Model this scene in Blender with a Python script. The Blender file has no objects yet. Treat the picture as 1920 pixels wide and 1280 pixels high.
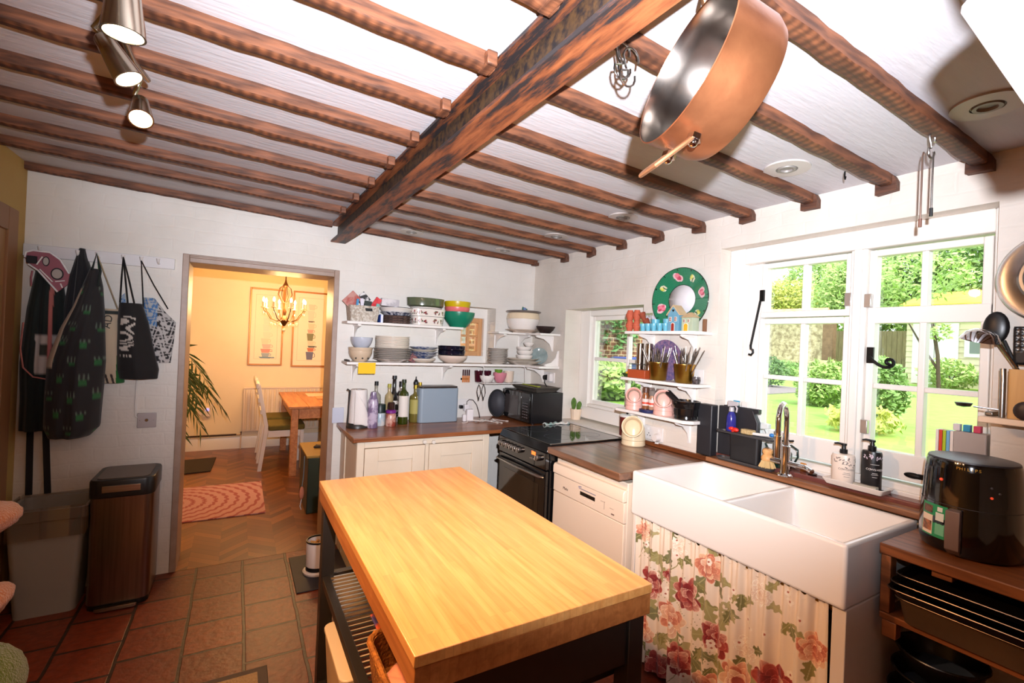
import bpy, bmesh, math, random
import numpy as np
from mathutils import Matrix, Vector
R = random.Random(7)
S = bpy.context.scene
COL = S.collection
PI = math.pi

# ------------------------------------------------------------------ materials
def lin(c):
    o = []
    for v in c[:3]:
        v = v / 255.0
        o.append(v / 12.92 if v <= 0.04045 else ((v + 0.055) / 1.055) ** 2.4)
    return tuple(o) + (1.0,)

_m = {}
def mat(name, col, rough=0.5, metal=0.0, col2=None, nscale=8.0, stretch=(1, 1, 1), namt=1.0,
        bump=0.0, bscale=60.0, spec=0.5, emit=None, estr=0.0, coat=0.0, sheen=0.0, attr=False, sss=0.0):
    if name in _m: return _m[name]
    m = bpy.data.materials.new(name); m.use_nodes = True
    nt = m.node_tree; b = nt.nodes['Principled BSDF']
    b.inputs['Roughness'].default_value = rough; b.inputs['Metallic'].default_value = metal
    b.inputs['Specular IOR Level'].default_value = spec
    b.inputs['Base Color'].default_value = lin(col)
    if coat: b.inputs['Coat Weight'].default_value = coat; b.inputs['Coat Roughness'].default_value = 0.08
    if sheen: b.inputs['Sheen Weight'].default_value = sheen
    if sss: b.inputs['Subsurface Weight'].default_value = sss
    if emit:
        b.inputs['Emission Color'].default_value = lin(emit); b.inputs['Emission Strength'].default_value = estr
    tc = mp = None
    if col2 or bump:
        tc = nt.nodes.new('ShaderNodeTexCoord'); mp = nt.nodes.new('ShaderNodeMapping')
        mp.inputs['Scale'].default_value = stretch
        nt.links.new(tc.outputs['Object'], mp.inputs['Vector'])
    if col2:
        n = nt.nodes.new('ShaderNodeTexNoise'); n.inputs['Scale'].default_value = nscale
        n.inputs['Detail'].default_value = 5; n.inputs['Roughness'].default_value = 0.6
        nt.links.new(mp.outputs['Vector'], n.inputs['Vector'])
        rp = nt.nodes.new('ShaderNodeValToRGB')
        rp.color_ramp.elements[0].position = 0.5 - 0.22 * namt; rp.color_ramp.elements[1].position = 0.5 + 0.22 * namt
        rp.color_ramp.elements[0].color = lin(col); rp.color_ramp.elements[1].color = lin(col2)
        nt.links.new(n.outputs['Fac'], rp.inputs['Fac']); nt.links.new(rp.outputs['Color'], b.inputs['Base Color'])
    if attr:
        a = nt.nodes.new('ShaderNodeAttribute'); a.attribute_name = 'Col'
        nt.links.new(a.outputs['Color'], b.inputs['Base Color'])
    if bump:
        n2 = nt.nodes.new('ShaderNodeTexNoise'); n2.inputs['Scale'].default_value = bscale; n2.inputs['Detail'].default_value = 4
        nt.links.new(mp.outputs['Vector'], n2.inputs['Vector'])
        bp = nt.nodes.new('ShaderNodeBump'); bp.inputs['Strength'].default_value = bump; bp.inputs['Distance'].default_value = 0.01
        nt.links.new(n2.outputs['Fac'], bp.inputs['Height']); nt.links.new(bp.outputs['Normal'], b.inputs['Normal'])
    _m[name] = m
    return m

def wood(name, c1, c2, axis='y', scale=3.0, rough=0.45, strip=0.0, bump=0.15, coat=0.0):
    """long-grain wood: stretched noise, optional laminated strips"""
    if name in _m: return _m[name]
    m = bpy.data.materials.new(name); m.use_nodes = True
    nt = m.node_tree; b = nt.nodes['Principled BSDF']; L = nt.links
    b.inputs['Roughness'].default_value = rough
    if coat: b.inputs['Coat Weight'].default_value = coat; b.inputs['Coat Roughness'].default_value = 0.15
    tc = nt.nodes.new('ShaderNodeTexCoord'); mp = nt.nodes.new('ShaderNodeMapping')
    st = {'x': (1, 14, 14), 'y': (14, 1, 14), 'z': (14, 14, 1)}[axis]
    mp.inputs['Scale'].default_value = st; L.new(tc.outputs['Object'], mp.inputs['Vector'])
    n = nt.nodes.new('ShaderNodeTexNoise'); n.inputs['Scale'].default_value = scale; n.inputs['Detail'].default_value = 6
    n.inputs['Distortion'].default_value = 0.6
    L.new(mp.outputs['Vector'], n.inputs['Vector'])
    rp = nt.nodes.new('ShaderNodeValToRGB')
    rp.color_ramp.elements[0].position = 0.33; rp.color_ramp.elements[1].position = 0.67
    rp.color_ramp.elements[0].color = lin(c1); rp.color_ramp.elements[1].color = lin(c2)
    L.new(n.outputs['Fac'], rp.inputs['Fac'])
    out = rp.outputs['Color']
    if strip:
        # narrow laminated strips along the grain
        mp2 = nt.nodes.new('ShaderNodeMapping'); L.new(tc.outputs['Object'], mp2.inputs['Vector'])
        if axis == 'y': mp2.inputs['Rotation'].default_value = (0, 0, PI / 2)
        br = nt.nodes.new('ShaderNodeTexBrick'); br.inputs['Scale'].default_value = 1.0
        br.inputs['Brick Width'].default_value = 0.55; br.inputs['Row Height'].default_value = strip
        br.inputs['Mortar Size'].default_value = 0.0004; br.inputs['Color1'].default_value = (1, 1, 1, 1)
        br.inputs['Color2'].default_value = (0.72, 0.66, 0.6, 1); br.inputs['Mortar'].default_value = (0.55, 0.45, 0.36, 1)
        L.new(mp2.outputs['Vector'], br.inputs['Vector'])
        mx = nt.nodes.new('ShaderNodeMix'); mx.data_type = 'RGBA'; mx.blend_type = 'MULTIPLY'; mx.inputs['Factor'].default_value = 0.55
        L.new(out, mx.inputs['A']); L.new(br.outputs['Color'], mx.inputs['B']); out = mx.outputs['Result']
    L.new(out, b.inputs['Base Color'])
    if bump:
        bp = nt.nodes.new('ShaderNodeBump'); bp.inputs['Strength'].default_value = bump; bp.inputs['Distance'].default_value = 0.004
        L.new(n.outputs['Fac'], bp.inputs['Height']); L.new(bp.outputs['Normal'], b.inputs['Normal'])
    _m[name] = m
    return m

def glass_mat(name, tint=(255, 255, 255), gloss=0.06):
    if name in _m: return _m[name]
    m = bpy.data.materials.new(name); m.use_nodes = True
    nt = m.node_tree; nt.nodes.remove(nt.nodes['Principled BSDF']); o = nt.nodes['Material Output']
    t = nt.nodes.new('ShaderNodeBsdfTransparent'); t.inputs['Color'].default_value = lin(tint)
    g = nt.nodes.new('ShaderNodeBsdfGlossy'); g.inputs['Roughness'].default_value = 0.02
    fr = nt.nodes.new('ShaderNodeLayerWeight'); fr.inputs['Blend'].default_value = 0.25
    mr = nt.nodes.new('ShaderNodeMapRange'); mr.inputs['To Min'].default_value = gloss; mr.inputs['To Max'].default_value = 0.6
    nt.links.new(fr.outputs['Fresnel'], mr.inputs['Value'])
    mx = nt.nodes.new('ShaderNodeMixShader'); nt.links.new(mr.outputs['Result'], mx.inputs['Fac'])
    nt.links.new(t.outputs[0], mx.inputs[1]); nt.links.new(g.outputs[0], mx.inputs[2]); nt.links.new(mx.outputs[0], o.inputs['Surface'])
    _m[name] = m
    return m

# ------------------------------------------------------------------ mesh builder
class B:
    def __init__(s): s.v = []; s.f = []; s.m = None; s.c = []
    def add(s, vs, fs, cols=None):
        n = len(s.v)
        for p in vs:
            p = Vector(p)
            s.v.append(s.m @ p if s.m else p)
        s.f += [[i + n for i in f] for f in fs]
        if cols is not None: s.c += list(cols)
        return s
    def box(s, x0, y0, z0, x1, y1, z1):
        if x0 > x1: x0, x1 = x1, x0
        if y0 > y1: y0, y1 = y1, y0
        if z0 > z1: z0, z1 = z1, z0
        v = [(x0, y0, z0), (x1, y0, z0), (x1, y1, z0), (x0, y1, z0), (x0, y0, z1), (x1, y0, z1), (x1, y1, z1), (x0, y1, z1)]
        return s.add(v, [(0, 3, 2, 1), (4, 5, 6, 7), (0, 1, 5, 4), (1, 2, 6, 5), (2, 3, 7, 6), (3, 0, 4, 7)])
    def cbox(s, c, d): return s.box(c[0] - d[0] / 2, c[1] - d[1] / 2, c[2] - d[2] / 2, c[0] + d[0] / 2, c[1] + d[1] / 2, c[2] + d[2] / 2)
    def tube(s, pts, r, n=8, closed=False, cap=True, flat=1.0):
        pts = [Vector(p) for p in pts]; k = len(pts)
        rs = r if isinstance(r, (list, tuple)) else [r] * k
        vs = []; up = None
        for i in range(k):
            if closed: t = pts[(i + 1) % k] - pts[i - 1]
            else: t = pts[min(i + 1, k - 1)] - pts[max(i - 1, 0)]
            if t.length < 1e-9: t = Vector((0, 0, 1))
            t.normalize()
            if up is None:
                up = Vector((0, 0, 1)) if abs(t.z) < 0.9 else Vector((1, 0, 0))
            a = t.cross(up)
            if a.length < 1e-6: a = t.orthogonal()
            a.normalize(); b = a.cross(t).normalized(); up = b
            for j in range(n):
                w = 2 * PI * j / n
                vs.append(pts[i] + a * (math.cos(w) * rs[i]) + b * (math.sin(w) * rs[i] * flat))
        fs = []
        for i in range(k if closed else k - 1):
            for j in range(n):
                fs.append((i * n + j, i * n + (j + 1) % n, ((i + 1) % k) * n + (j + 1) % n, ((i + 1) % k) * n + j))
        if cap and not closed:
            fs.append(tuple(range(n - 1, -1, -1))); fs.append(tuple((k - 1) * n + j for j in range(n)))
        return s.add(vs, fs)
    def cyl(s, p, q, r0, r1=None, n=20): return s.tube([p, q], [r0, r0 if r1 is None else r1], n)
    def lathe(s, prof, c=(0, 0, 0), n=28, sx=1.0, sy=1.0, rot=None):
        """profile of (r, z); r=0 ends close the surface"""
        vs = []; fs = []; idx = []
        M = rot if rot else Matrix.Identity(3)
        for (r, z) in prof:
            if r < 1e-6:
                idx.append([len(vs)]); vs.append(Vector(c) + M @ Vector((0, 0, z)))
            else:
                idx.append(list(range(len(vs), len(vs) + n)))
                for j in range(n):
                    w = 2 * PI * j / n
                    vs.append(Vector(c) + M @ Vector((r * math.cos(w) * sx, r * math.sin(w) * sy, z)))
        for a, b in zip(idx[:-1], idx[1:]):
            for j in range(n):
                k = (j + 1) % n
                if len(a) == 1 and len(b) == 1: continue
                if len(a) == 1: fs.append((a[0], b[k], b[j]))
                elif len(b) == 1: fs.append((a[j], a[k], b[0]))
                else: fs.append((a[j], a[k], b[k], b[j]))
        return s.add(vs, fs)
    def sph(s, c, r, n=16, m=10):
        if not isinstance(r, (list, tuple)): r = (r, r, r)
        vs = [(c[0], c[1], c[2] - r[2])]; fs = []
        for i in range(1, m):
            a = -PI / 2 + PI * i / m
            for j in range(n):
                w = 2 * PI * j / n
                vs.append((c[0] + r[0] * math.cos(a) * math.cos(w), c[1] + r[1] * math.cos(a) * math.sin(w), c[2] + r[2] * math.sin(a)))
        vs.append((c[0], c[1], c[2] + r[2]))
        for j in range(n):
            k = (j + 1) % n
            fs.append((0, 1 + k, 1 + j)); fs.append((len(vs) - 1, 1 + (m - 2) * n + j, 1 + (m - 2) * n + k))
            for i in range(m - 2): fs.append((1 + i * n + j, 1 + i * n + k, 1 + (i + 1) * n + k, 1 + (i + 1) * n + j))
        return s.add(vs, fs)
    def prism(s, poly, axis, a, b):
        """extrude a 2-D polygon; axis x: poly=(y,z), y: (x,z), z: (x,y)"""
        def P(u, v, w): return {'x': (w, u, v), 'y': (u, w, v), 'z': (u, v, w)}[axis]
        n = len(poly)
        vs = [P(u, v, a) for u, v in poly] + [P(u, v, b) for u, v in poly]
        fs = [tuple(range(n)), tuple(range(2 * n - 1, n - 1, -1))]
        fs += [(i, i + n, (i + 1) % n + n, (i + 1) % n) for i in range(n)]
        return s.add(vs, fs)
    def loft(s, rings, cap=True):
        n = len(rings[0]); vs = [p for r in rings for p in r]; fs = []
        for i in range(len(rings) - 1):
            for j in range(n): fs.append((i * n + j, i * n + (j + 1) % n, (i + 1) * n + (j + 1) % n, (i + 1) * n + j))
        if cap: fs.append(tuple(range(n - 1, -1, -1))); fs.append(tuple((len(rings) - 1) * n + j for j in range(n)))
        return s.add(vs, fs)
    def grid(s, fn, nu, nv, cf=None):
        vs = [fn(i / nu, j / nv) for j in range(nv + 1) for i in range(nu + 1)]
        fs = [(j * (nu + 1) + i, j * (nu + 1) + i + 1, (j + 1) * (nu + 1) + i + 1, (j + 1) * (nu + 1) + i) for j in range(nv) for i in range(nu)]
        cs = None
        if cf: cs = [cf(i / nu, j / nv) for j in range(nv + 1) for i in range(nu + 1)]
        return s.add(vs, fs, cs)
    def ob(s, name, m, parent=None, bevel=0.0, smooth=40, solid=0.0, sub=0, seg=2, at=None, offs=-1):
        me = bpy.data.meshes.new(name)
        org = Vector((0, 0, 0))
        if parent is not None: org = Vector(parent.get('_o', (0, 0, 0)))
        elif at is not None: org = Vector(at)
        elif s.v:
            xs = [p.x for p in s.v]; ys = [p.y for p in s.v]; zs = [p.z for p in s.v]
            org = Vector(((min(xs) + max(xs)) / 2, (min(ys) + max(ys)) / 2, min(zs)))
        me.from_pydata([tuple(p - org) for p in s.v], [], s.f)
        bm = bmesh.new(); bm.from_mesh(me); bmesh.ops.recalc_face_normals(bm, faces=bm.faces); bm.to_mesh(me); bm.free()
        if s.c:
            a = me.color_attributes.new('Col', 'FLOAT_COLOR', 'POINT')
            a.data.foreach_set('color', np.array([lin(c) for c in s.c], dtype=np.float32).ravel())
        if smooth:
            me.polygons.foreach_set('use_smooth', [True] * len(me.polygons))
            me.set_sharp_from_angle(angle=math.radians(smooth))
        me.materials.append(m)
        o = bpy.data.objects.new(name, me); COL.objects.link(o)
        if parent is not None:
            o.parent = parent; o['_o'] = tuple(org)
        else:
            o.location = org; o['_o'] = tuple(org)
        if solid:
            md = o.modifiers.new('thick', 'SOLIDIFY'); md.thickness = solid; md.offset = offs
        if bevel:
            md = o.modifiers.new('bevel', 'BEVEL'); md.width = bevel; md.segments = seg; md.limit_method = 'ANGLE'; md.angle_limit = math.radians(35)
            if not solid: md.harden_normals = False
        if sub:
            md = o.modifiers.new('sub', 'SUBSURF'); md.levels = sub; md.render_levels = sub
        return o

def tag(o, label, cat, group=None):
    o['label'] = label; o['category'] = cat
    if group: o['group'] = group
    return o
def thing(name, label, cat, loc, group=None):
    o = bpy.data.objects.new(name, None); COL.objects.link(o); o.empty_display_size = 0.05
    o.location = loc; o['_o'] = tuple(loc)
    return tag(o, label, cat, group)
def struct(o): o['kind'] = 'structure'; return o
def stuff(o): o['kind'] = 'stuff'; return o
def dup(root, loc, label=None, rz=None, sc=None, name=None):
    r = root.copy(); COL.objects.link(r); r.location = loc
    if label: r['label'] = label
    if rz is not None: r.rotation_euler = (0, 0, rz)
    if sc: r.scale = sc
    for ch in list(root.children):
        c = ch.copy(); COL.objects.link(c); c.parent = r
        for g in list(ch.children):
            d = g.copy(); COL.objects.link(d); d.parent = c
    return r
def rrect(x0, y0, x1, y1, r, n=5):
    o = []
    for cx, cy, a0 in ((x1 - r, y1 - r, 0), (x0 + r, y1 - r, 90), (x0 + r, y0 + r, 180), (x1 - r, y0 + r, 270)):
        for k in range(n + 1):
            a = math.radians(a0 + 90 * k / n); o.append((cx + r * math.cos(a), cy + r * math.sin(a)))
    return o
def text(name, body, size, m, parent, loc, rot, ext=0.0004, bold=False):
    cu = bpy.data.curves.new('t', 'FONT'); cu.body = body; cu.size = size; cu.extrude = ext; cu.align_x = 'CENTER'; cu.align_y = 'CENTER'
    if bold: cu.offset = size * 0.02
    t = bpy.data.objects.new('t', cu); COL.objects.link(t)
    dg = bpy.context.evaluated_depsgraph_get(); me = bpy.data.meshes.new_from_object(t.evaluated_get(dg))
    bpy.data.objects.remove(t); bpy.data.curves.remove(cu)
    me.materials.clear(); me.materials.append(m); me.name = name
    me.transform(Matrix.Translation(Vector(loc) - Vector(parent.get('_o', (0, 0, 0)))) @ rot.to_4x4())
    o = bpy.data.objects.new(name, me); COL.objects.link(o); o.parent = parent; o['_o'] = parent.get('_o')
    return o
def basis(x, y, z): return Matrix((x, y, z)).transposed()
FACE_MX = basis((0, -1, 0), (0, 0, 1), (-1, 0, 0))     # text reading on a surface that faces -X
FACE_MY = basis((1, 0, 0), (0, 0, 1), (0, -1, 0))      # ... that faces -Y
ORD = ['topmost', 'second', 'third', 'fourth', 'fifth', 'sixth', 'seventh', 'eighth', 'ninth', 'tenth', 'eleventh', 'twelfth', 'thirteenth', 'fourteenth']
NTH = ['first', 'second', 'third', 'fourth', 'fifth', 'sixth', 'seventh', 'eighth', 'ninth', 'tenth', 'eleventh', 'twelfth', 'thirteenth', 'fourteenth']
def zc(x): return 2.268 - 0.037 * x
# ------------------------------------------------------------------ shared materials
WHITE = mat('white_gloss_paint', (236, 230, 222), 0.35, bump=0.05, bscale=25)
SHELFW = mat('white_shelf_paint', (238, 232, 226), 0.4)
CREAM = mat('cream_cabinet_paint', (228, 212, 190), 0.5, col2=(221, 203, 178), nscale=5)
STEEL = mat('brushed_steel', (190, 186, 180), 0.28, 1.0, col2=(160, 156, 150), nscale=3, stretch=(1, 1, 60))
CHROME = mat('chrome', (225, 225, 228), 0.06, 1.0)
BLACK = mat('black_plastic', (16, 16, 18), 0.35)
BLACKM = mat('matt_black', (20, 20, 22), 0.7)
IRON = mat('black_iron', (18, 17, 17), 0.5, 0.6)
PORC = mat('white_porcelain', (238, 232, 226), 0.12, coat=0.4)
BRASSY = mat('brass', (205, 160, 70), 0.25, 1.0)
GLASS = glass_mat('window_glass')
RED = mat('red_plastic', (205, 25, 28), 0.4)
WORKTOP = wood('worktop_wood', (112, 60, 30), (164, 98, 54), 'x', 2.2, 0.35, coat=0.3)
WORKTOPY = wood('dark_worktop_wood', (84, 54, 38), (136, 94, 68), 'y', 2.2, 0.3, coat=0.4)
def walls_mat(name, c, c2, course):
    m = bpy.data.materials.new(name); m.use_nodes = True; nt = m.node_tree; L = nt.links; b = nt.nodes['Principled BSDF']
    b.inputs['Roughness'].default_value = 0.55
    tc = nt.nodes.new('ShaderNodeTexCoord')
    n = nt.nodes.new('ShaderNodeTexNoise'); n.inputs['Scale'].default_value = 2.4; n.inputs['Detail'].default_value = 6
    L.new(tc.outputs['Object'], n.inputs['Vector'])
    rp = nt.nodes.new('ShaderNodeValToRGB'); rp.color_ramp.elements[0].position = 0.35; rp.color_ramp.elements[1].position = 0.7
    rp.color_ramp.elements[0].color = lin(c); rp.color_ramp.elements[1].color = lin(c2); L.new(n.outputs['Fac'], rp.inputs['Fac'])
    L.new(rp.outputs['Color'], b.inputs['Base Color'])
    # painted-over brick courses: soft horizontal and vertical joints
    sp = nt.nodes.new('ShaderNodeSeparateXYZ'); L.new(tc.outputs['Object'], sp.inputs[0])
    ad = nt.nodes.new('ShaderNodeMath'); L.new(sp.outputs['X'], ad.inputs[0]); L.new(sp.outputs['Y'], ad.inputs[1])
    cb = nt.nodes.new('ShaderNodeCombineXYZ'); L.new(ad.outputs[0], cb.inputs['X']); L.new(sp.outputs['Z'], cb.inputs['Y'])
    n3 = nt.nodes.new('ShaderNodeTexNoise'); n3.inputs['Scale'].default_value = 5
    L.new(tc.outputs['Object'], n3.inputs['Vector'])
    vm = nt.nodes.new('ShaderNodeVectorMath'); vm.operation = 'MULTIPLY_ADD'; vm.inputs[1].default_value = (0.06, 0.05, 0)
    L.new(n3.outputs['Color'], vm.inputs[0]); L.new(cb.outputs[0], vm.inputs[2])
    br = nt.nodes.new('ShaderNodeTexBrick'); br.inputs['Scale'].default_value = 1; br.inputs['Brick Width'].default_value = 0.22
    br.inputs['Row Height'].default_value = course; br.inputs['Mortar Size'].default_value = 0.008; br.inputs['Mortar Smooth'].default_value = 1.0
    L.new(vm.outputs[0], br.inputs['Vector'])
    n2 = nt.nodes.new('ShaderNodeTexNoise'); n2.inputs['Scale'].default_value = 14; n2.inputs['Detail'].default_value = 5
    L.new(tc.outputs['Object'], n2.inputs['Vector'])
    ma = nt.nodes.new('ShaderNodeMath'); ma.operation = 'MULTIPLY_ADD'; ma.inputs[1].default_value = -0.16
    L.new(br.outputs['Fac'], ma.inputs[0]); L.new(n2.outputs['Fac'], ma.inputs[2])
    bp = nt.nodes.new('ShaderNodeBump'); bp.inputs['Strength'].default_value = 0.35; bp.inputs['Distance'].default_value = 0.012
    L.new(ma.outputs[0], bp.inputs['Height']); L.new(bp.outputs['Normal'], b.inputs['Normal'])
    return m
WALL = walls_mat('white_painted_brick', (232, 226, 218), (222, 214, 203), 0.075)
WALLR = walls_mat('cream_painted_brick', (226, 217, 206), (212, 201, 188), 0.075)
WALLL = mat('ochre_plaster', (196, 160, 92), 0.7, col2=(186, 148, 84), nscale=3)
CEIL = mat('white_ceiling_plaster', (202, 199, 202), 0.7, col2=(194, 190, 192), nscale=2, stretch=(1, 6, 1), bump=0.25, bscale=9)

# quarry tiles
def tile_mat():
    m = bpy.data.materials.new('quarry_tile_floor'); m.use_nodes = True; nt = m.node_tree; L = nt.links; b = nt.nodes['Principled BSDF']
    tc = nt.nodes.new('ShaderNodeTexCoord'); mp = nt.nodes.new('ShaderNodeMapping')
    mp.inputs['Rotation'].default_value = (0, 0, PI / 2); mp.inputs['Location'].default_value = (0.09, 0.185, 0)
    L.new(tc.outputs['Object'], mp.inputs['Vector'])
    n3 = nt.nodes.new('ShaderNodeTexNoise'); n3.inputs['Scale'].default_value = 6; L.new(tc.outputs['Object'], n3.inputs['Vector'])
    vm = nt.nodes.new('ShaderNodeVectorMath'); vm.operation = 'MULTIPLY_ADD'; vm.inputs[1].default_value = (0.012, 0.012, 0)
    L.new(n3.outputs['Color'], vm.inputs[0]); L.new(mp.outputs['Vector'], vm.inputs[2])
    br = nt.nodes.new('ShaderNodeTexBrick'); br.inputs['Scale'].default_value = 1; br.inputs['Brick Width'].default_value = 0.262
    br.inputs['Row Height'].default_value = 0.253; br.inputs['Mortar Size'].default_value = 0.0085; br.inputs['Mortar Smooth'].default_value = 0.3
    br.offset = 0.32; br.inputs['Color1'].default_value = lin((130, 55, 28)); br.inputs['Color2'].default_value = lin((100, 41, 22))
    br.inputs['Mortar'].default_value = lin((48, 34, 26)); br.inputs['Bias'].default_value = 0.0
    L.new(vm.outputs[0], br.inputs['Vector'])
    n = nt.nodes.new('ShaderNodeTexNoise'); n.inputs['Scale'].default_value = 30; n.inputs['Detail'].default_value = 6; L.new(tc.outputs['Object'], n.inputs['Vector'])
    rp = nt.nodes.new('ShaderNodeValToRGB'); rp.color_ramp.elements[0].position = 0.4; rp.color_ramp.elements[0].color = (0.55, 0.5, 0.48, 1)
    rp.color_ramp.elements[1].position = 0.62; L.new(n.outputs['Fac'], rp.inputs['Fac'])
    mx = nt.nodes.new('ShaderNodeMix'); mx.data_type = 'RGBA'; mx.blend_type = 'MULTIPLY'; mx.inputs['Factor'].default_value = 0.6
    L.new(br.outputs['Color'], mx.inputs['A']); L.new(rp.outputs['Color'], mx.inputs['B']); L.new(mx.outputs['Result'], b.inputs['Base Color'])
    b.inputs['Roughness'].default_value = 0.42
    ma = nt.nodes.new('ShaderNodeMath'); ma.operation = 'MULTIPLY_ADD'; ma.inputs[1].default_value = -1.2
    L.new(br.outputs['Fac'], ma.inputs[0]); L.new(n.outputs['Fac'], ma.inputs[2])
    bp = nt.nodes.new('ShaderNodeBump'); bp.inputs['Strength'].default_value = 0.4; bp.inputs['Distance'].default_value = 0.006
    L.new(ma.outputs[0], bp.inputs['Height']); L.new(bp.outputs['Normal'], b.inputs['Normal'])
    return m
def parquet_mat():
    """herringbone: x+y / x-y stepping built with brick rows turned 45 degrees"""
    m = bpy.data.materials.new('herringbone_parquet'); m.use_nodes = True; nt = m.node_tree; L = nt.links; b = nt.nodes['Principled BSDF']
    tc = nt.nodes.new('ShaderNodeTexCoord')
    sp = nt.nodes.new('ShaderNodeSeparateXYZ'); L.new(tc.outputs['Object'], sp.inputs[0])
    def M(op, a, bb=None, c=None):
        n = nt.nodes.new('ShaderNodeMath'); n.operation = op
        for i, q in enumerate((a, bb, c)):
            if q is None: continue
            if isinstance(q, (int, float)): n.inputs[i].default_value = q
            else: L.new(q, n.inputs[i])
        return n.outputs[0]
    # zig-zag: fold x, then shear y by the folded x gives chevron boards
    fx = M('PINGPONG', M('ADD', sp.outputs['X'], 10.0), 0.17)
    yy = M('ADD', sp.outputs['Y'], M('MULTIPLY', fx, 0.9))
    col = M('FLOOR', M('DIVIDE', M('ADD', sp.outputs['X'], 10.0), 0.17))
    row = M('FLOOR', M('DIVIDE', M('ADD', yy, 10.0), 0.075))
    cb = nt.nodes.new('ShaderNodeCombineXYZ'); L.new(col, cb.inputs['X']); L.new(row, cb.inputs['Y'])
    wn = nt.nodes.new('ShaderNodeTexWhiteNoise'); wn.noise_dimensions = '2D'; L.new(cb.outputs[0], wn.inputs['Vector'])
    rp = nt.nodes.new('ShaderNodeValToRGB'); rp.color_ramp.elements[0].color = lin((92, 50, 22)); rp.color_ramp.elements[1].color = lin((140, 84, 42))
    L.new(wn.outputs['Value'], rp.inputs['Fac'])
    fr = M('FRACT', M('DIVIDE', M('ADD', yy, 10.0), 0.075)); ln = M('LESS_THAN', fr, 0.035)
    mx = nt.nodes.new('ShaderNodeMix'); mx.data_type = 'RGBA'; L.new(ln, mx.inputs['Factor']); L.new(rp.outputs['Color'], mx.inputs['A'])
    mx.inputs['B'].default_value = lin((60, 34, 18)); L.new(mx.outputs['Result'], b.inputs['Base Color'])
    b.inputs['Roughness'].default_value = 0.32
    return m

DT = 0.28   # thickness of the wall with the doorway
DXL, DXR, DZ = -2.609, -1.685, 1.988
XL = -3.33
struct(B().box(XL - .3, -5.2, -.1, .35, 0.0, 0).ob('floor', tile_mat(), at=(0, 0, 0)))
struct(B().box(-4.0, 0.0, -.1, .2, 3.8, 0.001).ob('floor_dining', parquet_mat(), at=(0, 0, 0)))
# back wall with doorway and the little internal window
w = B()
w.box(XL - .3, 0, 0, DXL, DT, 2.5); w.box(DXL, 0, DZ, DXR, DT, 2.5)
wx0, wx1, wz0, wz1 = -.705, -.385, 1.335, 1.812
w.box(DXR, 0, 0, wx0, DT, 2.5); w.box(wx1, 0, 0, 0.35, DT, 2.5)
w.box(wx0, 0, 0, wx1, DT, wz0); w.box(wx0, 0, wz1, wx1, DT, 2.5)
struct(w.ob('wall_back', WALL, at=(0, 0, 0)))
# painted grey-brown timber frame round the doorway
FR = mat('taupe_frame_paint', (176, 152, 136), 0.4, col2=(160, 134, 118), nscale=12)
t = B(); t.box(DXL - .006, -.006, 0, DXL + .03, DT + .01, DZ + .006); t.box(DXR - .03, -.004, 0, DXR + .006, DT + .01, DZ + .006)
t.box(DXL + .03, -.006, DZ - .045, DXR - .03, DT + .01, DZ + .006); t.box(DXL + .03, -.014, DZ - .018, DXR - .03, -.006, DZ - .004)
struct(t.ob('trim_1', FR, bevel=.004, at=(0, 0, 0)))
# right wall with two windows
a0, a1, az0, az1 = -1.34, -.487, .925, 1.812      # small window recess
b0, b1, bz0, bz1 = -3.005, -1.9, .93, 2.092       # big window recess
w = B(); T = 0.34
w.box(0, -5.2, 0, T, b0, 2.5); w.box(0, b1, 0, T, a0, 2.5); w.box(0, a1, 0, T, 0, 2.5)
w.box(0, b0, 0, T, b1, bz0); w.box(0, b0, bz1, T, b1, 2.5); w.box(0, a0, 0, T, a1, az0); w.box(0, a0, az1, T, a1, 2.5)
struct(w.ob('wall_right', WALLR, at=(0, 0, 0)))
struct(B().box(XL - .3, -5.2, 0, XL, 0, 2.5).ob('wall_left', WALLL, at=(0, 0, 0)))
struct(B().box(XL - .3, -5.3, 0, .35, -5.2, 2.5).ob('wall_front', WALLR, at=(0, 0, 0)))
struct(B().prism([(XL - .3, zc(XL - .3)), (.35, zc(.35)), (.35, 2.6), (XL - .3, 2.6)], 'y', -5.2, 0.0).ob('ceiling', CEIL, at=(0, 0, 0)))
# dining room shell
DW = mat('dining_wall_paint', (240, 222, 188), 0.6, col2=(234, 214, 178), nscale=2)
struct(B().box(-4, 3.5, 0, .2, 3.7, 2.42).ob('wall_dining_far', DW, at=(0, 0, 0)))
struct(B().box(-3.6, DT, 0, -3.4, 3.5, 2.42).ob('wall_dining_left', DW, at=(0, 0, 0)))
q_ = B(); q_.box(.0, DT, 0, .2, .95, 2.42); q_.box(.0, 2.15, 0, .2, 3.5, 2.42); q_.box(.0, .95, 0, .2, 2.15, 1.0); q_.box(.0, .95, 1.95, .2, 2.15, 2.42)
struct(q_.ob('wall_dining_right', DW, at=(0, 0, 0)))
struct(B().box(-4, DT, 2.42, .2, 3.7, 2.55).ob('ceiling_dining', DW, at=(0, 0, 0)))
struct(B().prism([(3.5, 0), (3.48, 0), (3.48, .12), (3.487, .15), (3.5, .155)], 'x', -3.4, 0.0).ob('baseboard_far', WHITE, at=(0, 0, 0)))
# door casing on the left wall (only its edge is in view)
d = B(); d.box(XL, -.27, 0, XL + .02, -.15, 2.1); d.box(XL, -1.15, 0, XL + .02, -1.03, 2.1); d.box(XL, -1.03, 1.98, XL + .02, -.27, 2.1)
struct(d.ob('trim_2', mat('brown_casing', (150, 104, 66), .5), bevel=.004, at=(0, 0, 0)))
d = B().box(XL, -1.03, 0, XL + .008, -.27, 1.98)
struct(d.ob('door_1', mat('tan_door', (170, 128, 84), .5), at=(0, 0, 0)))

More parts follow.
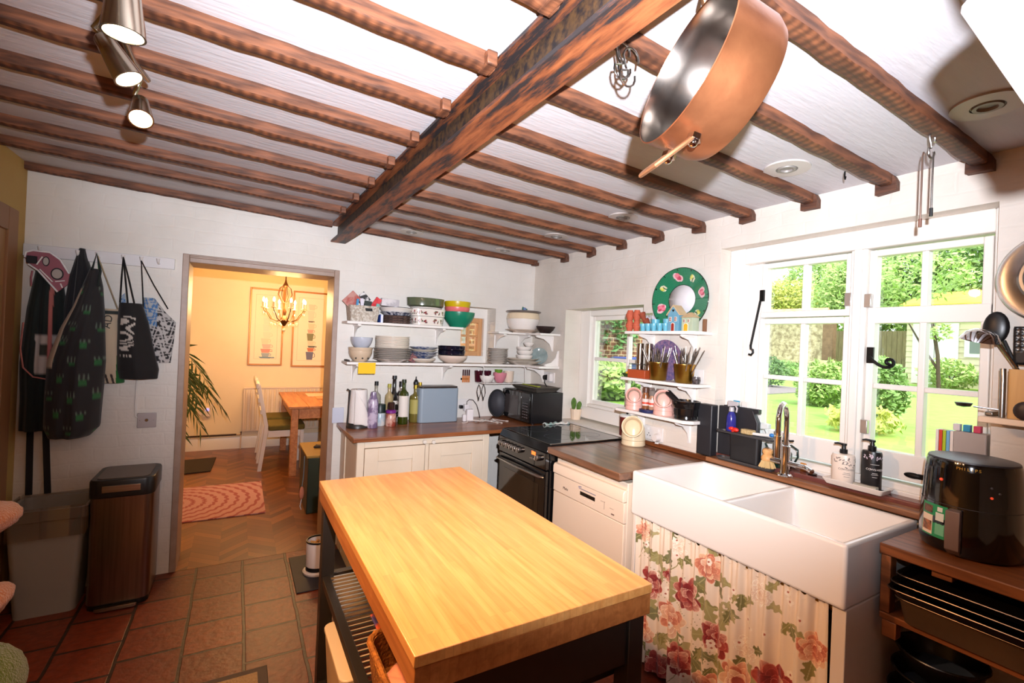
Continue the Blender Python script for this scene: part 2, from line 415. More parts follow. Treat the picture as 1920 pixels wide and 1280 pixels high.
# ------------------------------------------------------------------ windows
def pane_frame(b, x0, x1, y0, y1, z0, z1, sw, ycuts, zcuts, bar):
    """sash: outer stiles/rails of width sw, glazing bars at ycuts / zcuts"""
    b.box(x0, y0, z0, x1, y0 + sw, z1); b.box(x0, y1 - sw, z0, x1, y1, z1)
    b.box(x0, y0 + sw, z0, x1, y1 - sw, z0 + sw); b.box(x0, y0 + sw, z1 - sw, x1, y1 - sw, z1)
    for c in ycuts: b.box(x0 + .004, c - bar / 2, z0 + sw, x1 - .004, c + bar / 2, z1 - sw)
    ys = [y0 + sw] + [q for c in sorted(ycuts) for q in (c - bar / 2, c + bar / 2)] + [y1 - sw]
    for c in zcuts:
        for k in range(0, len(ys), 2): b.box(x0 + .006, ys[k], c - bar / 2, x1 - .006, ys[k + 1], c + bar / 2)
FX = 0.115
win = struct(B().box(FX + .035, b0 + .03, 1.06, FX + .039, b1 - .03, 2.02).ob('window_1', GLASS, at=(0, 0, 0)))
f = B()  # fixed outer frame with central mullion and stepped sill
f.box(FX - .03, b0, .965, FX + .09, b0 + .03, bz1); f.box(FX - .03, b1 - .09, .965, FX + .09, b1, bz1)
f.box(FX - .03, b0 + .03, 2.005, FX + .09, b1 - .09, bz1); f.box(FX + .012, -2.075, 1.01, FX + .09, b1 - .09, 2.005); f.box(FX + .012, b0 + .03, 1.01, FX + .09, -2.963, 2.005)
f.box(FX - .02, -2.568, 1.01, FX + .09, -2.503, 2.005); f.box(FX - .035, -2.552, 1.01, FX - .02, -2.519, 2.005)
f.box(FX - .03, b0 + .03, .965, FX + .12, b1 - .09, 1.01); f.box(FX - .05, b0, .955, FX - .03, b1, .985)
f.ob('window_frame', WHITE, win, bevel=.005)
s = B(); pane_frame(s, FX, FX + .05, -2.503, -2.072, 1.715, 2.0, .028, [-2.2915], [], .024)
s.box(FX - .004, -2.503, 1.712, FX + .05, -2.072, 1.742); s.ob('sash', WHITE, win, bevel=.004)
s = B(); pane_frame(s, FX, FX + .05, -2.503, -2.066, 1.02, 1.708, .03, [-2.289], [1.4015], .022)
s.box(FX - .002, -2.503, 1.02, FX + .05, -2.066, 1.125); s.ob('casement', WHITE, win, bevel=.004)
s = B(); pane_frame(s, FX, FX + .05, -2.965, -2.568, 1.02, 1.998, .028, [-2.763], [], .024)
s.box(FX - .002, -2.965, 1.675, FX + .052, -2.568, 1.745); s.box(FX - .002, -2.965, 1.02, FX + .05, -2.568, 1.128)
for y in ((-2.937, -2.775), (-2.751, -2.596)): s.box(FX + .006, y[0], 1.39, FX + .044, y[1], 1.412)
s.ob('casement', WHITE, win, bevel=.004)
# black iron stay on the vent, curled handle on the right casement, hinges
h = B(); h.box(FX - .012, -2.092, 1.80, FX, -2.070, 1.86); h.cyl((FX - .02, -2.08, 1.80), (FX - .05, -2.055, 1.56), .006, n=8)
h.tube([(FX - .05, -2.055, 1.565), (FX - .055, -2.06, 1.545), (FX - .05, -2.068, 1.54), (FX - .05, -2.07, 1.525), (FX - .052, -2.06, 1.512), (FX - .052, -2.047, 1.516)], .006)
h.ob('window_stay', IRON, win)['label'] = 'black iron stay'
h = B(); h.box(FX - .012, -2.60, 1.50, FX, -2.575, 1.57)
sp = [(FX - .03, -2.59, 1.53)] + [(FX - .035, -2.60 - .06 * k / 6, 1.52 - .035 * math.sin(k / 6 * PI / 2)) for k in range(1, 7)]
sp += [(FX - .035, -2.668 - .02 * (1 - k / 16) * math.sin(k * .6), 1.507 - .02 * (1 - k / 16) * math.cos(k * .6)) for k in range(0, 13)]
h.tube(sp, .007); h.ob('window_handle', IRON, win)['label'] = 'curled black iron handle'
h = B(); h.cyl((FX - .01, -2.80, 1.045), (FX - .01, -2.99, 1.03), .005, n=8); h.sph((FX - .012, -2.755, 1.05), (.01, .03, .012)); h.box(FX - .012, -2.79, 1.04, FX, -2.77, 1.06)
h.ob('casement_stay', IRON, win)['label'] = 'long black iron stay'
for y, z in ((-2.496, 1.785), (-2.574, 1.775), (-2.578, 1.22)):
    B().box(FX - .022, y - .014, z - .03, FX + .002, y + .014, z + .03).ob('hinge', mat('hinge_steel', (196, 190, 184), .35, .8), win, bevel=.003)
# reddish quarry sill inside the big window
struct(B().box(-.0, b0, .93, FX - .03, b1, .967).ob('trim_3', mat('sill_tile', (128, 70, 58), .25, col2=(104, 62, 60), nscale=9), bevel=.006, at=(0, 0, 0)))
# small window
win = struct(B().box(.205, a0 + .02, 1.08, .209, a1 - .06, 1.75).ob('window_2', GLASS, at=(0, 0, 0)))
f = B(); f.box(.16, a1 - .12, 1.0, .27, a1, az1); f.box(.16, a0, 1.0, .27, a0 + .03, az1); f.box(.16, a0 + .03, 1.765, .27, a1 - .12, az1)
f.box(.15, a0, .94, .27, a1, 1.035); f.box(.16, a0 + .03, 1.035, .27, a1 - .12, 1.06); f.ob('window_frame', WHITE, win, bevel=.005)
s = B(); pane_frame(s, .185, .23, a0 + .03, a1 - .12, 1.06, 1.765, .034, [-1.012], [1.425], .026); s.ob('casement', WHITE, win, bevel=.004)
# internal window in the back wall
IW = wood('internal_window_pine', (196, 140, 92), (216, 164, 112), 'z', 3, .5)
win = struct(B().box(wx0 + .06, .215, wz0 + .08, wx1 - .05, .219, wz1 - .1).ob('window_3', GLASS, at=(0, 0, 0)))
f = B(); pane_frame(f, .0, .05, wx0 + .03, wx1 - .03, wz0 + .06, wz1 - .085, .04, [(wx0 + wx1) / 2 - .0], [1.57], .02)
g = B(); g.v = [Vector((p.y, p.x + .19, p.z)) for p in f.v]; g.f = f.f; g.ob('window_frame', IW, win, bevel=.003)
f = B(); f.box(wx0, .16, wz0, wx0 + .03, .25, wz1); f.box(wx1 - .03, .16, wz0, wx1, .25, wz1); f.box(wx0 + .03, .16, wz1 - .085, wx1 - .03, .25, wz1); f.box(wx0 + .03, .16, wz0, wx1 - .03, .25, wz0 + .06)
f.ob('window_lining', WHITE, win)

win = struct(B().box(.10, .98, 1.03, .104, 2.12, 1.92).ob('window_4', GLASS, at=(0, 0, 0)))
f = B(); pane_frame(f, .07, .14, .95, 2.15, 1.0, 1.95, .06, [1.35, 1.75], [1.48], .03); f.ob('window_frame', WHITE, win, bevel=.003)
# ------------------------------------------------------------------ ceiling timber and steel
def rust_mat():
    m = bpy.data.materials.new('rusted_steel'); m.use_nodes = True; nt = m.node_tree; L = nt.links; b = nt.nodes['Principled BSDF']
    tc = nt.nodes.new('ShaderNodeTexCoord'); mp = nt.nodes.new('ShaderNodeMapping'); mp.inputs['Scale'].default_value = (7, .9, 7)
    L.new(tc.outputs['Object'], mp.inputs['Vector'])
    n = nt.nodes.new('ShaderNodeTexNoise'); n.inputs['Scale'].default_value = 3.2; n.inputs['Detail'].default_value = 8; n.inputs['Roughness'].default_value = .65
    L.new(mp.outputs['Vector'], n.inputs['Vector'])
    rp = nt.nodes.new('ShaderNodeValToRGB'); e = rp.color_ramp.elements
    e[0].position = .42; e[0].color = lin((42, 36, 36)); e[1].position = .5; e[1].color = lin((120, 66, 38))
    x = e.new(.62); x.color = lin((158, 92, 54)); x = e.new(.75); x.color = lin((132, 76, 46))
    L.new(n.outputs['Fac'], rp.inputs['Fac']); L.new(rp.outputs['Color'], b.inputs['Base Color'])
    b.inputs['Roughness'].default_value = .55; b.inputs['Metallic'].default_value = .15
    bp = nt.nodes.new('ShaderNodeBump'); bp.inputs['Strength'].default_value = .2; bp.inputs['Distance'].default_value = .004
    L.new(n.outputs['Fac'], bp.inputs['Height']); L.new(bp.outputs['Normal'], b.inputs['Normal'])
    return m
RUST = rust_mat()
DARKST = mat('dark_flecked_steel', (30, 25, 26), .6, .2, col2=(82, 58, 34), nscale=40, namt=.55)  # beam web coloured darker than the flanges, flecked with brown
def bx(y): return -1.701 - .022 * y      # beam centre line drifts a little
bt = thing('steel_beam', 'rusted steel I beam crossing the ceiling to the back wall', 'beam', (-1.67, -2, 2.19))
def beam(b, prof):
    r0 = [(bx(0) + u, -.002, z) for u, z in prof]; r1 = [(bx(-5.19) + u, -5.19, z) for u, z in prof]
    return b.loft([r0, r1])
hw = .051
beam(B(), [(-hw, 2.19), (hw, 2.19), (hw, 2.203), (.012, 2.222), (-.012, 2.222), (-hw, 2.203)]).ob('bottom_flange', RUST, bt, bevel=.0015)
beam(B(), [(-.006, 2.2225), (.006, 2.2225), (.006, 2.305), (-.006, 2.305)]).ob('web', DARKST, bt)
beam(B(), [(-hw, 2.307), (hw, 2.307), (hw, 2.318), (-hw, 2.318)]).ob('top_flange', RUST, bt)
JW = bpy.data.materials.new('old_joist_oak'); JW.use_nodes = True
def joist_mat(m):
    nt = m.node_tree; L = nt.links; b = nt.nodes['Principled BSDF']; tc = nt.nodes.new('ShaderNodeTexCoord'); mp = nt.nodes.new('ShaderNodeMapping')
    mp.inputs['Scale'].default_value = (1.6, 12, 12); L.new(tc.outputs['Object'], mp.inputs['Vector'])
    n = nt.nodes.new('ShaderNodeTexNoise'); n.inputs['Scale'].default_value = 4; n.inputs['Detail'].default_value = 7; L.new(mp.outputs['Vector'], n.inputs['Vector'])
    rp = nt.nodes.new('ShaderNodeValToRGB'); rp.color_ramp.elements[0].position = .35; rp.color_ramp.elements[1].position = .7
    rp.color_ramp.elements[0].color = lin((70, 40, 25)); rp.color_ramp.elements[1].color = lin((138, 84, 54)); L.new(n.outputs['Fac'], rp.inputs['Fac'])
    # the marks the old laths left: dark ticks every few centimetres under the joist
    wv = nt.nodes.new('ShaderNodeTexWave'); wv.wave_type = 'BANDS'; wv.bands_direction = 'X'; wv.inputs['Scale'].default_value = 9.5
    wv.inputs['Distortion'].default_value = 1.5; wv.inputs['Detail'].default_value = 2; L.new(tc.outputs['Object'], wv.inputs['Vector'])
    ge = nt.nodes.new('ShaderNodeNewGeometry'); sp = nt.nodes.new('ShaderNodeSeparateXYZ'); L.new(ge.outputs['Normal'], sp.inputs[0])
    lt = nt.nodes.new('ShaderNodeMath'); lt.operation = 'LESS_THAN'; lt.inputs[1].default_value = -.5; L.new(sp.outputs['Z'], lt.inputs[0])
    mu = nt.nodes.new('ShaderNodeMath'); mu.operation = 'MULTIPLY'; L.new(lt.outputs[0], mu.inputs[0]); L.new(wv.outputs['Fac'], mu.inputs[1])
    m2 = nt.nodes.new('ShaderNodeMath'); m2.operation = 'MULTIPLY'; m2.inputs[1].default_value = .62; L.new(mu.outputs[0], m2.inputs[0])
    mx = nt.nodes.new('ShaderNodeMix'); mx.data_type = 'RGBA'; L.new(m2.outputs[0], mx.inputs['Factor']); L.new(rp.outputs['Color'], mx.inputs['A'])
    mx.inputs['B'].default_value = lin((44, 24, 17)); L.new(mx.outputs['Result'], b.inputs['Base Color']); b.inputs['Roughness'].default_value = .6
    bp = nt.nodes.new('ShaderNodeBump'); bp.inputs['Strength'].default_value = .5; bp.inputs['Distance'].default_value = .006
    L.new(n.outputs['Fac'], bp.inputs['Height']); L.new(bp.outputs['Normal'], b.inputs['Normal'])
joist_mat(JW)
def rough_bar(x0, x1, yc, wd, dp, seed, n=26):
    rr = random.Random(seed); b = B(); rings = []
    for k in range(n + 1):
        x = x0 + (x1 - x0) * k / n
        w0 = wd / 2 + rr.uniform(-.0025, .0025); w1 = wd / 2 + rr.uniform(-.0025, .0025); z1 = zc(x) + .006; z0 = zc(x) - dp + rr.uniform(-.002, .002)
        rings.append([(x, yc - w0, z0 + .004), (x, yc - w0 + .005, z0), (x, yc + w1 - .005, z0), (x, yc + w1, z0 + .004), (x, yc + w1, z1), (x, yc - w0, z1)])
    return b.loft(rings)
JY = [-.032, -.465, -.80, -1.125, -1.455, -1.76, -2.06, -2.375, -2.675, -2.955, -3.26, -3.57, -3.88]
PLACE = ['against the back wall'] + [NTH[k] + ' from the back wall' for k in range(1, 13)]
for k, y in enumerate(JY):
    wd = .045 if k else .036
    j = thing('ceiling_joist', f'dark notched ceiling joist right of the steel beam, {PLACE[k]}', 'joist', (-.8, y, 2.25), 'old ceiling joists')
    rough_bar(bx(y) + .05, -.012, y, wd, .042, k).ob('joist', JW, j)
    c = B(); rr = random.Random(k + 50)
    c.prism([(y - .038, 2.2 + rr.uniform(0, .008)), (y + .036, 2.195 + rr.uniform(0, .012)), (y + .036, 2.245), (y + .02, 2.262), (y - .026, 2.266), (y - .038, 2.24)], 'x', -.034, .0) if k else c.box(-.05, y - .028, 2.222, 0, y + .03, 2.25)
    c.ob('end_block', wood('oak_block', (66, 38, 26), (112, 72, 52), 'y', 5, .65), j, bevel=.0015)
    j = thing('ceiling_joist', f'dark notched ceiling joist left of the steel beam, {PLACE[k]}', 'joist', (-2.5, y, 2.3), 'old ceiling joists')
    rough_bar(XL, bx(y) - .05, y + (.01 if k in (2,) else 0), wd, .042, k + 20).ob('joist', JW, j)
    if 0 < k < 10:
        B().box(bx(y) - .085, y - .045, zc(-1.75) - .046, bx(y) - .053, y + .02, zc(-1.75) - .006).ob('end_block', JW, j, bevel=.004)
# recessed ceiling fittings
V1 = mat('vent_white', (196, 188, 182), .45); V2 = mat('vent_grey', (146, 140, 134), .5, .2)
VL = ['near the hanging white pan', 'above the big window', 'above the small window', 'nearest the right wall corner shelves', 'beside the steel beam end', 'close to the back corner']
for k, (x, y) in enumerate(((-.41, -3.075), (-.39, -2.475), (-.39, -1.53), (-.40, -.88), (-1.22, -.19), (-.43, -.2))):
    z = zc(x); rm = Matrix.Rotation(math.atan(.037), 3, 'Y')
    v = thing('recessed_downlight', 'round recessed ceiling downlight, unlit, ' + VL[k], 'downlight', (x, y, z), 'recessed ceiling downlights')
    B().lathe([(.052, 0.002), (.052, -.004), (.04, -.007), (.085, -.006), (.085, .0), (.052, .002)], (x, y, z), 36, rot=rm).ob('rim', V1, v)
    B().lathe([(0, -.002), (.022, -.002), (.024, -.010), (.034, -.010), (.036, -.003), (.052, -.003), (.052, 0), (0, 0)], (x, y, z), 28, rot=rm).ob('lamp_face', V2, v)
# ------------------------------------------------------------------ island
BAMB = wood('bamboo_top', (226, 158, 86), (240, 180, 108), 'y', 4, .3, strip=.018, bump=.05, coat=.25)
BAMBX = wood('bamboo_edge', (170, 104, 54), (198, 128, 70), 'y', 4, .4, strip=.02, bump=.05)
DGREY = mat('grey_steel_frame', (74, 68, 62), .38, .75)
x0, x1, y0, y1, zt = -1.984, -1.354, -2.7325, -1.5215, .92
t = thing('kitchen_island', 'freestanding island with thick bamboo top on dark steel legs', 'kitchen island', (-1.67, -2.13, 0))
tp = B().box(x0, y0, zt - .024, x1, y1, zt).ob('top', BAMB, t, bevel=.002)
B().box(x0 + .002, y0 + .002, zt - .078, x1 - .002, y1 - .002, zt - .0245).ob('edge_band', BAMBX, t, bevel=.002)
for lx in (x0 + .012, x1 - .062):
    for ly in (y0 + .012, y1 - .062):
        B().box(lx, ly, 0.0, lx + .05, ly + .05, zt - .0785).ob('leg', DGREY, t, bevel=.002)
r = B()
for z in (.52, .1):
    r.box(x0 + .016, y0 + .062, z, x0 + .046, y1 - .062, z + .03); r.box(x1 - .046, y0 + .062, z, x1 - .016, y1 - .062, z + .03)
    r.box(x0 + .062, y0 + .016, z, x1 - .062, y0 + .046, z + .03); r.box(x0 + .062, y1 - .046, z, x1 - .062, y1 - .016, z + .03)
r.box(x0 + .062, y0 + .02, zt - .2, x1 - .062, y0 + .05, zt - .079); r.box(x0 + .062, y1 - .05, zt - .2, x1 - .062, y1 - .02, zt - .079)
r.ob('rails', DGREY, t, bevel=.002)
B().box(x0 + .13, y0 + .07, .66, x1 - .02, y1 - .07, zt - .079).ob('drawer_box', mat('dark_grey_box', (40, 34, 32), .45, .4), t, bevel=.003)
SL = mat('slat_steel', (205, 200, 192), .25, 1.0)
for k in range(38):
    y = y0 + .08 + k * .0286
    B().box(x0 + .046, y, .536, x1 - .046, y + .009, .545).ob('slat', SL, t)
lo = B()
for k in range(26): lo.box(x0 + .046, y0 + .09 + k * .042, .116, x1 - .046, y0 + .1 + k * .042, .125)
lo.ob('lower_shelf', SL, t)
# things kept under it
PLAS = glass_mat('cloudy_plastic', (236, 214, 180), .10)
s = thing('storage_box', 'tall cloudy plastic storage box on the island bottom shelf', 'storage box', (-1.86, -1.98, .13))
MILK = mat('milky_plastic', (214, 186, 150), .3, sss=.15)
B().loft([[(p[0], p[1], z) for p in rrect(-1.975 + g, -2.06 + g, -1.72 - g, -1.72 - g, .03)] for z, g in ((.13, .02), (.3, .008), (.42, 0))]).ob('tub', MILK, s)
B().prism(rrect(-1.978, -2.064, -1.716, -1.716, .03), 'z', .42, .436).ob('lid', mat('milky_lid', (226, 204, 172), .3), s, bevel=.004)
s = thing('storage_box', 'low plastic storage box with flour packets, under the island slats', 'storage box', (-1.62, -2.0, .13))
B().prism(rrect(-1.70, -2.3, -1.43, -1.72, .03), 'z', .13, .44).ob('tub', MILK, s, bevel=.006)
tag(B().box(-1.86, -2.08, .5455, -1.74, -1.93, .553).ob('snack_packet', mat('orange_packet', (226, 96, 40), .4, col2=(70, 60, 130), nscale=16, namt=.3), bevel=.003), 'flat orange and blue packet lying on the island slats', 'packet')
RAFF = mat('raffia', (196, 126, 48), .8, col2=(120, 66, 22), nscale=55, bump=.8, bscale=120)
s = thing('woven_basket', 'woven raffia basket holding a pink cloth, on the island slats', 'basket', (-1.82, -2.42, .5455))
rg = []
for z, g in ((.5455, .012), (.60, .004), (.655, 0), (.66, .01), (.56, .02)): rg.append([(p[0], p[1], z) for p in rrect(-1.945 + g, -2.62 + g, -1.70 - g, -2.21 - g, .05)])
B().loft(rg).ob('body', RAFF, s)
B().tube([(p[0], p[1], .660 + .003 * math.sin(i * 2.1)) for i, p in enumerate(rrect(-1.943, -2.618, -1.702, -2.212, .05, 9))], .009, 7, closed=True).ob('plaited_rim', RAFF, s)
cl = B(); rr = random.Random(3)
cl.grid(lambda u, v: (-1.93 + .2 * u, -2.60 + .3 * v, .60 + .06 * math.sin(PI * u) * math.sin(PI * v) + .012 * math.sin(17 * u + 9 * v)), 18, 18)
tag(cl.ob('pink_cloth', mat('pink_cloth', (236, 150, 120), .8, sheen=.3), solid=.004), 'folded pink cloth stuffed in the woven basket', 'cloth')

# ------------------------------------------------------------------ back run: cupboard and worktop
t = thing('base_cupboard', 'cream painted two-door cupboard under the back worktop', 'cupboard', (-1.14, -.28, 0))
cx0, cx1, cy = -1.625, -.69, -.555
b = B(); b.box(cx0, cy + .02, .0, cx0 + .02, -.02, .859); b.box(cx1 - .02, cy + .02, 0, cx1, -.02, .859); b.box(cx0 + .02, -.03, .0, cx1 - .02, -.02, .859); b.box(cx0 + .02, cy + .04, .0, cx1 - .02, -.03, .1)
b.box(cx0, cy, .0, cx0 + .045, cy + .02, .859); b.box(cx1 - .05, cy, .0, cx1, cy + .02, .859); b.box(cx0 + .045, cy, .815, cx1 - .05, cy + .02, .859); b.box(cx0 + .045, cy, 0, cx1 - .05, cy + .02, .07)
b.box(cx0 - .008, cy + .34, .03, cx0, cy + .36, .85)
b.ob('body', CREAM, t, bevel=.003)
xm = (cx0 + cx1) / 2 - .02
for k, (u, v) in enumerate(((cx0 + .048, xm - .002), (xm + .03, cx1 - .053))):
    b = B(); z0, z1 = .074, .811; w = .085
    b.box(u, cy - .004, z0, u + w, cy + .016, z1); b.box(v - w, cy - .004, z0, v, cy + .016, z1); b.box(u + w, cy - .004, z0, v - w, cy + .016, z0 + w); b.box(u + w, cy - .004, z1 - w, v - w, cy + .016, z1)
    b.box(u + w, cy + .006, z0 + w, v - w, cy + .014, z1 - w)
    dr = b.ob('door', CREAM, t, bevel=.002)
    kx = v - .012 if k == 0 else u + .02
    B().lathe([(0, .03), (.012, .028), (.014, .02), (.008, .01), (.01, 0)], (kx, cy - .004, .835 if k == 0 else .83), 14, rot=Matrix.Rotation(PI / 2, 3, 'X')).ob('latch_knob', mat('clear_knob', (222, 214, 202), .15, coat=.5), dr)
B().box(xm + .002, cy, .07, xm + .026, cy + .02, .815).ob('middle_stile', CREAM, t)
bw = B().box(-1.657, -.588, .861, -.0, -.001, .888).ob('worktop', WORKTOP, bevel=.004)
tag(bw, 'warm brown timber worktop along the back wall under shelves', 'worktop')
tag(B().box(-1.69, -.012, .889, -1.61, -.001, 1.0).ob('splash_panel', mat('pale_blue_panel', (206, 208, 222), .4), bevel=.002), 'small pale blue panel on wall behind the paper towels', 'panel')

# ------------------------------------------------------------------ cooker
GLB = mat('black_glass', (8, 8, 10), .04, coat=.5)
ENA = mat('black_enamel', (12, 12, 13), .15)
t = thing('cooker', 'black freestanding electric cooker with ceramic hob in the corner', 'cooker', (-.37, -.96, 0))
kx, kx1, ky0, ky1 = -.645, -.05, -1.262, -.672
b = B(); b.box(kx, ky0, .02, kx1, ky1, .895); b.ob('body', ENA, t, bevel=.004)
b = B(); b.prism([(kx - .03, .87), (kx - .002, .915), (kx1, .915), (kx1, .896), (kx - .002, .896), (kx - .002, .87)], 'y', ky0, ky1); b.ob('hob_rim', ENA, t, bevel=.003)
B().box(kx + .005, ky0 + .012, .916, kx1 - .012, ky1 - .008, .921).ob('hob_glass', GLB, t, bevel=.001)
b = B(); b.box(kx, ky0, .9155, kx1, ky0 + .011, .923); b.box(kx1 - .011, ky0 + .011, .9155, kx1, ky1, .923); b.ob('hob_trim', STEEL, t, bevel=.002)
b = B()
for hx, hy, hr in ((-.46, -1.08, .09), (-.2, -1.08, .07), (-.46, -.83, .07), (-.2, -.83, .09)): b.lathe([(hr, .9212), (hr + .002, .9216), (hr + .004, .9212)], (hx, hy, 0), 40)
b.ob('hob_marking', mat('hob_grey', (58, 58, 62), .3), t)
cp = B().prism([(kx - .03, .765), (kx - .03, .868), (kx - .002, .868), (kx - .002, .765)], 'y', ky0 + .004, ky1 - .004).ob('control_panel', GLB, t, bevel=.003)
KN = mat('satin_knob', (196, 188, 180), .22, 1.0)
for k in range(7):
    y = ky1 - .05 - k * .0485 if k < 6 else ky0 + .075
    n = B().cyl((kx - .031, y, .826), (kx - .056, y, .826), .019, .017, 20); n.box(kx - .062, y - .004, .812, kx - .055, y + .004, .84)
    n.ob('control_knob', KN, t, bevel=.001)
B().box(kx - .0315, ky0 + .115, .83, kx - .0302, ky0 + .16, .852).ob('clock_display', mat('clock_glow', (60, 20, 8), .3, emit=(255, 110, 40), estr=2.5), t)
for k in range(3): B().cyl((kx - .03, ky0 + .125 + k * .02, .806), (kx - .036, ky0 + .125 + k * .02, .806), .0045, n=10).ob('timer_button', KN, t)
dr = B().box(kx - .026, ky0 + .006, .30, kx - .002, ky1 - .006, .757).ob('oven_door', GLB, t, bevel=.004)
B().box(kx - .0275, ky0 + .075, .40, kx - .0265, ky1 - .075, .665).ob('oven_window', mat('oven_window', (34, 26, 18), .06, coat=.5), dr)
hp = [(kx - .03, ky1 - .02, .722), (kx - .05, ky1 - .035, .722), (kx - .058, -.96, .722), (kx - .05, ky0 + .035, .722), (kx - .03, ky0 + .02, .722)]
B().tube(hp, .017, 12, flat=.55).ob('door_handle', STEEL, dr)
B().box(kx - .022, ky0 + .006, .06, kx - .002, ky1 - .006, .292).ob('drawer_front', ENA, t, bevel=.004)
b = B()
for y in (ky0 + .05, ky1 - .05):
    for x in (kx + .05, kx1 - .05): b.cyl((x, y, 0), (x, y, .021), .018)
b.ob('feet', BLACK, t)

# ------------------------------------------------------------------ dishwasher and right hand worktop
DWW = mat('dishwasher_white', (236, 214, 190), .3)
t = thing('dishwasher', 'white freestanding dishwasher between black cooker and sink', 'dishwasher', (-.33, -1.575, 0))
d0, d1, dx = -1.872, -1.275, -.6
B().box(dx, d0, .03, -.04, d1, .85).ob('body', DWW, t, bevel=.004)
b = B(); b.prism([(dx - .03, .757), (dx - .03, .80), (dx - .02, .816), (dx - .001, .818), (dx - .001, .757)], 'y', d0, d1); b.ob('top_trim', DWW, t, bevel=.004)
B().box(dx - .022, d0, .652, dx - .001, d1, .754).ob('control_panel', DWW, t, bevel=.003)
B().box(dx - .020, d0, .10, dx - .001, d1, .648).ob('door', DWW, t, bevel=.003)
B().box(dx + .03, d0, .0, dx + .2, d1, .03).ob('plinth', BLACK, t)
B().box(dx - .0235, -1.655, .697, dx - .0222, -1.53, .717).ob('display', GLB, t)
b = B(); b.box(dx - .0235, -1.66, .728, dx - .0222, -1.52, .733); b.tube([(dx - .023, -1.525, .728), (dx - .026, -1.52, .74), (dx - .023, -1.54, .742)], .003, 6); b.ob('handle_recess', mat('recess_grey', (150, 140, 150), .4), t)
b = B()
for k in range(4): b.box(dx - .025, -1.535 - k * .036, .677, dx - .0222, -1.51 - k * .036 - .02, .684)
b.ob('programme_button', DWW, t, bevel=.001)
b = B(); b.box(dx - .0232, -1.73, .68, dx - .0222, -1.729, .72); b.box(dx - .0232, -1.735, .716, dx - .0222, -1.70, .717); b.box(dx - .0232, -1.8, .70, dx - .0222, -1.77, .701); b.box(dx - .025, -1.805, .672, dx - .0222, -1.785, .678); b.ob('printed_marks', mat('print_brown', (120, 90, 80), .5), t)
text('maker_lettering', 'Miele', .022, mat('print_dark', (70, 50, 46), .5), t, (dx - .0225, -1.395, .69), FACE_MX)
wt = thing('worktop', 'dark stained timber worktop over the dishwasher beside the sink', 'worktop', (-.33, -1.58, .873))
b = B(); b.box(-.672, -1.884, .873, -.275, -1.268, .91); b.box(-.272, -1.884, .873, 0, -1.268, .91); b.ob('boards', WORKTOPY, wt, bevel=.004)
B().box(-.022, -1.90, .911, -.001, -1.30, .936).ob('upstand', wood('upstand_wood', (92, 48, 22), (132, 72, 36), 'y', 2.5, .4), wt, bevel=.003)

# ------------------------------------------------------------------ double belfast sink
t = thing('sink', 'large white double belfast sink on a curtained base', 'sink', (-.33, -2.36, .708))
s0, s1, sx0, sx1, sb, st = -2.834, -1.886, -.592, -.062, .708, .92
b = B(); w = .026
b.box(sx0, s0, sb, sx1, s1, sb + .035)
b.box(sx0, s0, sb + .035, sx0 + w, s1, st); b.box(sx1 - w, s0, sb + .035, sx1, s1, st)
b.box(sx0 + w, s0, sb + .035, sx1 - w, s0 + w, st); b.box(sx0 + w, s1 - w, sb + .035, sx1 - w, s1, st)
b.box(sx0 + w, -2.392, sb + .035, sx1 - w, -2.366, st - .02)
SK = b.ob('basin', PORC, t, bevel=.0, smooth=0)
bm = bmesh.new(); bm.from_mesh(SK.data); bmesh.ops.remove_doubles(bm, verts=bm.verts, dist=1e-5); bm.to_mesh(SK.data); bm.free()
def sink_mesh():
    """one watertight shell: outer block with two wells cut in"""
    v = []; f = []
    xs = [sx0, sx0 + w, sx1 - w, sx1]; ys = [s0, s0 + w, -2.392, -2.366, s1 - w, s1]
    wells = {(1, 1), (1, 3)}; H = {}
    def vert(x, y, z):
        k = (round(x, 5), round(y, 5), round(z, 5))
        if k not in H: H[k] = len(v); v.append(k)
        return H[k]
    bot = sb + .04
    for i in range(3):
        for j in range(5):
            z = bot if (i, j) in wells else st
            f.append([vert(xs[i], ys[j], z), vert(xs[i + 1], ys[j], z), vert(xs[i + 1], ys[j + 1], z), vert(xs[i], ys[j + 1], z)])
            f.append([vert(xs[i], ys[j], sb), vert(xs[i], ys[j + 1], sb), vert(xs[i + 1], ys[j + 1], sb), vert(xs[i + 1], ys[j], sb)])
    for (i, j) in wells:
        c = [(xs[i], ys[j]), (xs[i + 1], ys[j]), (xs[i + 1], ys[j + 1]), (xs[i], ys[j + 1])]
        for k in range(4):
            p, q = c[k], c[(k + 1) % 4]; f.append([vert(p[0], p[1], st), vert(q[0], q[1], st), vert(q[0], q[1], bot), vert(p[0], p[1], bot)])
    for i in range(3):
        for y in (s0, s1): f.append([vert(xs[i], y, sb), vert(xs[i + 1], y, sb), vert(xs[i + 1], y, st), vert(xs[i], y, st)])
    for j in range(5):
        for x in (sx0, sx1): f.append([vert(x, ys[j], sb), vert(x, ys[j + 1], sb), vert(x, ys[j + 1], st), vert(x, ys[j], st)])
    return v, f
v, f = sink_mesh()
bpy.data.objects.remove(SK)
b = B(); b.add(v, f); b.ob('basin', PORC, t, bevel=.011, seg=4, smooth=50)
for y in (-2.61, -2.13): B().lathe([(0, .004), (.03, .004), (.04, .002), (.042, 0)], (-.33, y, sb + .0405), 24).ob('drain', CHROME, t)
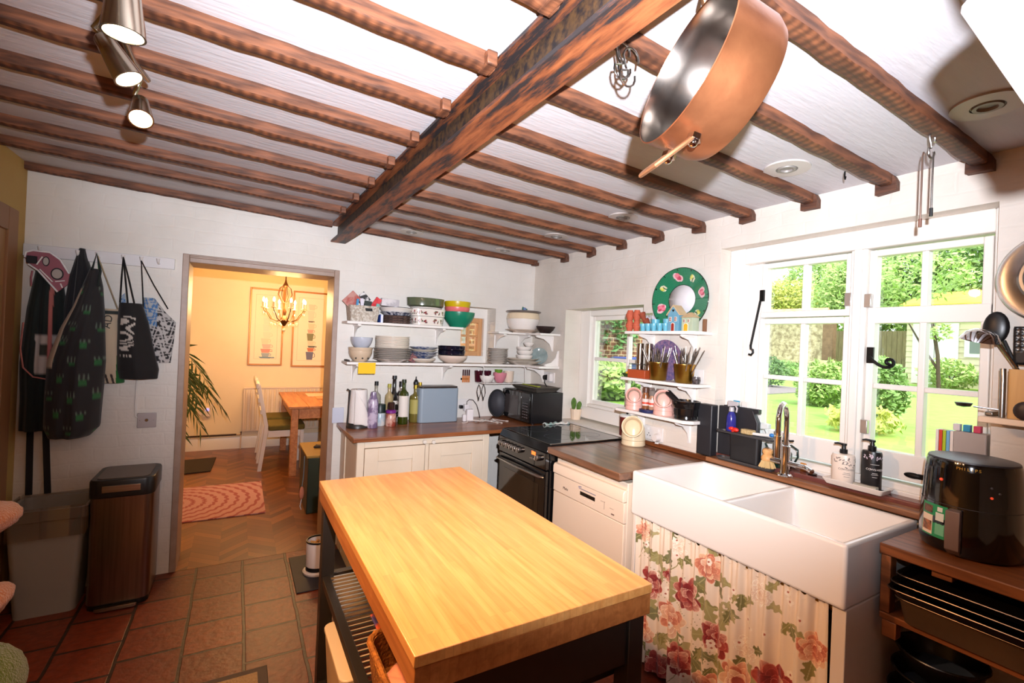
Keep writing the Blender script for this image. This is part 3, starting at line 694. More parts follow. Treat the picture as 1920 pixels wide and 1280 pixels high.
# base: white side panels, brass rod, floral curtain
t = thing('support_frame', 'white painted timber base carrying the belfast sink', 'support frame', (-.3, -2.36, 0))
PANW = mat('panel_white', (226, 214, 202), .5)
b = B(); b.box(-.575, -2.832, 0, -.03, -2.79, .7075); b.box(-.575, -1.908, 0, -.03, -1.888, .7075); b.box(-.05, -2.79, 0, -.03, -1.908, .7075)
b.box(-.50, -2.79, .68, -.05, -1.908, .7075); b.ob('panel', PANW, t, bevel=.003)
t = thing('curtain_rod', 'thin brass rod under the sink front holding the curtain', 'curtain rod', (-.558, -2.35, .688))
B().cyl((-.552, -2.79, .688), (-.552, -1.908, .688), .005, n=12).ob('rod', BRASSY, t)
for y in (-2.783, -1.915): B().cyl((-.552, y - .006, .688), (-.552, y + .006, .688), .012, n=16).ob('end_socket', BRASSY, t)

def flower_paint(U, V, asp, seed=5):
    """hand-painted peonies, buds and leaves; U,V in metres. returns rgb 0-255"""
    rr = random.Random(seed)
    out = np.empty(U.shape + (3,)); out[:] = (236, 218, 196)
    def put(mask, col): out[mask] = col
    def leaf(cx, cy, ang, L, w, col):
        c, s = math.cos(ang), math.sin(ang)
        du = (U - cx) * c + (V - cy) * s; dv = -(U - cx) * s + (V - cy) * c
        tt = du / L
        wid = w * np.sin(np.clip(tt, 0, 1) * PI) * (1 + .35 * np.sin(tt * 22))
        m = (tt > 0) & (tt < 1) & (np.abs(dv) < wid); put(m, col)
        put(m & (np.abs(dv) < w * .08), (176, 168, 116))
    def stem(x0, y0, x1, y1, k):
        for q in range(30):
            a = q / 29; x = x0 + (x1 - x0) * a + k * math.sin(a * PI); y = y0 + (y1 - y0) * a
            put((U - x) ** 2 + (V - y) ** 2 < .0022 ** 2, (140, 130, 66))
    def peony(cx, cy, r, pal):
        for ring, rad in ((0, .62), (1, .44), (2, .26), (3, .08)):
            m = (9, 8, 6, 3)[ring]
            for k in range(m):
                a = 2 * PI * k / m + ring * .4 + rr.uniform(-.25, .25); c, s = math.cos(a), math.sin(a); k2 = rr.uniform(.85, 1.15)
                px, py = cx + r * rad * c, cy + r * rad * s * .9; L = r * (.40 - .03 * ring) * k2; wd = r * (.27 - .02 * ring) * k2
                du = (U - px) * c + (V - py) * s; dv = -(U - px) * s + (V - py) * c
                e2 = (du / L) ** 2 + (dv / wd) ** 2; m_ = e2 < 1
                if not m_.any(): continue
                d_, l_ = pal[rr.randrange(len(pal))]; tt = np.clip((du[m_] / L + 1) / 2, 0, 1)[:, None] ** 1.2
                st = (.5 + .5 * np.sin(dv[m_] / wd * 9 + k))[:, None] * .25
                out[m_] = np.array(d_) * (1 - tt) + np.array(l_) * tt * (1 - st) + np.array(d_) * tt * st
                put(m_ & (e2 > .86), tuple(min(255, q + 22) for q in l_))
    REDS = [((112, 26, 28), (168, 58, 50)), ((140, 36, 36), (190, 92, 76)), ((126, 28, 32), (206, 140, 118)), ((150, 44, 40), (226, 186, 160)), ((104, 22, 26), (150, 44, 42))]
    PEACH = [((176, 82, 64), (226, 160, 124)), ((196, 110, 84), (238, 196, 160)), ((206, 136, 104), (242, 212, 182)), ((160, 66, 56), (214, 140, 110)), ((214, 150, 112), (240, 206, 170))]
    WHT = [((222, 190, 160), (246, 234, 216)), ((214, 178, 150), (240, 224, 204))]
    GR = [(140, 132, 76), (162, 152, 98), (118, 114, 66), (172, 160, 112), (128, 126, 84)]
    fl = [(.05, .62, .055, PEACH), (.12, .40, .075, REDS), (.26, .30, .085, PEACH), (.23, .47, .035, REDS), (.36, .44, .08, REDS), (.47, .60, .065, PEACH), (.52, .33, .075, REDS),
          (.08, .17, .08, PEACH), (.32, .14, .075, REDS), (.67, .36, .05, WHT), (.64, .22, .085, PEACH), (.80, .30, .09, REDS), (.49, .10, .08, PEACH), (.73, .60, .05, WHT), (.30, .62, .045, WHT),
          (.18, .04, .07, REDS), (.75, .08, .08, PEACH), (.62, .02, .06, REDS), (.95, .5, .06, PEACH), (.97, .2, .08, REDS)]
    for cx, cy, r, p in fl:
        for k in range(3):
            a = rr.uniform(0, 2 * PI); leaf(cx + .5 * r * math.cos(a), cy + .5 * r * math.sin(a), a, r * 1.5, r * .3, rr.choice(GR))
    for cx, cy in ((.1, .56), (.18, .55), (.24, .6), (.42, .52), (.56, .5), (.60, .48), (.64, .56), (.4, .22), (.45, .26), (.30, .25), (.2, .2), (.5, .2), (.57, .13), (.16, .1), (.7, .14), (.86, .1), (.86, .55)):
        for k in range(4): leaf(cx, cy, -PI / 2 + rr.uniform(-1.2, 1.2), rr.uniform(.045, .09), rr.uniform(.010, .017), rr.choice(GR))
    for q in range(14): stem(rr.uniform(0, 1), rr.uniform(0, .6), rr.uniform(0, 1), rr.uniform(0, .6), .03) if q % 2 else stem(*fl[q][:2], fl[q][0] + rr.uniform(-.08, .08), fl[q][1] - .14, .02)
    for cx, cy, r, p in fl: peony(cx, cy, r, p)
    for q in range(46):
        cx, cy = rr.uniform(0, 1), rr.uniform(0, .66)
        for k in range(5):
            a = 2 * PI * k / 5; put((U - cx - .008 * math.cos(a)) ** 2 + (V - cy - .008 * math.sin(a)) ** 2 < .0075 ** 2, rr.choice(WHT)[1])
        put((U - cx) ** 2 + (V - cy) ** 2 < .004 ** 2, (170, 90, 70))
    return out
nu, nv = 560, 330
L0, L1, zt0, zb0 = -1.912, -2.779, .704, .02
uu, vv = np.meshgrid(np.linspace(0, 1.0, nu + 1), np.linspace(0, .68, nv + 1))
cols = flower_paint(uu, vv, 1)
rr = random.Random(9); ph = [rr.uniform(0, 6) for _ in range(6)]
def cur(u, v):
    y = L0 + (L1 - L0) * u; z = zb0 + (zt0 - zb0) * v
    A = .013 + .010 * (1 - v)
    x = -.566 - A * (math.sin(u * 88 + ph[0] + .8 * math.sin(v * 3)) * .55 + math.sin(u * 41 + ph[1] + .6 * v) * .6 + .35 * math.sin(u * 190 + ph[2]) * (v ** 3))
    if v > .972: z += .006 * math.sin(u * 190 + ph[2])
    return (x - .004, y, z)
b = B(); b.grid(cur, nu, nv); b.c = [tuple(c) for c in cols.reshape(-1, 3)]
cu = b.ob('sink_curtain', mat('floral_cotton', (230, 210, 185), .85, attr=True, sheen=.2), smooth=180)
tag(cu, 'gathered cream cotton curtain with red and peach flowers under the sink', 'curtain')

# ------------------------------------------------------------------ ledge behind the sink, low shelf unit to the right
tag(B().box(-.066, -3.0, .921, -.001, -1.902, .949).ob('sink_ledge', wood('ledge_wood', (118, 74, 46), (166, 112, 74), 'y', 2.5, .3, coat=.35), bevel=.006), 'worn brown timber ledge running behind the sink', 'ledge')
SHW = wood('shelf_unit_wood', (104, 58, 30), (150, 90, 50), 'y', 2.5, .45)
t = thing('shelf_unit', 'rough brown timber shelf unit to the right of the sink', 'shelf unit', (-.2, -3.25, 0))
B().box(-.40, -3.62, .867, -.001, -2.846, .903).ob('top_board', SHW, t, bevel=.004)
b = B(); b.box(-.40, -3.62, .655, -.02, -2.852, .676); b.ob('lower_board', SHW, t, bevel=.003)
for u_ in ((-.395, -2.878, .677, -.35, -2.85, .866), (-.06, -2.878, .677, -.02, -2.85, .866), (-.395, -3.62, .677, -.35, -3.58, .866), (-.06, -3.62, .677, -.02, -3.58, .866), (-.40, -2.9, .60, -.36, -2.86, .6545), (-.395, -3.62, .351, -.35, -3.58, .6545), (-.06, -3.62, .351, -.02, -3.58, .6545), (-.395, -2.9, 0, -.35, -2.86, .3295), (-.395, -3.62, 0, -.35, -3.58, .3295), (-.06, -3.62, 0, -.02, -3.58, .3295)): B().box(*u_).ob('upright', SHW, t, bevel=.003)
b = B(); b.box(-.385, -3.03, .846, -.02, -2.98, .866); b.ob('batten', SHW, t, bevel=.002)
B().box(-.40, -3.62, .33, -.02, -2.838, .35).ob('bottom_board', SHW, t, bevel=.003)
tag(B().box(-.05, -2.88, .3505, -.02, -2.855, .6545).ob('waste_pipe', mat('pipe_white', (214, 210, 206), .4)), 'pale upright pipe behind the pans under the shelf unit', 'pipe')

# ------------------------------------------------------------------ wall shelves
BR = mat('white_bracket', (236, 230, 224), .4)
def bracket_y(parent, x, z, d=.17, up=False):
    """pressed metal bracket on the back wall: wall plate, arm and curved web"""
    s = 1 if up else -1
    b = B(); b.box(x - .012, -.006, z, x + .012, -.0005, z + s * .13); b.box(x - .012, -d, z + s * .0005, x + .012, -.006, z + s * .012)
    pl = [(-.006, z + s * .012), (-d, z + s * .012), (-d, z + s * .016), (-d * .55, z + s * .03), (-d * .2, z + s * .07), (-.006, z + s * .13)]
    b.prism(pl, 'x', x - .004, x + .004); return b.ob('bracket', BR, parent, bevel=.001)
def bracket_x(parent, y, z, d=.13, up=False):
    s = 1 if up else -1
    b = B(); b.box(-.006, y - .012, z, -.0005, y + .012, z + s * .13); b.box(-d, y - .012, z + s * .0005, -.006, y + .012, z + s * .012)
    pl = [(-.006, z + s * .012), (-d, z + s * .012), (-d, z + s * .016), (-d * .55, z + s * .03), (-d * .2, z + s * .07), (-.006, z + s * .13)]
    b.prism([(q[0], q[1]) for q in pl], 'y', y - .004, y + .004); return b.ob('bracket', BR, parent, bevel=.001)
t = thing('wall_shelf', 'upper white shelf on the back wall holding basket and dishes', 'shelf', (-1.2, -.1, 1.61))
B().box(-1.652, -.205, 1.61, -.775, -.001, 1.628).ob('board', SHELFW, t, bevel=.002)
bracket_y(t, -1.56, 1.61); bracket_y(t, -.92, 1.61)
t = thing('wall_shelf', 'long lower white shelf on the back wall holding plates', 'shelf', (-.8, -.1, 1.325))
B().prism([(-1.642, -.001), (-1.642, -.205), (-.2, -.205), (-.2, -.43), (-.001, -.43), (-.001, -.001)], 'z', 1.325, 1.343).ob('board', SHELFW, t, bevel=.002)
bracket_y(t, -1.56, 1.325); bracket_y(t, -.85, 1.325); bracket_x(t, -.2, 1.325, .17); bracket_x(t, -.405, 1.343, .13, True)
t = thing('wall_shelf', 'small white corner shelf holding the lidded casserole', 'shelf', (-.2, -.1, 1.596))
B().prism([(-.455, -.001), (-.455, -.2), (-.2, -.2), (-.2, -.43), (-.001, -.43), (-.001, -.001)], 'z', 1.596, 1.612).ob('board', SHELFW, t, bevel=.002)
bracket_y(t, -.38, 1.596); bracket_y(t, -.14, 1.596); bracket_x(t, -.32, 1.596, .17)
RS = [(1.612, -1.318, -1.868, .15, 'top white shelf between the windows holding pots and clay houses'), (1.318, -1.308, -1.872, .16, 'middle white shelf between the windows holding cutlery pots'),
      (1.112, -1.262, -1.852, .15, 'lowest white shelf between the windows holding pink pots')]
for z, ya, yb, d, lb in RS:
    t = thing('wall_shelf', lb, 'shelf', (-.07, -1.6, z))
    B().prism([(-.001, ya), (-d + .012, ya), (-d, ya - .012), (-d, yb + .04), (-d + .04, yb), (-.001, yb)], 'z', z, z + .018).ob('board', SHELFW, t, bevel=.002)
    bracket_x(t, ya - .12, z, d - .03); bracket_x(t, yb + .11, z, d - .03)

# ------------------------------------------------------------------ bins
t = thing('pedal_bin', 'tall stainless pedal bin with black lid beside the doorway', 'bin', (-2.82, -.2, 0))
def binp(g, q=0): return rrect(-2.945 + g, -.335 + g, -2.672 - g, -.012 - g, .045 - g * .4)
BS = mat('bin_steel', (146, 128, 118), .3, 1.0, col2=(122, 106, 98), nscale=2, stretch=(40, 40, 1))
B().prism(binp(0), 'z', .03, .60).ob('body', BS, t, bevel=.002)
B().prism(binp(.004), 'z', 0, .0295).ob('base', BLACK, t, bevel=.003)
lid = B().loft([[(p[0], p[1], z) for p in binp(g)] for z, g in ((.6005, -.006), (.685, -.006), (.695, -.002))]).ob('lid', BLACK, t, bevel=.003)
B().prism(binp(.022), 'z', .6955, .699).ob('lid_panel', mat('lid_grey', (118, 106, 98), .45, .3), lid)
B().prism(rrect(-2.89, -.352, -2.725, -.345, .003), 'z', .632, .668).ob('lid_handle', STEEL, lid, bevel=.002)
b = B(); b.prism(rrect(-2.90, -.372, -2.72, -.336, .02), 'z', .008, .022); b.ob('pedal', STEEL, t, bevel=.003)
t = thing('swing_bin', 'grey plastic bin with clear liner left of the pedal bin', 'bin', (-3.1, -.2, 0))
GP = mat('grey_bin_plastic', (150, 146, 140), .45)
def gb(g, z): return [(p[0], p[1], z) for p in rrect(-3.27 + g, -.30 + g, -2.965 - g, -.03 - g, .03)]
B().loft([gb(.03, 0), gb(.0, .50), gb(-.012, .505), gb(-.012, .56), gb(.004, .56), gb(.035, .02)]).ob('tub', GP, t)
rr = random.Random(21)
def liner(u, v):
    P = rrect(-3.285, -.316, -2.95, -.014, .03, 11); n = len(P); p = P[int(u * n) % n]; q = P[(int(u * n) + 1) % n]; a = u * n - int(u * n)
    x, y = p[0] + (q[0] - p[0]) * a, p[1] + (q[1] - p[1]) * a
    c = (-3.117, -.165); k = 1 + .02 * math.sin(u * 70) + .02 * v
    return (c[0] + (x - c[0]) * k, c[1] + (y - c[1]) * k, .575 - .13 * v - .03 * math.sin(u * 9 + 1) * v + .004 * math.sin(u * 120))
B().grid(liner, 120, 8).ob('bin_liner', glass_mat('clear_liner', (226, 224, 222), .16), t, smooth=60)
# ------------------------------------------------------------------ crockery helpers
CRM = mat('cream_glaze', (222, 210, 194), .22, coat=.3)
GRYP = mat('grey_white_glaze', (196, 186, 176), .25, coat=.3)
WHG = mat('white_glaze', (234, 226, 218), .18, coat=.4)
def plate_prof(r, h=.02, foot=.55): return [(0, .003), (r * foot - .004, .003), (r * foot - .002, 0), (r * foot, 0), (r * foot + .003, .004), (r * .97, h), (r, h + .002), (r * .985, h + .004), (r * .72, .009), (r * .62, .007), (0, .006)]
def bowl_prof(r, h, foot=.5, t=.004, curve=.6):
    o = [(0, .003), (r * foot - .003, .003), (r * foot - .002, 0), (r * foot, 0)]
    n = 8
    for k in range(1, n + 1):
        a = k / n; o.append((r * foot + (r - r * foot) * math.sin(a * PI / 2) ** (curve * 1.2), .003 + (h - .003) * a))
    o.append((r - t * .5, h + .001))
    for k in range(n, 0, -1):
        a = k / n; o.append((max(.001, r * foot + (r - r * foot) * math.sin(a * PI / 2) ** (curve * 1.2) - t), .003 + (h - .003) * a + (t if k == 1 else 0)))
    o.append((0, t + .003)); return o
def piece(name, prof, m, c, label, cat, group=None, n=32, sx=1, sy=1):
    return tag(B().lathe(prof, c, n, sx, sy).ob(name, m), label, cat, group)

# ---- upper shelf on the back wall
Z1 = 1.629
WK = mat('white_wicker', (224, 216, 204), .6, col2=(176, 160, 142), nscale=70, namt=.5, bump=.9, bscale=110)
t = thing('storage_basket', 'white plastic wicker basket full of packets at the shelf end', 'basket', (-1.535, -.12, Z1))
bx0, bx1, by0, by1 = -1.635, -1.425, -.192, -.03
rg = [[(p[0], p[1], z) for p in rrect(bx0 + g, by0 + g, bx1 - g, by1 - g, .015)] for z, g in ((Z1, .012), (Z1 + .108, 0), (Z1 + .112, -.003), (Z1 + .112, .004), (Z1 + .01, .016))]
B().loft(rg).ob('body', WK, t)
B().prism([(-1.525, Z1 + .075), (-1.478, Z1 + .075), (-1.484, Z1 + .095), (-1.53, Z1 + .095)], 'y', by0 - .0015, by0 + .003).ob('hand_hole', BLACKM, t)
def slab(name, c, w, h, d, ang, m, label, cat, tilt=0):
    b = B(); b.m = Matrix.Translation(c) @ Matrix.Rotation(ang, 4, 'Y') @ Matrix.Rotation(tilt, 4, 'X'); b.box(-w / 2, -d / 2, -h / 2, w / 2, d / 2, h / 2)
    return tag(b.ob(name, m, bevel=.0015), label, cat)
slab('recipe_card', (-1.612, -.13, Z1 + .15), .085, .105, .003, .75, mat('pink_card', (196, 140, 128), .6, col2=(176, 74, 62), nscale=14, namt=.35), 'pinkish card turned on its corner in the white basket', 'card')
slab('printed_packet', (-1.513, -.10, Z1 + .15), .075, .12, .012, -.75, mat('black_white_print', (226, 222, 220), .4, col2=(24, 22, 24), nscale=22, namt=.12), 'black and white printed packet leaning in the white basket', 'packet')
slab('red_packet', (-1.452, -.12, Z1 + .12), .045, .13, .02, .55, mat('red_foil', (206, 34, 42), .3, col2=(236, 90, 96), nscale=10, namt=.4), 'shiny red packet leaning in the white basket', 'packet')
slab('blue_tube', (-1.578, -.145, Z1 + .115), .016, .09, .016, .08, mat('sky_blue', (60, 142, 190), .4), 'narrow blue tube standing in the white basket', 'tube')
slab('green_packet', (-1.505, -.145, Z1 + .115), .05, .07, .012, .1, mat('dark_green_pack', (18, 34, 26), .5), 'dark green packet standing in the white basket', 'packet')
slab('white_box', (-1.545, -.15, Z1 + .12), .022, .09, .012, -.1, mat('pale_lilac_card', (220, 214, 226), .6), 'slim pale carton standing in the white basket', 'carton')
slab('teal_packet', (-1.44, -.155, Z1 + .10), .022, .07, .01, .2, mat('teal_pack', (120, 176, 166), .5), 'pale teal packet at right of the white basket', 'packet')
t = thing('small_carton', 'slim white and blue carton between basket and dark dishes', 'carton', (-1.408, -.14, Z1))
B().box(-1.415, -.178, Z1, -1.398, -.10, Z1 + .058).ob('box', mat('carton_white', (226, 228, 240), .5), t, bevel=.001); B().box(-1.4195, -.178, Z1, -1.4155, -.10, Z1 + .058).ob('side', mat('carton_blue', (40, 78, 160), .5), t)
DK = mat('dark_check_dish', (52, 44, 46), .4, col2=(122, 98, 88), nscale=70, namt=.5)
for k in range(3):
    piece('oven_dish', [(0, .002), (.085, .002), (.095, .0), (.108, .016), (.112, .0175), (.106, .018), (.09, .004), (0, .004)], DK, (-1.285, -.118, Z1 + .0006 + k * .0192), 'dark checked oval oven dish, ' + ['lowest', 'middle', 'uppermost'][k] + ' of its stack', 'dish', 'dark checked dishes', sy=.95)
BWB = mat('blue_patterned_rim', (42, 50, 78), .3, col2=(196, 196, 202), nscale=45, namt=.25)
piece('pie_dish', [(0, .003), (.095, .0), (.105, .012), (.12, .02), (.121, .023), (.105, .02), (0, .01)], BWB, (-1.283, -.118, Z1 + .0596), 'navy and white patterned dish above the dark checked dishes', 'dish', sy=.94)
t = piece('pie_dish', [(0, .003), (.10, 0), (.112, .012), (.124, .03), (.127, .032), (.122, .034), (.105, .014), (0, .012)], WHG, (-1.29, -.118, Z1 + .083), 'white enamel pie dish with navy rim topping the dish stack', 'dish', sy=.94)
B().lathe([(.1235, .032), (.1285, .032), (.1285, .0355), (.1235, .0355)], (-1.29, -.118, Z1 + .083), 32, 1, .94).ob('rim', mat('navy_rim', (24, 26, 44), .3), t)
slab('paper_bundle', (-1.335, -.1, Z1 + .152), .13, .055, .05, .06, mat('white_plastic_wrap', (222, 214, 214), .5, col2=(190, 182, 184), nscale=16, namt=.3), 'crumpled white plastic bag lying in the top enamel dish', 'bag')
# floral casserole dishes: painted bands
def floral(nu, nv, per, cols=((150, 60, 52), (84, 92, 62), (110, 62, 74))):
    rr = random.Random(4); u, v = np.meshgrid(np.linspace(0, 1, nu + 1), np.linspace(0, 1, nv + 1))
    o = np.empty(u.shape + (3,)); o[:] = (232, 222, 212)
    for k in range(per):
        c = (k + .5) / per
        for q in range(9):
            x = c + rr.uniform(-.36, .36) / per; y = .5 + rr.uniform(-.22, .22)
            m = ((u - x) * per / .09) ** 2 + ((v - y) / .11) ** 2 < 1; o[m] = cols[q % 3]
    return o
def floral_dish(c, rx, ry, h, label):
    t = thing('casserole_dish', label, 'casserole', c, 'floral casseroles')
    b = B(); nu, nv = 220, 16
    def P(u, v):
        a = 2 * PI * u; s = 1 + .04 * v
        e = .55
        cx = math.copysign(abs(math.cos(a)) ** e, math.cos(a)); cy = math.copysign(abs(math.sin(a)) ** e, math.sin(a))
        return (c[0] + rx * s * cx, c[1] + ry * s * cy, c[2] + h * v)
    b.grid(P, nu, nv); b.c = [tuple(q) for q in floral(nu, nv, 16).reshape(-1, 3)]
    b.ob('body', mat('painted_pottery', (230, 220, 210), .2, attr=True, coat=.4), t)
    ring = lambda s, z: [(c[0] + (P(k / 60, 0)[0] - c[0]) * s, c[1] + (P(k / 60, 0)[1] - c[1]) * s, z) for k in range(60)]
    B().loft([ring(.97, c[2] + .0005), ring(.97, c[2] + .004), ring(.99, c[2] + h - .002), ring(1.05, c[2] + h - .002), ring(1.06, c[2] + h + .002), ring(.96, c[2] + h + .002), ring(.9, c[2] + .01)]).ob('lining', WHG, t)
    return t
floral_dish((-1.052, -.115, Z1 + .0002), .122, .09, .062, 'white casserole with painted flower band, lower of two under the green dish')
floral_dish((-1.052, -.115, Z1 + .067), .134, .095, .054, 'wider white casserole with painted flower band just under the green dish')
piece('serving_dish', [(0, 0), (.10, 0), (.118, .004), (.124, .012), (.115, .013), (0, .008)], WHG, (-1.055, -.115, Z1 + .124), 'shallow white dish directly under the olive green dish', 'dish', sy=.78)
t = piece('oval_dish', [(0, .003), (.12, 0), (.142, .01), (.146, .062), (.149, .066), (.142, .066), (.136, .014), (0, .01)], mat('olive_glaze', (92, 100, 76), .2, coat=.5), (-1.062, -.115, Z1 + .1385), 'large olive green oval dish on top of the floral casseroles', 'dish', sy=.72)
TEAL = mat('teal_plastic', (24, 126, 96), .3, coat=.2)
piece('mixing_bowl', bowl_prof(.128, .118, .5, .004, .8), TEAL, (-.785, -.125, Z1), 'big teal green mixing bowl at right end of upper shelf', 'bowl')
piece('mixing_bowl', bowl_prof(.100, .05, .8, .004, .5), mat('pink_plastic', (232, 116, 116), .35), (-.80, -.125, Z1 + .106), 'pink plastic bowl nested between yellow and teal bowls', 'bowl')
piece('mixing_bowl', bowl_prof(.1045, .055, .85, .004, .5), mat('yellow_plastic', (206, 176, 12), .35), (-.80, -.125, Z1 + .145), 'yellow plastic bowl on top of the pink and teal bowls', 'bowl')
# ---- lower shelf
Z2 = 1.344
piece('bowl', bowl_prof(.082, .075, .5, .005), mat('star_glaze', (212, 188, 160), .3, coat=.3), (-1.535, -.12, Z2), 'beige bowl with dark stars, lower one standing on the shelf', 'bowl', 'beige star bowls')
t = bpy.data.objects[-1] if False else None
sb = piece('bowl', bowl_prof(.085, .07, .5, .005), mat('star_glaze', (212, 188, 160)), (-1.535, -.12, Z2 + .0305), 'beige star bowl nested under the pale blue bowl', 'bowl', 'beige star bowls')
def star(c, r, m, parent, rot):
    b = B(); pl = []
    for k in range(10):
        a = PI / 2 + PI * k / 5; q = r if k % 2 == 0 else r * .42; pl.append((q * math.cos(a), q * math.sin(a)))
    b.m = Matrix.Translation(c) @ rot.to_4x4(); b.prism(pl, 'z', -.001, .002); return b.ob('painted_star', m, parent)
for a in (-2.2, -1.57, -.95):
    rt = basis((-math.sin(a), math.cos(a), 0), (0, 0, 1), (math.cos(a), math.sin(a), 0))
    star((-1.535 + .0715 * math.cos(a), -.12 + .0715 * math.sin(a), Z2 + .025), .009, BLACKM, [o for o in bpy.data.objects if o.get('label', '').startswith('beige bowl with')][0], rt)
piece('bowl', bowl_prof(.077, .078, .55, .005), mat('pale_blue_glaze', (178, 184, 198), .25, coat=.4, col2=(196, 200, 210), nscale=14), (-1.53, -.12, Z2 + .095), 'pale blue bowl on top of the beige star bowls', 'bowl')
tag(B().box(-1.635, -.17, Z2, -1.615, -.06, Z2 + .012).ob('shelf_oddment', mat('dark_brown', (46, 32, 30), .6), bevel=.003), 'small dark flat thing at left end of lower shelf', 'oddment')
for k in range(7):
    piece('dinner_plate', plate_prof(.137 - .002 * (k % 2), .024), GRYP, (-1.312 + .002 * (k % 3), -.14, Z2 + k * .0125), 'off white dinner plate, ' + NTH[k] + ' from the bottom of the tallest plate stack', 'plate', 'tall stack of off white plates')
for k in range(8):
    piece('side_plate', [(0, .001), (.118, .001), (.12, 0), (.1235, .006), (.1235, .0095), (.119, .0095), (.115, .004), (0, .004)], CRM, (-1.312, -.14, Z2 + .1055 + k * .0108), 'cream straight-rimmed plate, ' + ORD[7 - k] + ' of those crowning the tallest stack', 'plate', 'cream plates crowning the tall stack')
BLP = mat('blue_white_glaze', (76, 92, 136), .25, coat=.4, col2=(190, 190, 196), nscale=26, namt=.3)
piece('footed_bowl', bowl_prof(.10, .032, .55), CRM, (-1.068, -.12, Z2), 'cream footed bowl at the bottom of the blue plate stack', 'bowl')
for k, (m, lb) in enumerate(((BLP, 'blue and white plate, lowest blue one of its stack'), (BLP, 'blue and white plate, second blue one from the bottom'), (CRM, 'cream plate sandwiched between the blue plates'), (BLP, 'blue and white plate, topmost of the blue stack'))):
    piece('plate', plate_prof(.106 + .002 * (k % 2), .026), m, (-1.066 + .003 * (k % 2), -.12, Z2 + .034 + k * .0185), lb, 'plate', 'blue plate stack')
slab('patterned_trivet', (-1.155, -.155, Z2 + .032), .05, .065, .008, .5, mat('dark_red_pattern', (70, 48, 62), .6, col2=(150, 92, 84), nscale=50, namt=.4), 'dark patterned trivet leaning between the plate stacks', 'trivet')
piece('serving_bowl', bowl_prof(.118, .06, .45, .005), mat('cream_spot_glaze', (226, 206, 190), .2, coat=.4), (-.825, -.13, Z2), 'wide cream bowl under the two navy bowls', 'bowl')
NAV = mat('navy_glaze', (22, 22, 38), .15, coat=.6)
for k in range(2):
    piece('navy_bowl', [(0, .002), (.095, 0), (.104, .006), (.108, .034), (.11, .036), (.104, .036), (.1, .008), (0, .006)], NAV, (-.835, -.13, Z2 + .0625 + k * .037), 'navy ribbed bowl, ' + ['lower', 'upper'][k] + ' of the pair on the cream bowl', 'bowl', 'navy bowls')
for k in range(9):
    piece('small_plate', plate_prof(.088 - .002 * (k % 2), .018), GRYP, (-.42 + .002 * (k % 3), -.125, Z2 + k * .0135), 'small grey white plate, ' + NTH[k] + ' from the bottom of the stack by the internal window', 'plate', 'stack of small grey white plates')
for k in range(2):
    piece('serving_platter', plate_prof(.155 - .008 * k, .03, .5), CRM, (-.2 - .012 * k, -.185, Z2 + k * .02), 'large cream platter, ' + ['lower', 'upper'][k] + ' of two in the shelf corner', 'platter', 'cream platters')
for k, (r, h, x) in enumerate(((.072, .05, -.195), (.07, .05, -.19), (.066, .045, -.2))):
    piece('breakfast_bowl', bowl_prof(r, h, .45), WHG, (x, -.19, Z2 + .031 + k * .037), 'white bowl, ' + ['lowest', 'middle', 'topmost'][k] + ' of the three stacked on the cream platters', 'bowl', 'white bowls on the platters')
t = piece('breakfast_bowl', bowl_prof(.046, .035, .5), WHG, (-.165, -.205, Z2 + .152), 'tiny white bowl tipped on top of the white bowl stack', 'bowl')
GB = mat('blue_grey_glass', (112, 130, 130), .08, coat=.6, col2=(160, 172, 168), nscale=12)
b = B(); b.lathe(plate_prof(.075, .014), (0, 0, 0), 32); o = b.ob('glass_plate', GB, at=(0, 0, 0)); o.rotation_euler = (math.radians(68), 0, math.radians(-35)); o.location = (-.052, -.20, Z2 + .073)
tag(o, 'blue grey patterned plate leaning upright in the shelf corner', 'plate')
# ---- corner shelf
Z3 = 1.613
piece('serving_platter', plate_prof(.15, .022), mat('blush_glaze', (226, 206, 188), .25, coat=.3), (-.21, -.17, Z3), 'blush platter under the lidded white casserole', 'platter')
t = thing('casserole', 'big white round casserole with grey lid and fruit knob', 'casserole', (-.21, -.17, Z3 + .024))
z = Z3 + .024
B().lathe([(0, 0), (.105, 0), (.122, .02), (.136, .06), (.139, .09)], (-.21, -.17, z), 40).ob('body', WHG, t)
B().lathe([(.139, .0902), (.1415, .092), (.139, .116), (.132, .14), (.126, .14)], (-.21, -.17, z), 40).ob('cream_band', mat('band_cream', (226, 204, 172), .25, coat=.3), t)
ld = B().lathe([(0, .142), (.13, .142), (.148, .15), (.151, .156), (.146, .159), (.12, .162), (0, .165)], (-.21, -.17, z), 40).ob('lid', mat('grey_glaze', (112, 102, 98), .3, coat=.3), t)
kb = B().sph((-.205, -.175, z + .178), (.018, .018, .014), 12, 8).ob('knob', mat('fruit_blue', (112, 132, 176), .3), ld)
b = B(); b.sph((-.222, -.178, z + .184), (.007, .007, .014), 8, 6); b.sph((-.19, -.18, z + .176), (.012, .009, .008), 8, 6); b.ob('leaf', mat('fruit_green', (46, 110, 92), .3), ld)
piece('wooden_bowl', [(0, .002), (.035, 0), (.066, .03), (.078, .052), (.08, .058), (.074, .056), (.055, .028), (0, .01)], mat('dark_bowl_wood', (40, 24, 22), .5, bump=.4, bscale=60), (-.095, -.345, Z3), 'small dark carved bowl at right end of the corner shelf', 'bowl', sx=1.0)
# ---- yellow note hanging from the lower shelf edge
tag(B().box(-1.565, -.2075, 1.262, -1.445, -.2062, 1.34).ob('sticky_note', mat('yellow_paper', (244, 196, 20), .7)), 'plain yellow note stuck to the lower shelf edge', 'note')
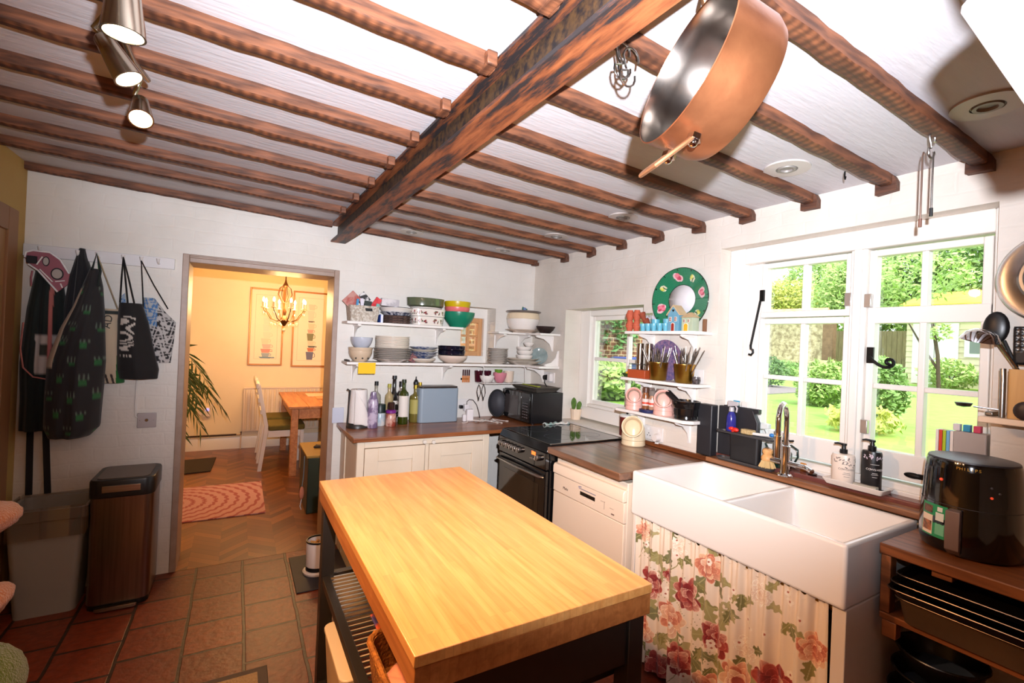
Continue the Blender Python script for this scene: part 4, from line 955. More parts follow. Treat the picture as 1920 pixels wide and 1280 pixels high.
# ---- wire basket under the lower shelf
WIREW = mat('white_wire', (232, 228, 224), .35)
t = thing('under_shelf_basket', 'white wire basket hooked under the shelf, holding cups', 'wire basket', (-.4, -.11, 1.185))
b = B()
for x in (-.585, -.195):
    b.tube([(x, -.02, 1.322), (x, -.20, 1.322), (x, -.208, 1.315), (x + .006, -.208, 1.21), (x + .014, -.2, 1.185), (x + .02, -.02, 1.185)], .0032, 6)
b.tube([(-.568, -.2, 1.185), (-.212, -.2, 1.185), (-.212, -.03, 1.185), (-.568, -.03, 1.185)], .003, 6, closed=True)
b.ob('frame', WIREW, t)
for k in range(9): B().cyl((-.56 + .042 * k, -.198, 1.185), (-.56 + .042 * k, -.03, 1.185), .0018, n=6).ob('wire', WIREW, t)
ZB = 1.188
piece('cup_bowl', bowl_prof(.062, .058, .5), WHG, (-.51, -.13, ZB), 'small white bowl at left in the wire basket', 'bowl')
piece('cup_bowl', bowl_prof(.058, .082, .5), mat('rose_glaze', (206, 128, 140), .25, coat=.3), (-.39, -.13, ZB), 'rose pink bowl in the wire basket', 'bowl')
piece('mug', [(0, .003), (.034, 0), (.042, .02), (.046, .092), (.047, .095), (.043, .095), (.038, .01), (0, .008)], mat('mug_cream', (228, 206, 186), .25, coat=.3), (-.30, -.12, ZB), 'cream tumbler at right in the wire basket', 'tumbler')
for k, x in enumerate((-.555, -.475)):
    piece('dark_tumbler', [(0, .003), (.028, 0), (.036, .09), (.037, .093), (.033, .093), (.026, .008), (0, .006)], mat('wine_glass_red', (62, 12, 28), .1, coat=.5), (x, -.058, ZB), 'dark wine red tumbler behind the white bowl, ' + ['left one', 'right one'][k], 'tumbler', 'dark red tumblers')
piece('green_cup', [(0, .003), (.026, 0), (.034, .1), (.035, .103), (.031, .103), (.024, .008), (0, .006)], mat('leaf_green', (108, 150, 48), .3), (-.365, -.058, ZB), 'green cup behind the rose pink bowl', 'cup')
t = thing('knife_rack', 'small wall rack of orange handled knives by the wire basket', 'knife rack', (-.64, -.02, 1.18))
B().box(-.69, -.014, 1.20, -.615, -.001, 1.215).ob('rail', IRON, t)
for k in range(4):
    B().box(-.683 + .018 * k, -.021, 1.18, -.669 + .018 * k, -.0145, 1.235).ob('handle', mat('orange_handle', (206, 124, 60), .5), t, bevel=.002)
    B().box(-.682 + .018 * k, -.0185, 1.2355, -.670 + .018 * k, -.0165, 1.285).ob('blade', mat('dark_blade', (64, 24, 30), .3, .3), t)
for k, x in enumerate((-.612, -.57)):
    b = B(); b.tube([(x, -.19, 1.18), (x - .012, -.192, 1.15), (x - .016, -.192, 1.12), (x - .008, -.192, 1.085), (x, -.192, 1.07)], .003, 6)
    b.tube([(x, -.19, 1.18), (x + .014, -.192, 1.15), (x + .018, -.192, 1.11), (x + .01, -.192, 1.08), (x + .002, -.192, 1.075)], .0022, 6)
    b.cyl((x, -.192, 1.072), (x, -.192, 1.05), .006, .004, 8); tag(b.ob('charging_cable', BLACKM), 'black cable looped over the wire basket, ' + ['left', 'right'][k] + ' of the two', 'cable', 'black looped cables')

# ------------------------------------------------------------------ back worktop
ZW = .8885
t = thing('paper_towel_holder', 'white paper towel roll on a dark stand at the worktop end', 'paper towels', (-1.55, -.2, ZW))
B().lathe([(0, 0), (.078, 0), (.078, .012), (.07, .026), (.012, .03), (0, .03)], (-1.55, -.2, ZW), 32).ob('base', mat('dark_base', (44, 40, 38), .4), t)
pr = B().lathe([(.016, .032), (.064, .032), (.062, .15), (.056, .262), (.054, .264), (.02, .264)], (-1.55, -.2, ZW), 40).ob('paper_roll', mat('paper_towel', (232, 224, 218), .9, bump=.2, bscale=120), t)
b = B(); b.grid(lambda u, v: (-1.55 + .066 * math.cos(-2.2 + 1.9 * u) + .045 * u ** 2 * (1 - v), -.2 + .066 * math.sin(-2.2 + 1.9 * u) - .01 * u, ZW + .005 + .02 * (1 - u) + v * (.25 - .18 * u)), 16, 10)
b.ob('loose_sheet', mat('paper_towel', (232, 224, 218)), pr, solid=.001)
B().tube([(-1.63, -.195, ZW + .265), (-1.612, -.195, ZW + .255), (-1.615, -.195, ZW + .1), (-1.62, -.195, ZW + .02)], .006, 8).ob('tension_arm', mat('dark_base', (44, 40, 38)), t)
def bottle(c, r, h, neck_r, neck_h, m, label, cap=None, caph=.03, lab=None, labz=(.15, .6), shoulder=.12, group=None, name='bottle'):
    t = thing(name, label, 'bottle', c, group)
    sh = h - neck_h
    B().lathe([(0, .003), (r * .9, 0), (r, .008), (r, sh - shoulder * h), (r * .93, sh - shoulder * h * .5), (neck_r * 1.25, sh), (neck_r, sh + .01), (neck_r, h), (0, h)], c, 28).ob('body', m, t)
    if cap: B().lathe([(0, h + .0005 + caph), (neck_r * 1.15, h + caph), (neck_r * 1.2, h - .02), (neck_r * 1.02, h - .02)], c, 20).ob('cap', cap, t)
    if lab:
        b = B(); z0, z1 = labz[0] * sh, labz[1] * sh; n = 20
        for k in range(n):
            a0, a1 = -PI * .95 + PI * .9 * k / n, -PI * .95 + PI * .9 * (k + 1) / n; q = r + .0008
            b.add([(c[0] + q * math.cos(a0), c[1] + q * math.sin(a0), c[2] + z0), (c[0] + q * math.cos(a1), c[1] + q * math.sin(a1), c[2] + z0), (c[0] + q * math.cos(a1), c[1] + q * math.sin(a1), c[2] + z1), (c[0] + q * math.cos(a0), c[1] + q * math.sin(a0), c[2] + z1)], [(0, 1, 2, 3)])
        b.ob('label', lab, t, smooth=180)
    return t
GC = mat('clear_bottle', (150, 144, 132), .05, coat=.6); GG = mat('green_bottle', (46, 58, 10), .05, coat=.7); GK = mat('black_bottle', (16, 12, 14), .06, coat=.6)
GY = mat('oil_bottle', (116, 104, 48), .05, coat=.6); LBW = mat('white_label', (226, 216, 206), .6); GOLD = mat('gold_cap', (206, 168, 66), .3, .9)
LIL = mat('lilac_marble', (190, 176, 196), .3, col2=(118, 100, 132), nscale=16, namt=.22, coat=.3)
t = thing('drink_bottle', 'lilac marbled metal drinks bottle in front of the paper towels', 'bottle', (-1.462, -.255, ZW))
B().lathe([(0, .003), (.033, 0), (.036, .006), (.036, .175), (.03, .2), (.022, .218), (.02, .235), (.018, .25), (0, .255)], (-1.462, -.255, ZW), 28).ob('body', LIL, t)
bottle((-1.405, -.1, ZW), .034, .30, .012, .07, GC, 'clear glass bottle with tall black cap behind the lilac bottle', BLACK, .01, mat('fade_label', (146, 158, 122), .6), (.2, .7))
bottle((-1.308, -.1, ZW), .031, .285, .012, .06, mat('tan_bottle', (172, 152, 110), .06, coat=.5), 'clear sauce bottle with yellowish green cap', mat('olive_cap', (170, 164, 60), .4), .006)
bottle((-1.262, -.065, ZW), .027, .345, .015, .12, GK, 'tallest slim black bottle at the back of the bottles', BLACK, .004, LBW, (.6, .72))
bottle((-1.205, -.06, ZW), .034, .285, .016, .05, mat('ornate_bottle', (206, 190, 180), .1, coat=.5, col2=(50, 40, 40), nscale=28, namt=.15), 'patterned bottle with fat black stopper behind the olive oil', BLACK, .02)
bottle((-1.218, -.165, ZW), .037, .325, .014, .075, GG, 'green glass olive oil bottle with long white label', mat('dark_green_cap', (34, 44, 24), .4), .004, LBW, (.22, .84))
bottle((-1.105, -.1, ZW), .044, .275, .014, .06, GY, 'half empty oil bottle with black pouring nozzle', GOLD, .006, mat('greenish_label', (172, 160, 86), .6), (.3, .8))
bottle((-1.052, -.045, ZW), .022, .285, .012, .06, GK, 'slim black bottle with gold cap against the bread bin', GOLD, .01)
nz = [o for o in bpy.data.objects if o.get('label', '').startswith('half empty')][0]
B().lathe([(.018, .282), (.02, .30), (.012, .318), (.005, .325), (.004, .345), (0, .346)], (-1.105, -.1, ZW), 16).ob('nozzle', BLACK, nz)
t = thing('jar', 'dark jar with black lid and pale label right of the lilac bottle', 'jar', (-1.392, -.185, ZW))
B().lathe([(0, 0), (.034, 0), (.037, .006), (.037, .085), (.033, .092), (0, .092)], (-1.392, -.185, ZW), 28).ob('body', mat('jar_label_blue', (170, 186, 196), .3, col2=(210, 210, 206), nscale=20, namt=.3), t)
B().lathe([(.034, .0925), (.037, .0925), (.037, .15), (.034, .154), (0, .154)], (-1.392, -.185, ZW), 28).ob('lid', mat('dark_green_lid', (16, 34, 32), .4), t)
t = thing('jar', 'spice jar with pinkish label and purple collar below dark lid', 'jar', (-1.325, -.225, ZW))
c = (-1.325, -.225, ZW)
B().lathe([(0, 0), (.033, 0), (.036, .006), (.036, .082), (.03, .092), (0, .092)], c, 28).ob('body', mat('jar_pink', (206, 160, 142), .3, col2=(150, 66, 52), nscale=20, namt=.3), t)
B().lathe([(.03, .0925), (.037, .096), (.037, .112), (.028, .118), (0, .118)], c, 28).ob('collar', mat('purple_plastic', (116, 30, 126), .4), t)
B().lathe([(.024, .1185), (.026, .12), (.026, .165), (.02, .172), (0, .172)], c, 28).ob('lid', mat('dark_brown_lid', (48, 26, 24), .15, coat=.5), t)
t = thing('bread_bin', 'pale blue grey metal bread bin with dark lid on the worktop', 'bread bin', (-.94, -.11, ZW))
B().prism(rrect(-1.10, -.185, -.778, -.035, .03), 'z', ZW, ZW + .262).ob('body', mat('blue_grey_enamel', (140, 154, 166), .35), t, bevel=.004)
B().prism(rrect(-1.095, -.18, -.783, -.04, .03), 'z', ZW + .2625, ZW + .275).ob('lid', mat('dark_lid_wood', (56, 46, 42), .35), t, bevel=.004)
def socket(name, label, c, w, h, axis, parts):
    t = thing(name, label, 'socket', c)
    b = B()
    if axis == 'y': b.box(c[0] - w / 2, -.009, c[2] - h / 2, c[0] + w / 2, -.0005, c[2] + h / 2)
    else: b.box(-.009, c[1] - w / 2, c[2] - h / 2, -.0005, c[1] + w / 2, c[2] + h / 2)
    b.ob('plate', mat('socket_white', (226, 220, 216), .3), t, bevel=.002)
    return t
t = socket('wall_socket', 'double white wall socket behind the tangled chargers', (-.655, 0, 1.0), .15, .085, 'y', 0)
t = thing('phone_charger', 'white plug charger with a black plug in the wall socket', 'charger', (-.68, -.02, .95))
B().box(-.665, -.055, .945, -.62, -.0092, 1.0).ob('body', mat('charger_white', (232, 226, 226), .35), t, bevel=.004)
B().box(-.70, -.04, .965, -.672, -.0092, .992).ob('black_plug', BLACK, t, bevel=.003)
t = thing('charger_block', 'white charging block standing on the worktop by the bread bin', 'charger', (-.70, -.19, ZW))
B().box(-.715, -.215, ZW, -.66, -.18, ZW + .095).ob('body', mat('charger_white', (232, 226, 226)), t, bevel=.004); B().box(-.747, -.21, ZW, -.72, -.185, ZW + .055).ob('body', mat('charger_white', (232, 226, 226)), t, bevel=.004)
rr = random.Random(12)
CW = mat('cable_white', (226, 216, 206), .45)
def cable(x0, x1, seed, label, m=CW, end=None, ys=(-.30, -.16)):
    q = random.Random(seed); p = []
    for k in range(9):
        a = k / 8; p.append((x0 + (x1 - x0) * a + q.uniform(-.03, .03) * (1 - a), ys[0] + (ys[1] - ys[0]) * q.random(), ZW + .004 + (.012 if 0 < k < 7 else 0) * q.random()))
    if end: p.append(end)
    s = []
    for i in range(len(p) - 1):
        P0, P1, P2, P3 = [Vector(p[max(0, min(len(p) - 1, i + d))]) for d in (-1, 0, 1, 2)]
        for k in range(6):
            u = k / 6; s.append(.5 * ((2 * P1) + (P2 - P0) * u + (2 * P0 - 5 * P1 + 4 * P2 - P3) * u * u + (3 * P1 - P0 - 3 * P2 + P3) * u ** 3))
    s.append(Vector(p[-1])); s = [Vector((v.x, v.y, max(v.z, ZW + .003))) for v in s]
    t = thing('charging_cable', label, 'cable', tuple(s[0]), 'tangled white cables')
    B().tube(s, .0026, 6).ob('lead', m, t)
    d = (s[-1] - s[-2]).normalized(); B().cyl(s[-1], s[-1] + d * .02, .0045, n=8).ob('plug_end', m, t)
cable(-.655, -.44, 1, 'white cable with longest end reaching toward the microwave', end=(-.405, -.29, ZW + .004))
cable(-.66, -.50, 2, 'white cable with its plug end lying nearest the worktop front', end=(-.485, -.345, ZW + .004), ys=(-.33, -.2))
cable(-.77, -.52, 3, 'white cable tangled in front of the charging block', ys=(-.34, -.22))
cable(-.66, -.52, 4, 'greyish cable knotted in the middle of the tangle', mat('cable_grey', (150, 142, 138), .5), ys=(-.28, -.2))
b = B(); b.tube([(-.648, -.05, 1.0), (-.648, -.055, 1.025), (-.63, -.06, 1.042), (-.60, -.07, 1.038), (-.575, -.09, 1.0), (-.562, -.11, .94), (-.555, -.12, ZW + .006)], .0028, 8)
tag(b.ob('arched_cable', BLACKM), 'black cable arching from the charger down to the worktop', 'cable')
# microwave against the right wall
t = thing('microwave', 'black microwave oven in the corner facing left', 'microwave', (-.16, -.3, ZW))
m0, m1, mx0, mx1 = -.515, -.075, -.31, -.012
B().box(mx0, m0, ZW + .012, mx1, m1, ZW + .25).ob('body', mat('microwave_black', (22, 20, 22), .3), t, bevel=.004)
B().box(mx0 - .018, m0 + .13, ZW + .016, mx0 - .0005, m1 - .002, ZW + .246).ob('door', GLB, t, bevel=.004)
B().box(mx0 - .0195, m0 + .175, ZW + .055, mx0 - .0185, m1 - .055, ZW + .21).ob('door_window', mat('mw_window', (58, 52, 52), .15), t)
pn = B().box(mx0 - .018, m0 + .002, ZW + .016, mx0 - .0005, m0 + .128, ZW + .246).ob('control_panel', ENA, t, bevel=.003)
PB = mat('button_grey', (96, 90, 92), .4)
for r_ in range(6):
    for c_ in range(3): B().box(mx0 - .0195, m0 + .03 + c_ * .028, ZW + .05 + r_ * .022, mx0 - .0182, m0 + .048 + c_ * .028, ZW + .058 + r_ * .022).ob('button', PB, pn)
for y in (m0 + .04, m1 - .04):
    for x in (mx0 + .04, mx1 - .04): B().cyl((x, y, ZW), (x, y, ZW + .0122), .012, n=12).ob('foot', BLACK, t)
t = thing('baking_tray', 'grey oven tray with lime green strip lying on the microwave', 'tray', (-.16, -.33, ZW + .25))
zz = ZW + .2505
B().loft([[(p[0], p[1], z) for p in rrect(-.28 + g, -.50 + g, -.02 - g, -.14 - g, .02)] for z, g in ((zz, .03), (zz + .035, 0), (zz + .037, -.006), (zz + .037, .004), (zz + .004, .034))]).ob('tray', mat('tray_grey', (124, 114, 104), .4, .5), t)
B().box(-.2, -.42, zz + .0375, -.17, -.16, zz + .041).ob('strip', mat('lime_silicone', (186, 200, 30), .5), t, bevel=.001)
b = B(); pts = [(-.375 + .055 * math.cos(a), -.075 - .05 * math.cos(a), ZW + .119 + .112 * math.sin(a)) for a in np.linspace(0, 2 * PI, 32, endpoint=False)]
t = thing('splatter_guard', 'oval black mesh splatter guard leaning beside the microwave', 'splatter guard', (-.375, -.075, ZW))
b.tube(pts, .007, 8, closed=True); b.ob('rim', BLACKM, t)
b = B(); b.add([(-.375, -.075, ZW + .119)] + pts, [(0, k + 1, (k + 1) % 32 + 1) for k in range(32)]); b.ob('mesh_disc', mat('dark_mesh', (52, 52, 58), .6), t, solid=.001)
t = socket('wall_socket', 'white wall socket with black plug above the microwave', (0, -.30, 1.245), .15, .088, 'x', 0)
b = B(); b.cyl((-.0095, -.27, 1.243), (-.04, -.27, 1.243), .024, .02, 16); b.tube([(-.03, -.27, 1.22), (-.034, -.272, 1.2), (-.03, -.30, 1.17), (-.02, -.35, 1.15)], .004, 8); b.ob('plug', BLACK, t)
B().box(-.04, -.355, 1.215, -.0095, -.315, 1.28).ob('timer_plug', mat('socket_white', (226, 220, 216)), t, bevel=.003)
# ---- crocheted cloth at the cooker's back corner
b = B(); b.grid(lambda u, v: (-.30 + .22 * u, -.655 - .05 * v - .012 * math.sin(u * 9), .923 + .014 * abs(math.sin(u * 13 + v * 3)) * math.sin(PI * v) + .004), 30, 8)
tag(b.ob('folded_cloth', mat('teal_grey_cloth', (122, 150, 144), .9, col2=(214, 206, 198), nscale=18, namt=.4), solid=.006), 'crumpled teal and grey cloth on the back of the cooker', 'cloth')
# ------------------------------------------------------------------ window side: sills, shelves between the windows
SZ = .9255
t = thing('potted_cactus', 'two-stemmed cactus in a ribbed cream pot on the small windowsill', 'cactus', (.10, -.545, SZ))
b = B(); n = 40
rg = []
for z, r in ((SZ, .036), (SZ + .085, .046), (SZ + .085, .041), (SZ + .07, .04)):
    rg.append([(.10 + r * (1 + .03 * math.cos(12 * a)) * math.cos(a), -.545 + r * (1 + .03 * math.cos(12 * a)) * math.sin(a), z) for a in np.linspace(0, 2 * PI, 72, endpoint=False)])
b.loft(rg).ob('pot', mat('ribbed_pot', (230, 206, 180), .4), t)
CAC = mat('cactus_green', (66, 104, 34), .6, col2=(104, 136, 50), nscale=60, bump=.6, bscale=150)
for (dx, dy, h, r) in ((-.012, .016, .105, .02), (.006, -.02, .08, .019)):
    rg = []
    for k in range(11):
        a = k / 10; rr_ = r * (math.sin(min(1, .25 + a * 1.05) * PI * .5) if a < .6 else math.cos((a - .6) / .4 * PI / 2) ** .6) + .0005
        rg.append([(.10 + dx + rr_ * (1 + .1 * math.cos(9 * w)) * math.cos(w) + .006 * a, -.545 + dy * (1 + .5 * a) + rr_ * (1 + .1 * math.cos(9 * w)) * math.sin(w), SZ + .07 + h * a) for w in np.linspace(0, 2 * PI, 36, endpoint=False)])
    B().loft(rg).ob('stem', CAC, t)
t = thing('storage_tin', 'round dark red tin with a white lid on the small windowsill', 'tin', (.03, -1.2, SZ))
B().lathe([(0, 0), (.05, 0), (.05, .125), (0, .125)], (.03, -1.2, SZ), 32).ob('body', mat('rust_red_tin', (104, 34, 26), .35, .2, col2=(126, 50, 38), nscale=12), t)
ld = B().lathe([(.052, .1255), (.053, .137), (.045, .141), (0, .142)], (.03, -1.2, SZ), 32).ob('lid', mat('lid_white', (226, 220, 214), .3), t)
B().sph((.03, -1.2, SZ + .150), (.009, .009, .009), 10, 8).ob('knob', BLACK, ld)
# salt pig
SPC = mat('stoneware_cream', (226, 206, 170), .25, coat=.4)
def salt_pig(c, s, m, label, name='salt_pig', mouth=None, lean=0, group=None):
    """bell shaped pig with a wide round mouth facing the room (-X, a little towards camera)"""
    t = thing(name, label, 'salt pig', c, group)
    prof = [(0, .001), (.062, 0), (.066, .006), (.063, .03), (.0665, .034), (.064, .06), (.060, .095), (.048, .125), (.028, .142), (.021, .148), (.020, .158), (.015, .163), (0, .164)]
    B().lathe([(r * s, z * s) for r, z in prof], c, 40).ob('body', m, t)
    d = Vector((-.74, -.6, .32)).normalized()
    u = d.cross(Vector((0, 0, 1))).normalized(); v = u.cross(d)
    Mx = basis(u, v, d)
    o = Vector(c) + Vector((0, 0, .088 * s)) + d * (.018 * s)
    B().lathe([(.044 * s, 0), (.05 * s, .03 * s), (.056 * s, .052 * s), (.059 * s, .058 * s), (.058 * s, .064 * s), (.053 * s, .064 * s), (.049 * s, .056 * s), (.046 * s, .046 * s)], o, 40, rot=Mx).ob('mouth', m, t)
    B().lathe([(.046 * s, .045 * s), (.043 * s, .032 * s), (.03 * s, .024 * s), (0, .021 * s)], o, 40, rot=Mx).ob('inside', mouth, t)
    return t
salt_pig((-.11, -1.405, .911), 1.13, SPC, 'cream stoneware salt pig on the dark worktop beside the cooker', mouth=mat('pig_cream_inside', (206, 184, 150), .4))
t = socket('wall_socket', 'double white wall socket with plug above the dark worktop', (0, -1.475, .99), .15, .088, 'x', 0)
b = B()
for y in (-1.432, -1.518): b.box(-.0098, y - .008, 1.006, -.009, y + .008, 1.022)
b.ob('switch', mat('switch_white', (236, 232, 230), .3), t, bevel=.0005)
b = B()
for dy, dz in ((0, -.006), (-.011, -.02), (.011, -.02)): b.box(-.0096, -1.437 + dy - .003, .992 + dz - .003, -.009, -1.437 + dy + .003, .992 + dz + .003)
b.ob('pin_hole', BLACK, t)
b = B(); b.cyl((-.0095, -1.515, .972), (-.045, -1.515, .97), .025, .021, 18); b.tube([(-.03, -1.515, .95), (-.034, -1.515, .938), (-.02, -1.53, .9375)], .004, 8); b.ob('plug', mat('plug_white', (222, 214, 210), .35), t)

# ---- top shelf: terracotta and blue pots, clay houses, big ring plate
ZT = 1.6305
TER = mat('terracotta', (196, 96, 66), .75, col2=(178, 80, 54), nscale=20)
BLU = mat('turquoise_glaze', (88, 168, 190), .35, col2=(110, 180, 200), nscale=14)
def flowerpot(c, r, h, m, label, grp, rot=None, cat='pot', name='flower_pot'):
    M = rot if rot is not None else Matrix.Identity(3)
    return tag(B().lathe([(0, .002), (r * .62, 0), (r * .9, h * .72), (r, h * .72), (r * 1.02, h), (r * .92, h), (r * .84, h * .7), (r * .56, .006), (0, .006)], c, 24, rot=M).ob(name, m), label, cat, grp)
def upside(): return Matrix.Diagonal((1, -1, -1))
for col, (y, x) in enumerate(((-1.338, -.115), (-1.388, -.105))):
    for k in range(4):
        z = ZT + .001 + k * .0335
        flowerpot((x, y, z + (.033 if k % 2 else 0)), .0268, .033, TER, f'terracotta flower pot, {ORD[3 - k]} in the {["left", "right"][col]} of the two pot columns on the top shelf', 'two columns of terracotta pots', upside() if k % 2 else None)
for k, (y, x, ah) in enumerate(((-1.430, -.085, .5), (-1.44, -.05, .8))):
    flowerpot((x, y, ZT + .075 - k * .035), .021, .045, mat('terracotta_dark', (150, 70, 44), .8), 'small darker terracotta pot, ' + ['upper', 'lower'][k] + ' of the two tipped at right of the heap', 'small tipped pots', basis((math.cos(ah), 0, math.sin(ah)), (0, 0, 1) if False else (0, 1, 0), (-math.sin(ah), 0, math.cos(ah))))
for k, (y, x) in enumerate(((-1.443, -.105), (-1.489, -.108), (-1.535, -.108), (-1.582, -.108), (-1.625, -.106))):
    flowerpot((x, y, ZT), .0215, .047, BLU, 'little turquoise pot, ' + NTH[k] + ' from the terracotta end of the row', 'row of turquoise pots')
for k, (y, x) in enumerate(((-1.505, -.062), (-1.60, -.065))):
    flowerpot((x, y, ZT), .026, .075, BLU, 'taller turquoise pot behind the row, ' + ['nearer the terracotta pots', 'nearer the clay house'][k], 'taller turquoise pots')
slab('small_picture', (-.03, -1.432, ZT + .06), .003, .12, .09, 0, mat('pale_print', (208, 206, 220), .6, col2=(150, 150, 110), nscale=30, namt=.3), 'small pale printed card leaning behind the terracotta pots', 'card')
def clay_house(c, w, d, h, rh, wall, roof, label, wins, door, extra=None):
    """little glazed house: front gable faces the room (-X)"""
    t = thing('clay_house', label, 'ornament', c)
    x0, x1, y0, y1, z = c[0] - d / 2, c[0] + d / 2, c[1] - w / 2, c[1] + w / 2, c[2]
    if rh > 0:
        B().prism([(y0, z), (y1, z), (y1, z + h), (c[1], z + h + rh), (y0, z + h)], 'x', x0, x1).ob('walls', wall, t, bevel=.001)
        b = B(); e = .008
        for s in (-1, 1):
            yE = c[1] + s * (w / 2 + e); zE = z + h - rh * e / (w / 2)
            b.prism([(c[1], z + h + rh + .0008), (yE, zE + .0008), (yE, zE + .007), (c[1], z + h + rh + .008)], 'x', x0 - .006, x1 + .006)
        b.ob('roof', roof, t, bevel=.001)
    else:
        B().box(x0, y0, z, x1, y1, z + h).ob('walls', wall, t, bevel=.001)
        e = .006; B().add([(x0 - e, y0 - e, z + h + .0005), (x1 + e, y0 - e, z + h + .0005), (x1 + e, y1 + e, z + h + .0005), (x0 - e, y1 + e, z + h + .0005), (c[0], c[1] + .012, z + h - rh), (c[0], c[1] - .012, z + h - rh)],
                          [(0, 3, 2, 1), (0, 1, 5), (1, 2, 4, 5), (2, 3, 4), (3, 0, 5, 4)]).ob('roof', roof, t)
    WF = mat('house_frame', (236, 226, 210), .5); RD = mat('house_brick_red', (128, 46, 34), .5)
    for (yy, zz, ww, hh) in wins:
        p = B().box(x0 - .002, c[1] + yy - ww / 2, z + zz, x0 - .0002, c[1] + yy + ww / 2, z + zz + hh).ob('window', WF, t, bevel=.0008)
        q = ww * .30
        for sy in (-1, 1):
            for sz in (.28, .72): B().box(x0 - .003, c[1] + yy + sy * ww * .22 - q / 2, z + zz + hh * sz - hh * .17, x0 - .0021, c[1] + yy + sy * ww * .22 + q / 2, z + zz + hh * sz + hh * .17).ob('pane', RD, p)
    yy, ww, hh, dm = door
    arch = [(c[1] + yy - ww / 2 * math.cos(a), z + hh - ww / 2 + ww / 2 * math.sin(a)) for a in np.linspace(0, PI, 13)]
    B().prism([(c[1] + yy - ww / 2 - .003, z + .0005)] + [(c[1] + yy + (p[0] - c[1] - yy) * 1.25, p[1] + .003) for p in arch] + [(c[1] + yy + ww / 2 + .003, z + .0005)], 'x', x0 - .0018, x0 - .0002).ob('door_frame', WF, t)
    B().prism([(c[1] + yy - ww / 2, z + .0006)] + arch + [(c[1] + yy + ww / 2, z + .0006)], 'x', x0 - .003, x0 - .0019).ob('door', dm, t)
    return t
HB = mat('house_blue', (96, 152, 178), .35, coat=.3, col2=(112, 164, 186), nscale=30); HC = mat('house_green', (166, 180, 156), .35, coat=.3, col2=(178, 190, 160), nscale=30); HR = mat('house_roof', (200, 168, 128), .5, col2=(216, 188, 146), nscale=30)
h = clay_house((-.105, -1.703, ZT), .078, .06, .098, .045, HB, HR, 'blue clay house with heart, red door and gabled roof on top shelf', [(.019, .055, .018, .026), (-.019, .055, .018, .026)], (0, .02, .045, mat('house_red', (150, 44, 32), .5)))
c0 = (-.105 - .0305, -1.703, ZT + .118)
b = B(); hp = [(-.9 * .0085 * (16 * math.sin(a) ** 3) / 16, .0085 * (13 * math.cos(a) - 5 * math.cos(2 * a) - 2 * math.cos(3 * a) - math.cos(4 * a)) / 16) for a in np.linspace(0, 2 * PI, 24, endpoint=False)]
b.prism([(c0[1] + p[0], c0[2] + p[1]) for p in hp], 'x', c0[0] - .002, c0[0] + .0002); b.ob('heart', BLACKM, h)
clay_house((-.10, -1.795, ZT), .074, .056, .076, -.03, HC, HR, 'pale green clay house with yellow door beside the blue one', [(.018, .048, .014, .018), (-.012, .048, .014, .018)], (.006, .026, .042, mat('house_yellow', (214, 166, 40), .5)))
slab('wooden_block', (-.05, -1.853, ZT + .035), .016, .07, .018, 0, mat('dark_tan', (126, 86, 60), .6), 'small brown wooden block at right end of the top shelf', 'block')
# big green ring plate leaning behind
t = thing('wall_plate', 'big green plate with white centre, pink flowers and tulips on wall', 'plate', (-.02, -1.655, 1.84))
RP, RI = .19, .088
NA, NRr = 260, 46
rr = random.Random(2)
def ringcol():
    th, ra = np.meshgrid(np.linspace(0, 2 * PI, NA + 1), np.linspace(0, 1, NRr + 1))
    o = np.empty(th.shape + (3,)); o[:] = (38, 116, 82)
    st = np.sin(th * 90 + np.sin(ra * 9) * 2) > .3; o[st] = (48, 128, 92)
    o[ra > .965] = (24, 44, 34); o[ra < .04] = (24, 50, 40)
    R_ = RI + (RP - RI) * ra; X = R_ * np.cos(th); Y = R_ * np.sin(th)
    def blot(ang, rad, rx, ry, col, ro=0, tilt=0):
        cx, cy = rad * math.cos(ang), rad * math.sin(ang); c, s = math.cos(ang + tilt), math.sin(ang + tilt)
        du = (X - cx) * c + (Y - cy) * s; dv = -(X - cx) * s + (Y - cy) * c
        o[(du / rx) ** 2 + (dv / ry) ** 2 < 1] = col
    for k, deg in enumerate((98, 12, 200, 290)):
        a = math.radians(deg)
        for q in range(7): blot(a + rr.uniform(-.12, .12), .138 + rr.uniform(-.012, .012), .018, .016, (226, 186, 190))
        for q in range(9): blot(a + rr.uniform(-.1, .1), .138 + rr.uniform(-.012, .012), .012, .010, rr.choice([(206, 92, 112), (226, 128, 142), (190, 70, 96)]))
    for k, deg in enumerate((148, 58, 245, 325)):
        a = math.radians(deg)
        blot(a, .142, .021, .016, (214, 214, 190)); blot(a + .05, .146, .016, .008, (190, 196, 80)); blot(a - .05, .136, .014, .006, (46, 92, 60)); blot(a - .1, .138, .016, .005, (214, 210, 180)); blot(a + .02, .15, .01, .007, (222, 216, 120))
    for k in range(12):
        a = 2 * PI * k / 12 + .1; blot(a, .18, .006, .003, (14, 26, 22))
    for k in range(7):
        a = 2 * PI * k / 7; blot(a, .089, .006, .003, (14, 26, 22))
    return o
def ringpos(u, v):
    a = 2 * PI * u; r = RI + (RP - RI) * v; d = .012 + .028 * v
    return (-.0 - d, -1.655 - 1.09 * r * math.cos(a), 1.823 + r * math.sin(a))
b = B(); b.grid(ringpos, NA, NRr); b.c = [tuple(q) for q in ringcol().reshape(-1, 3)]
b.ob('rim', mat('painted_plate', (40, 116, 84), .12, attr=True, coat=.6), t, smooth=180, solid=.004, offs=1)
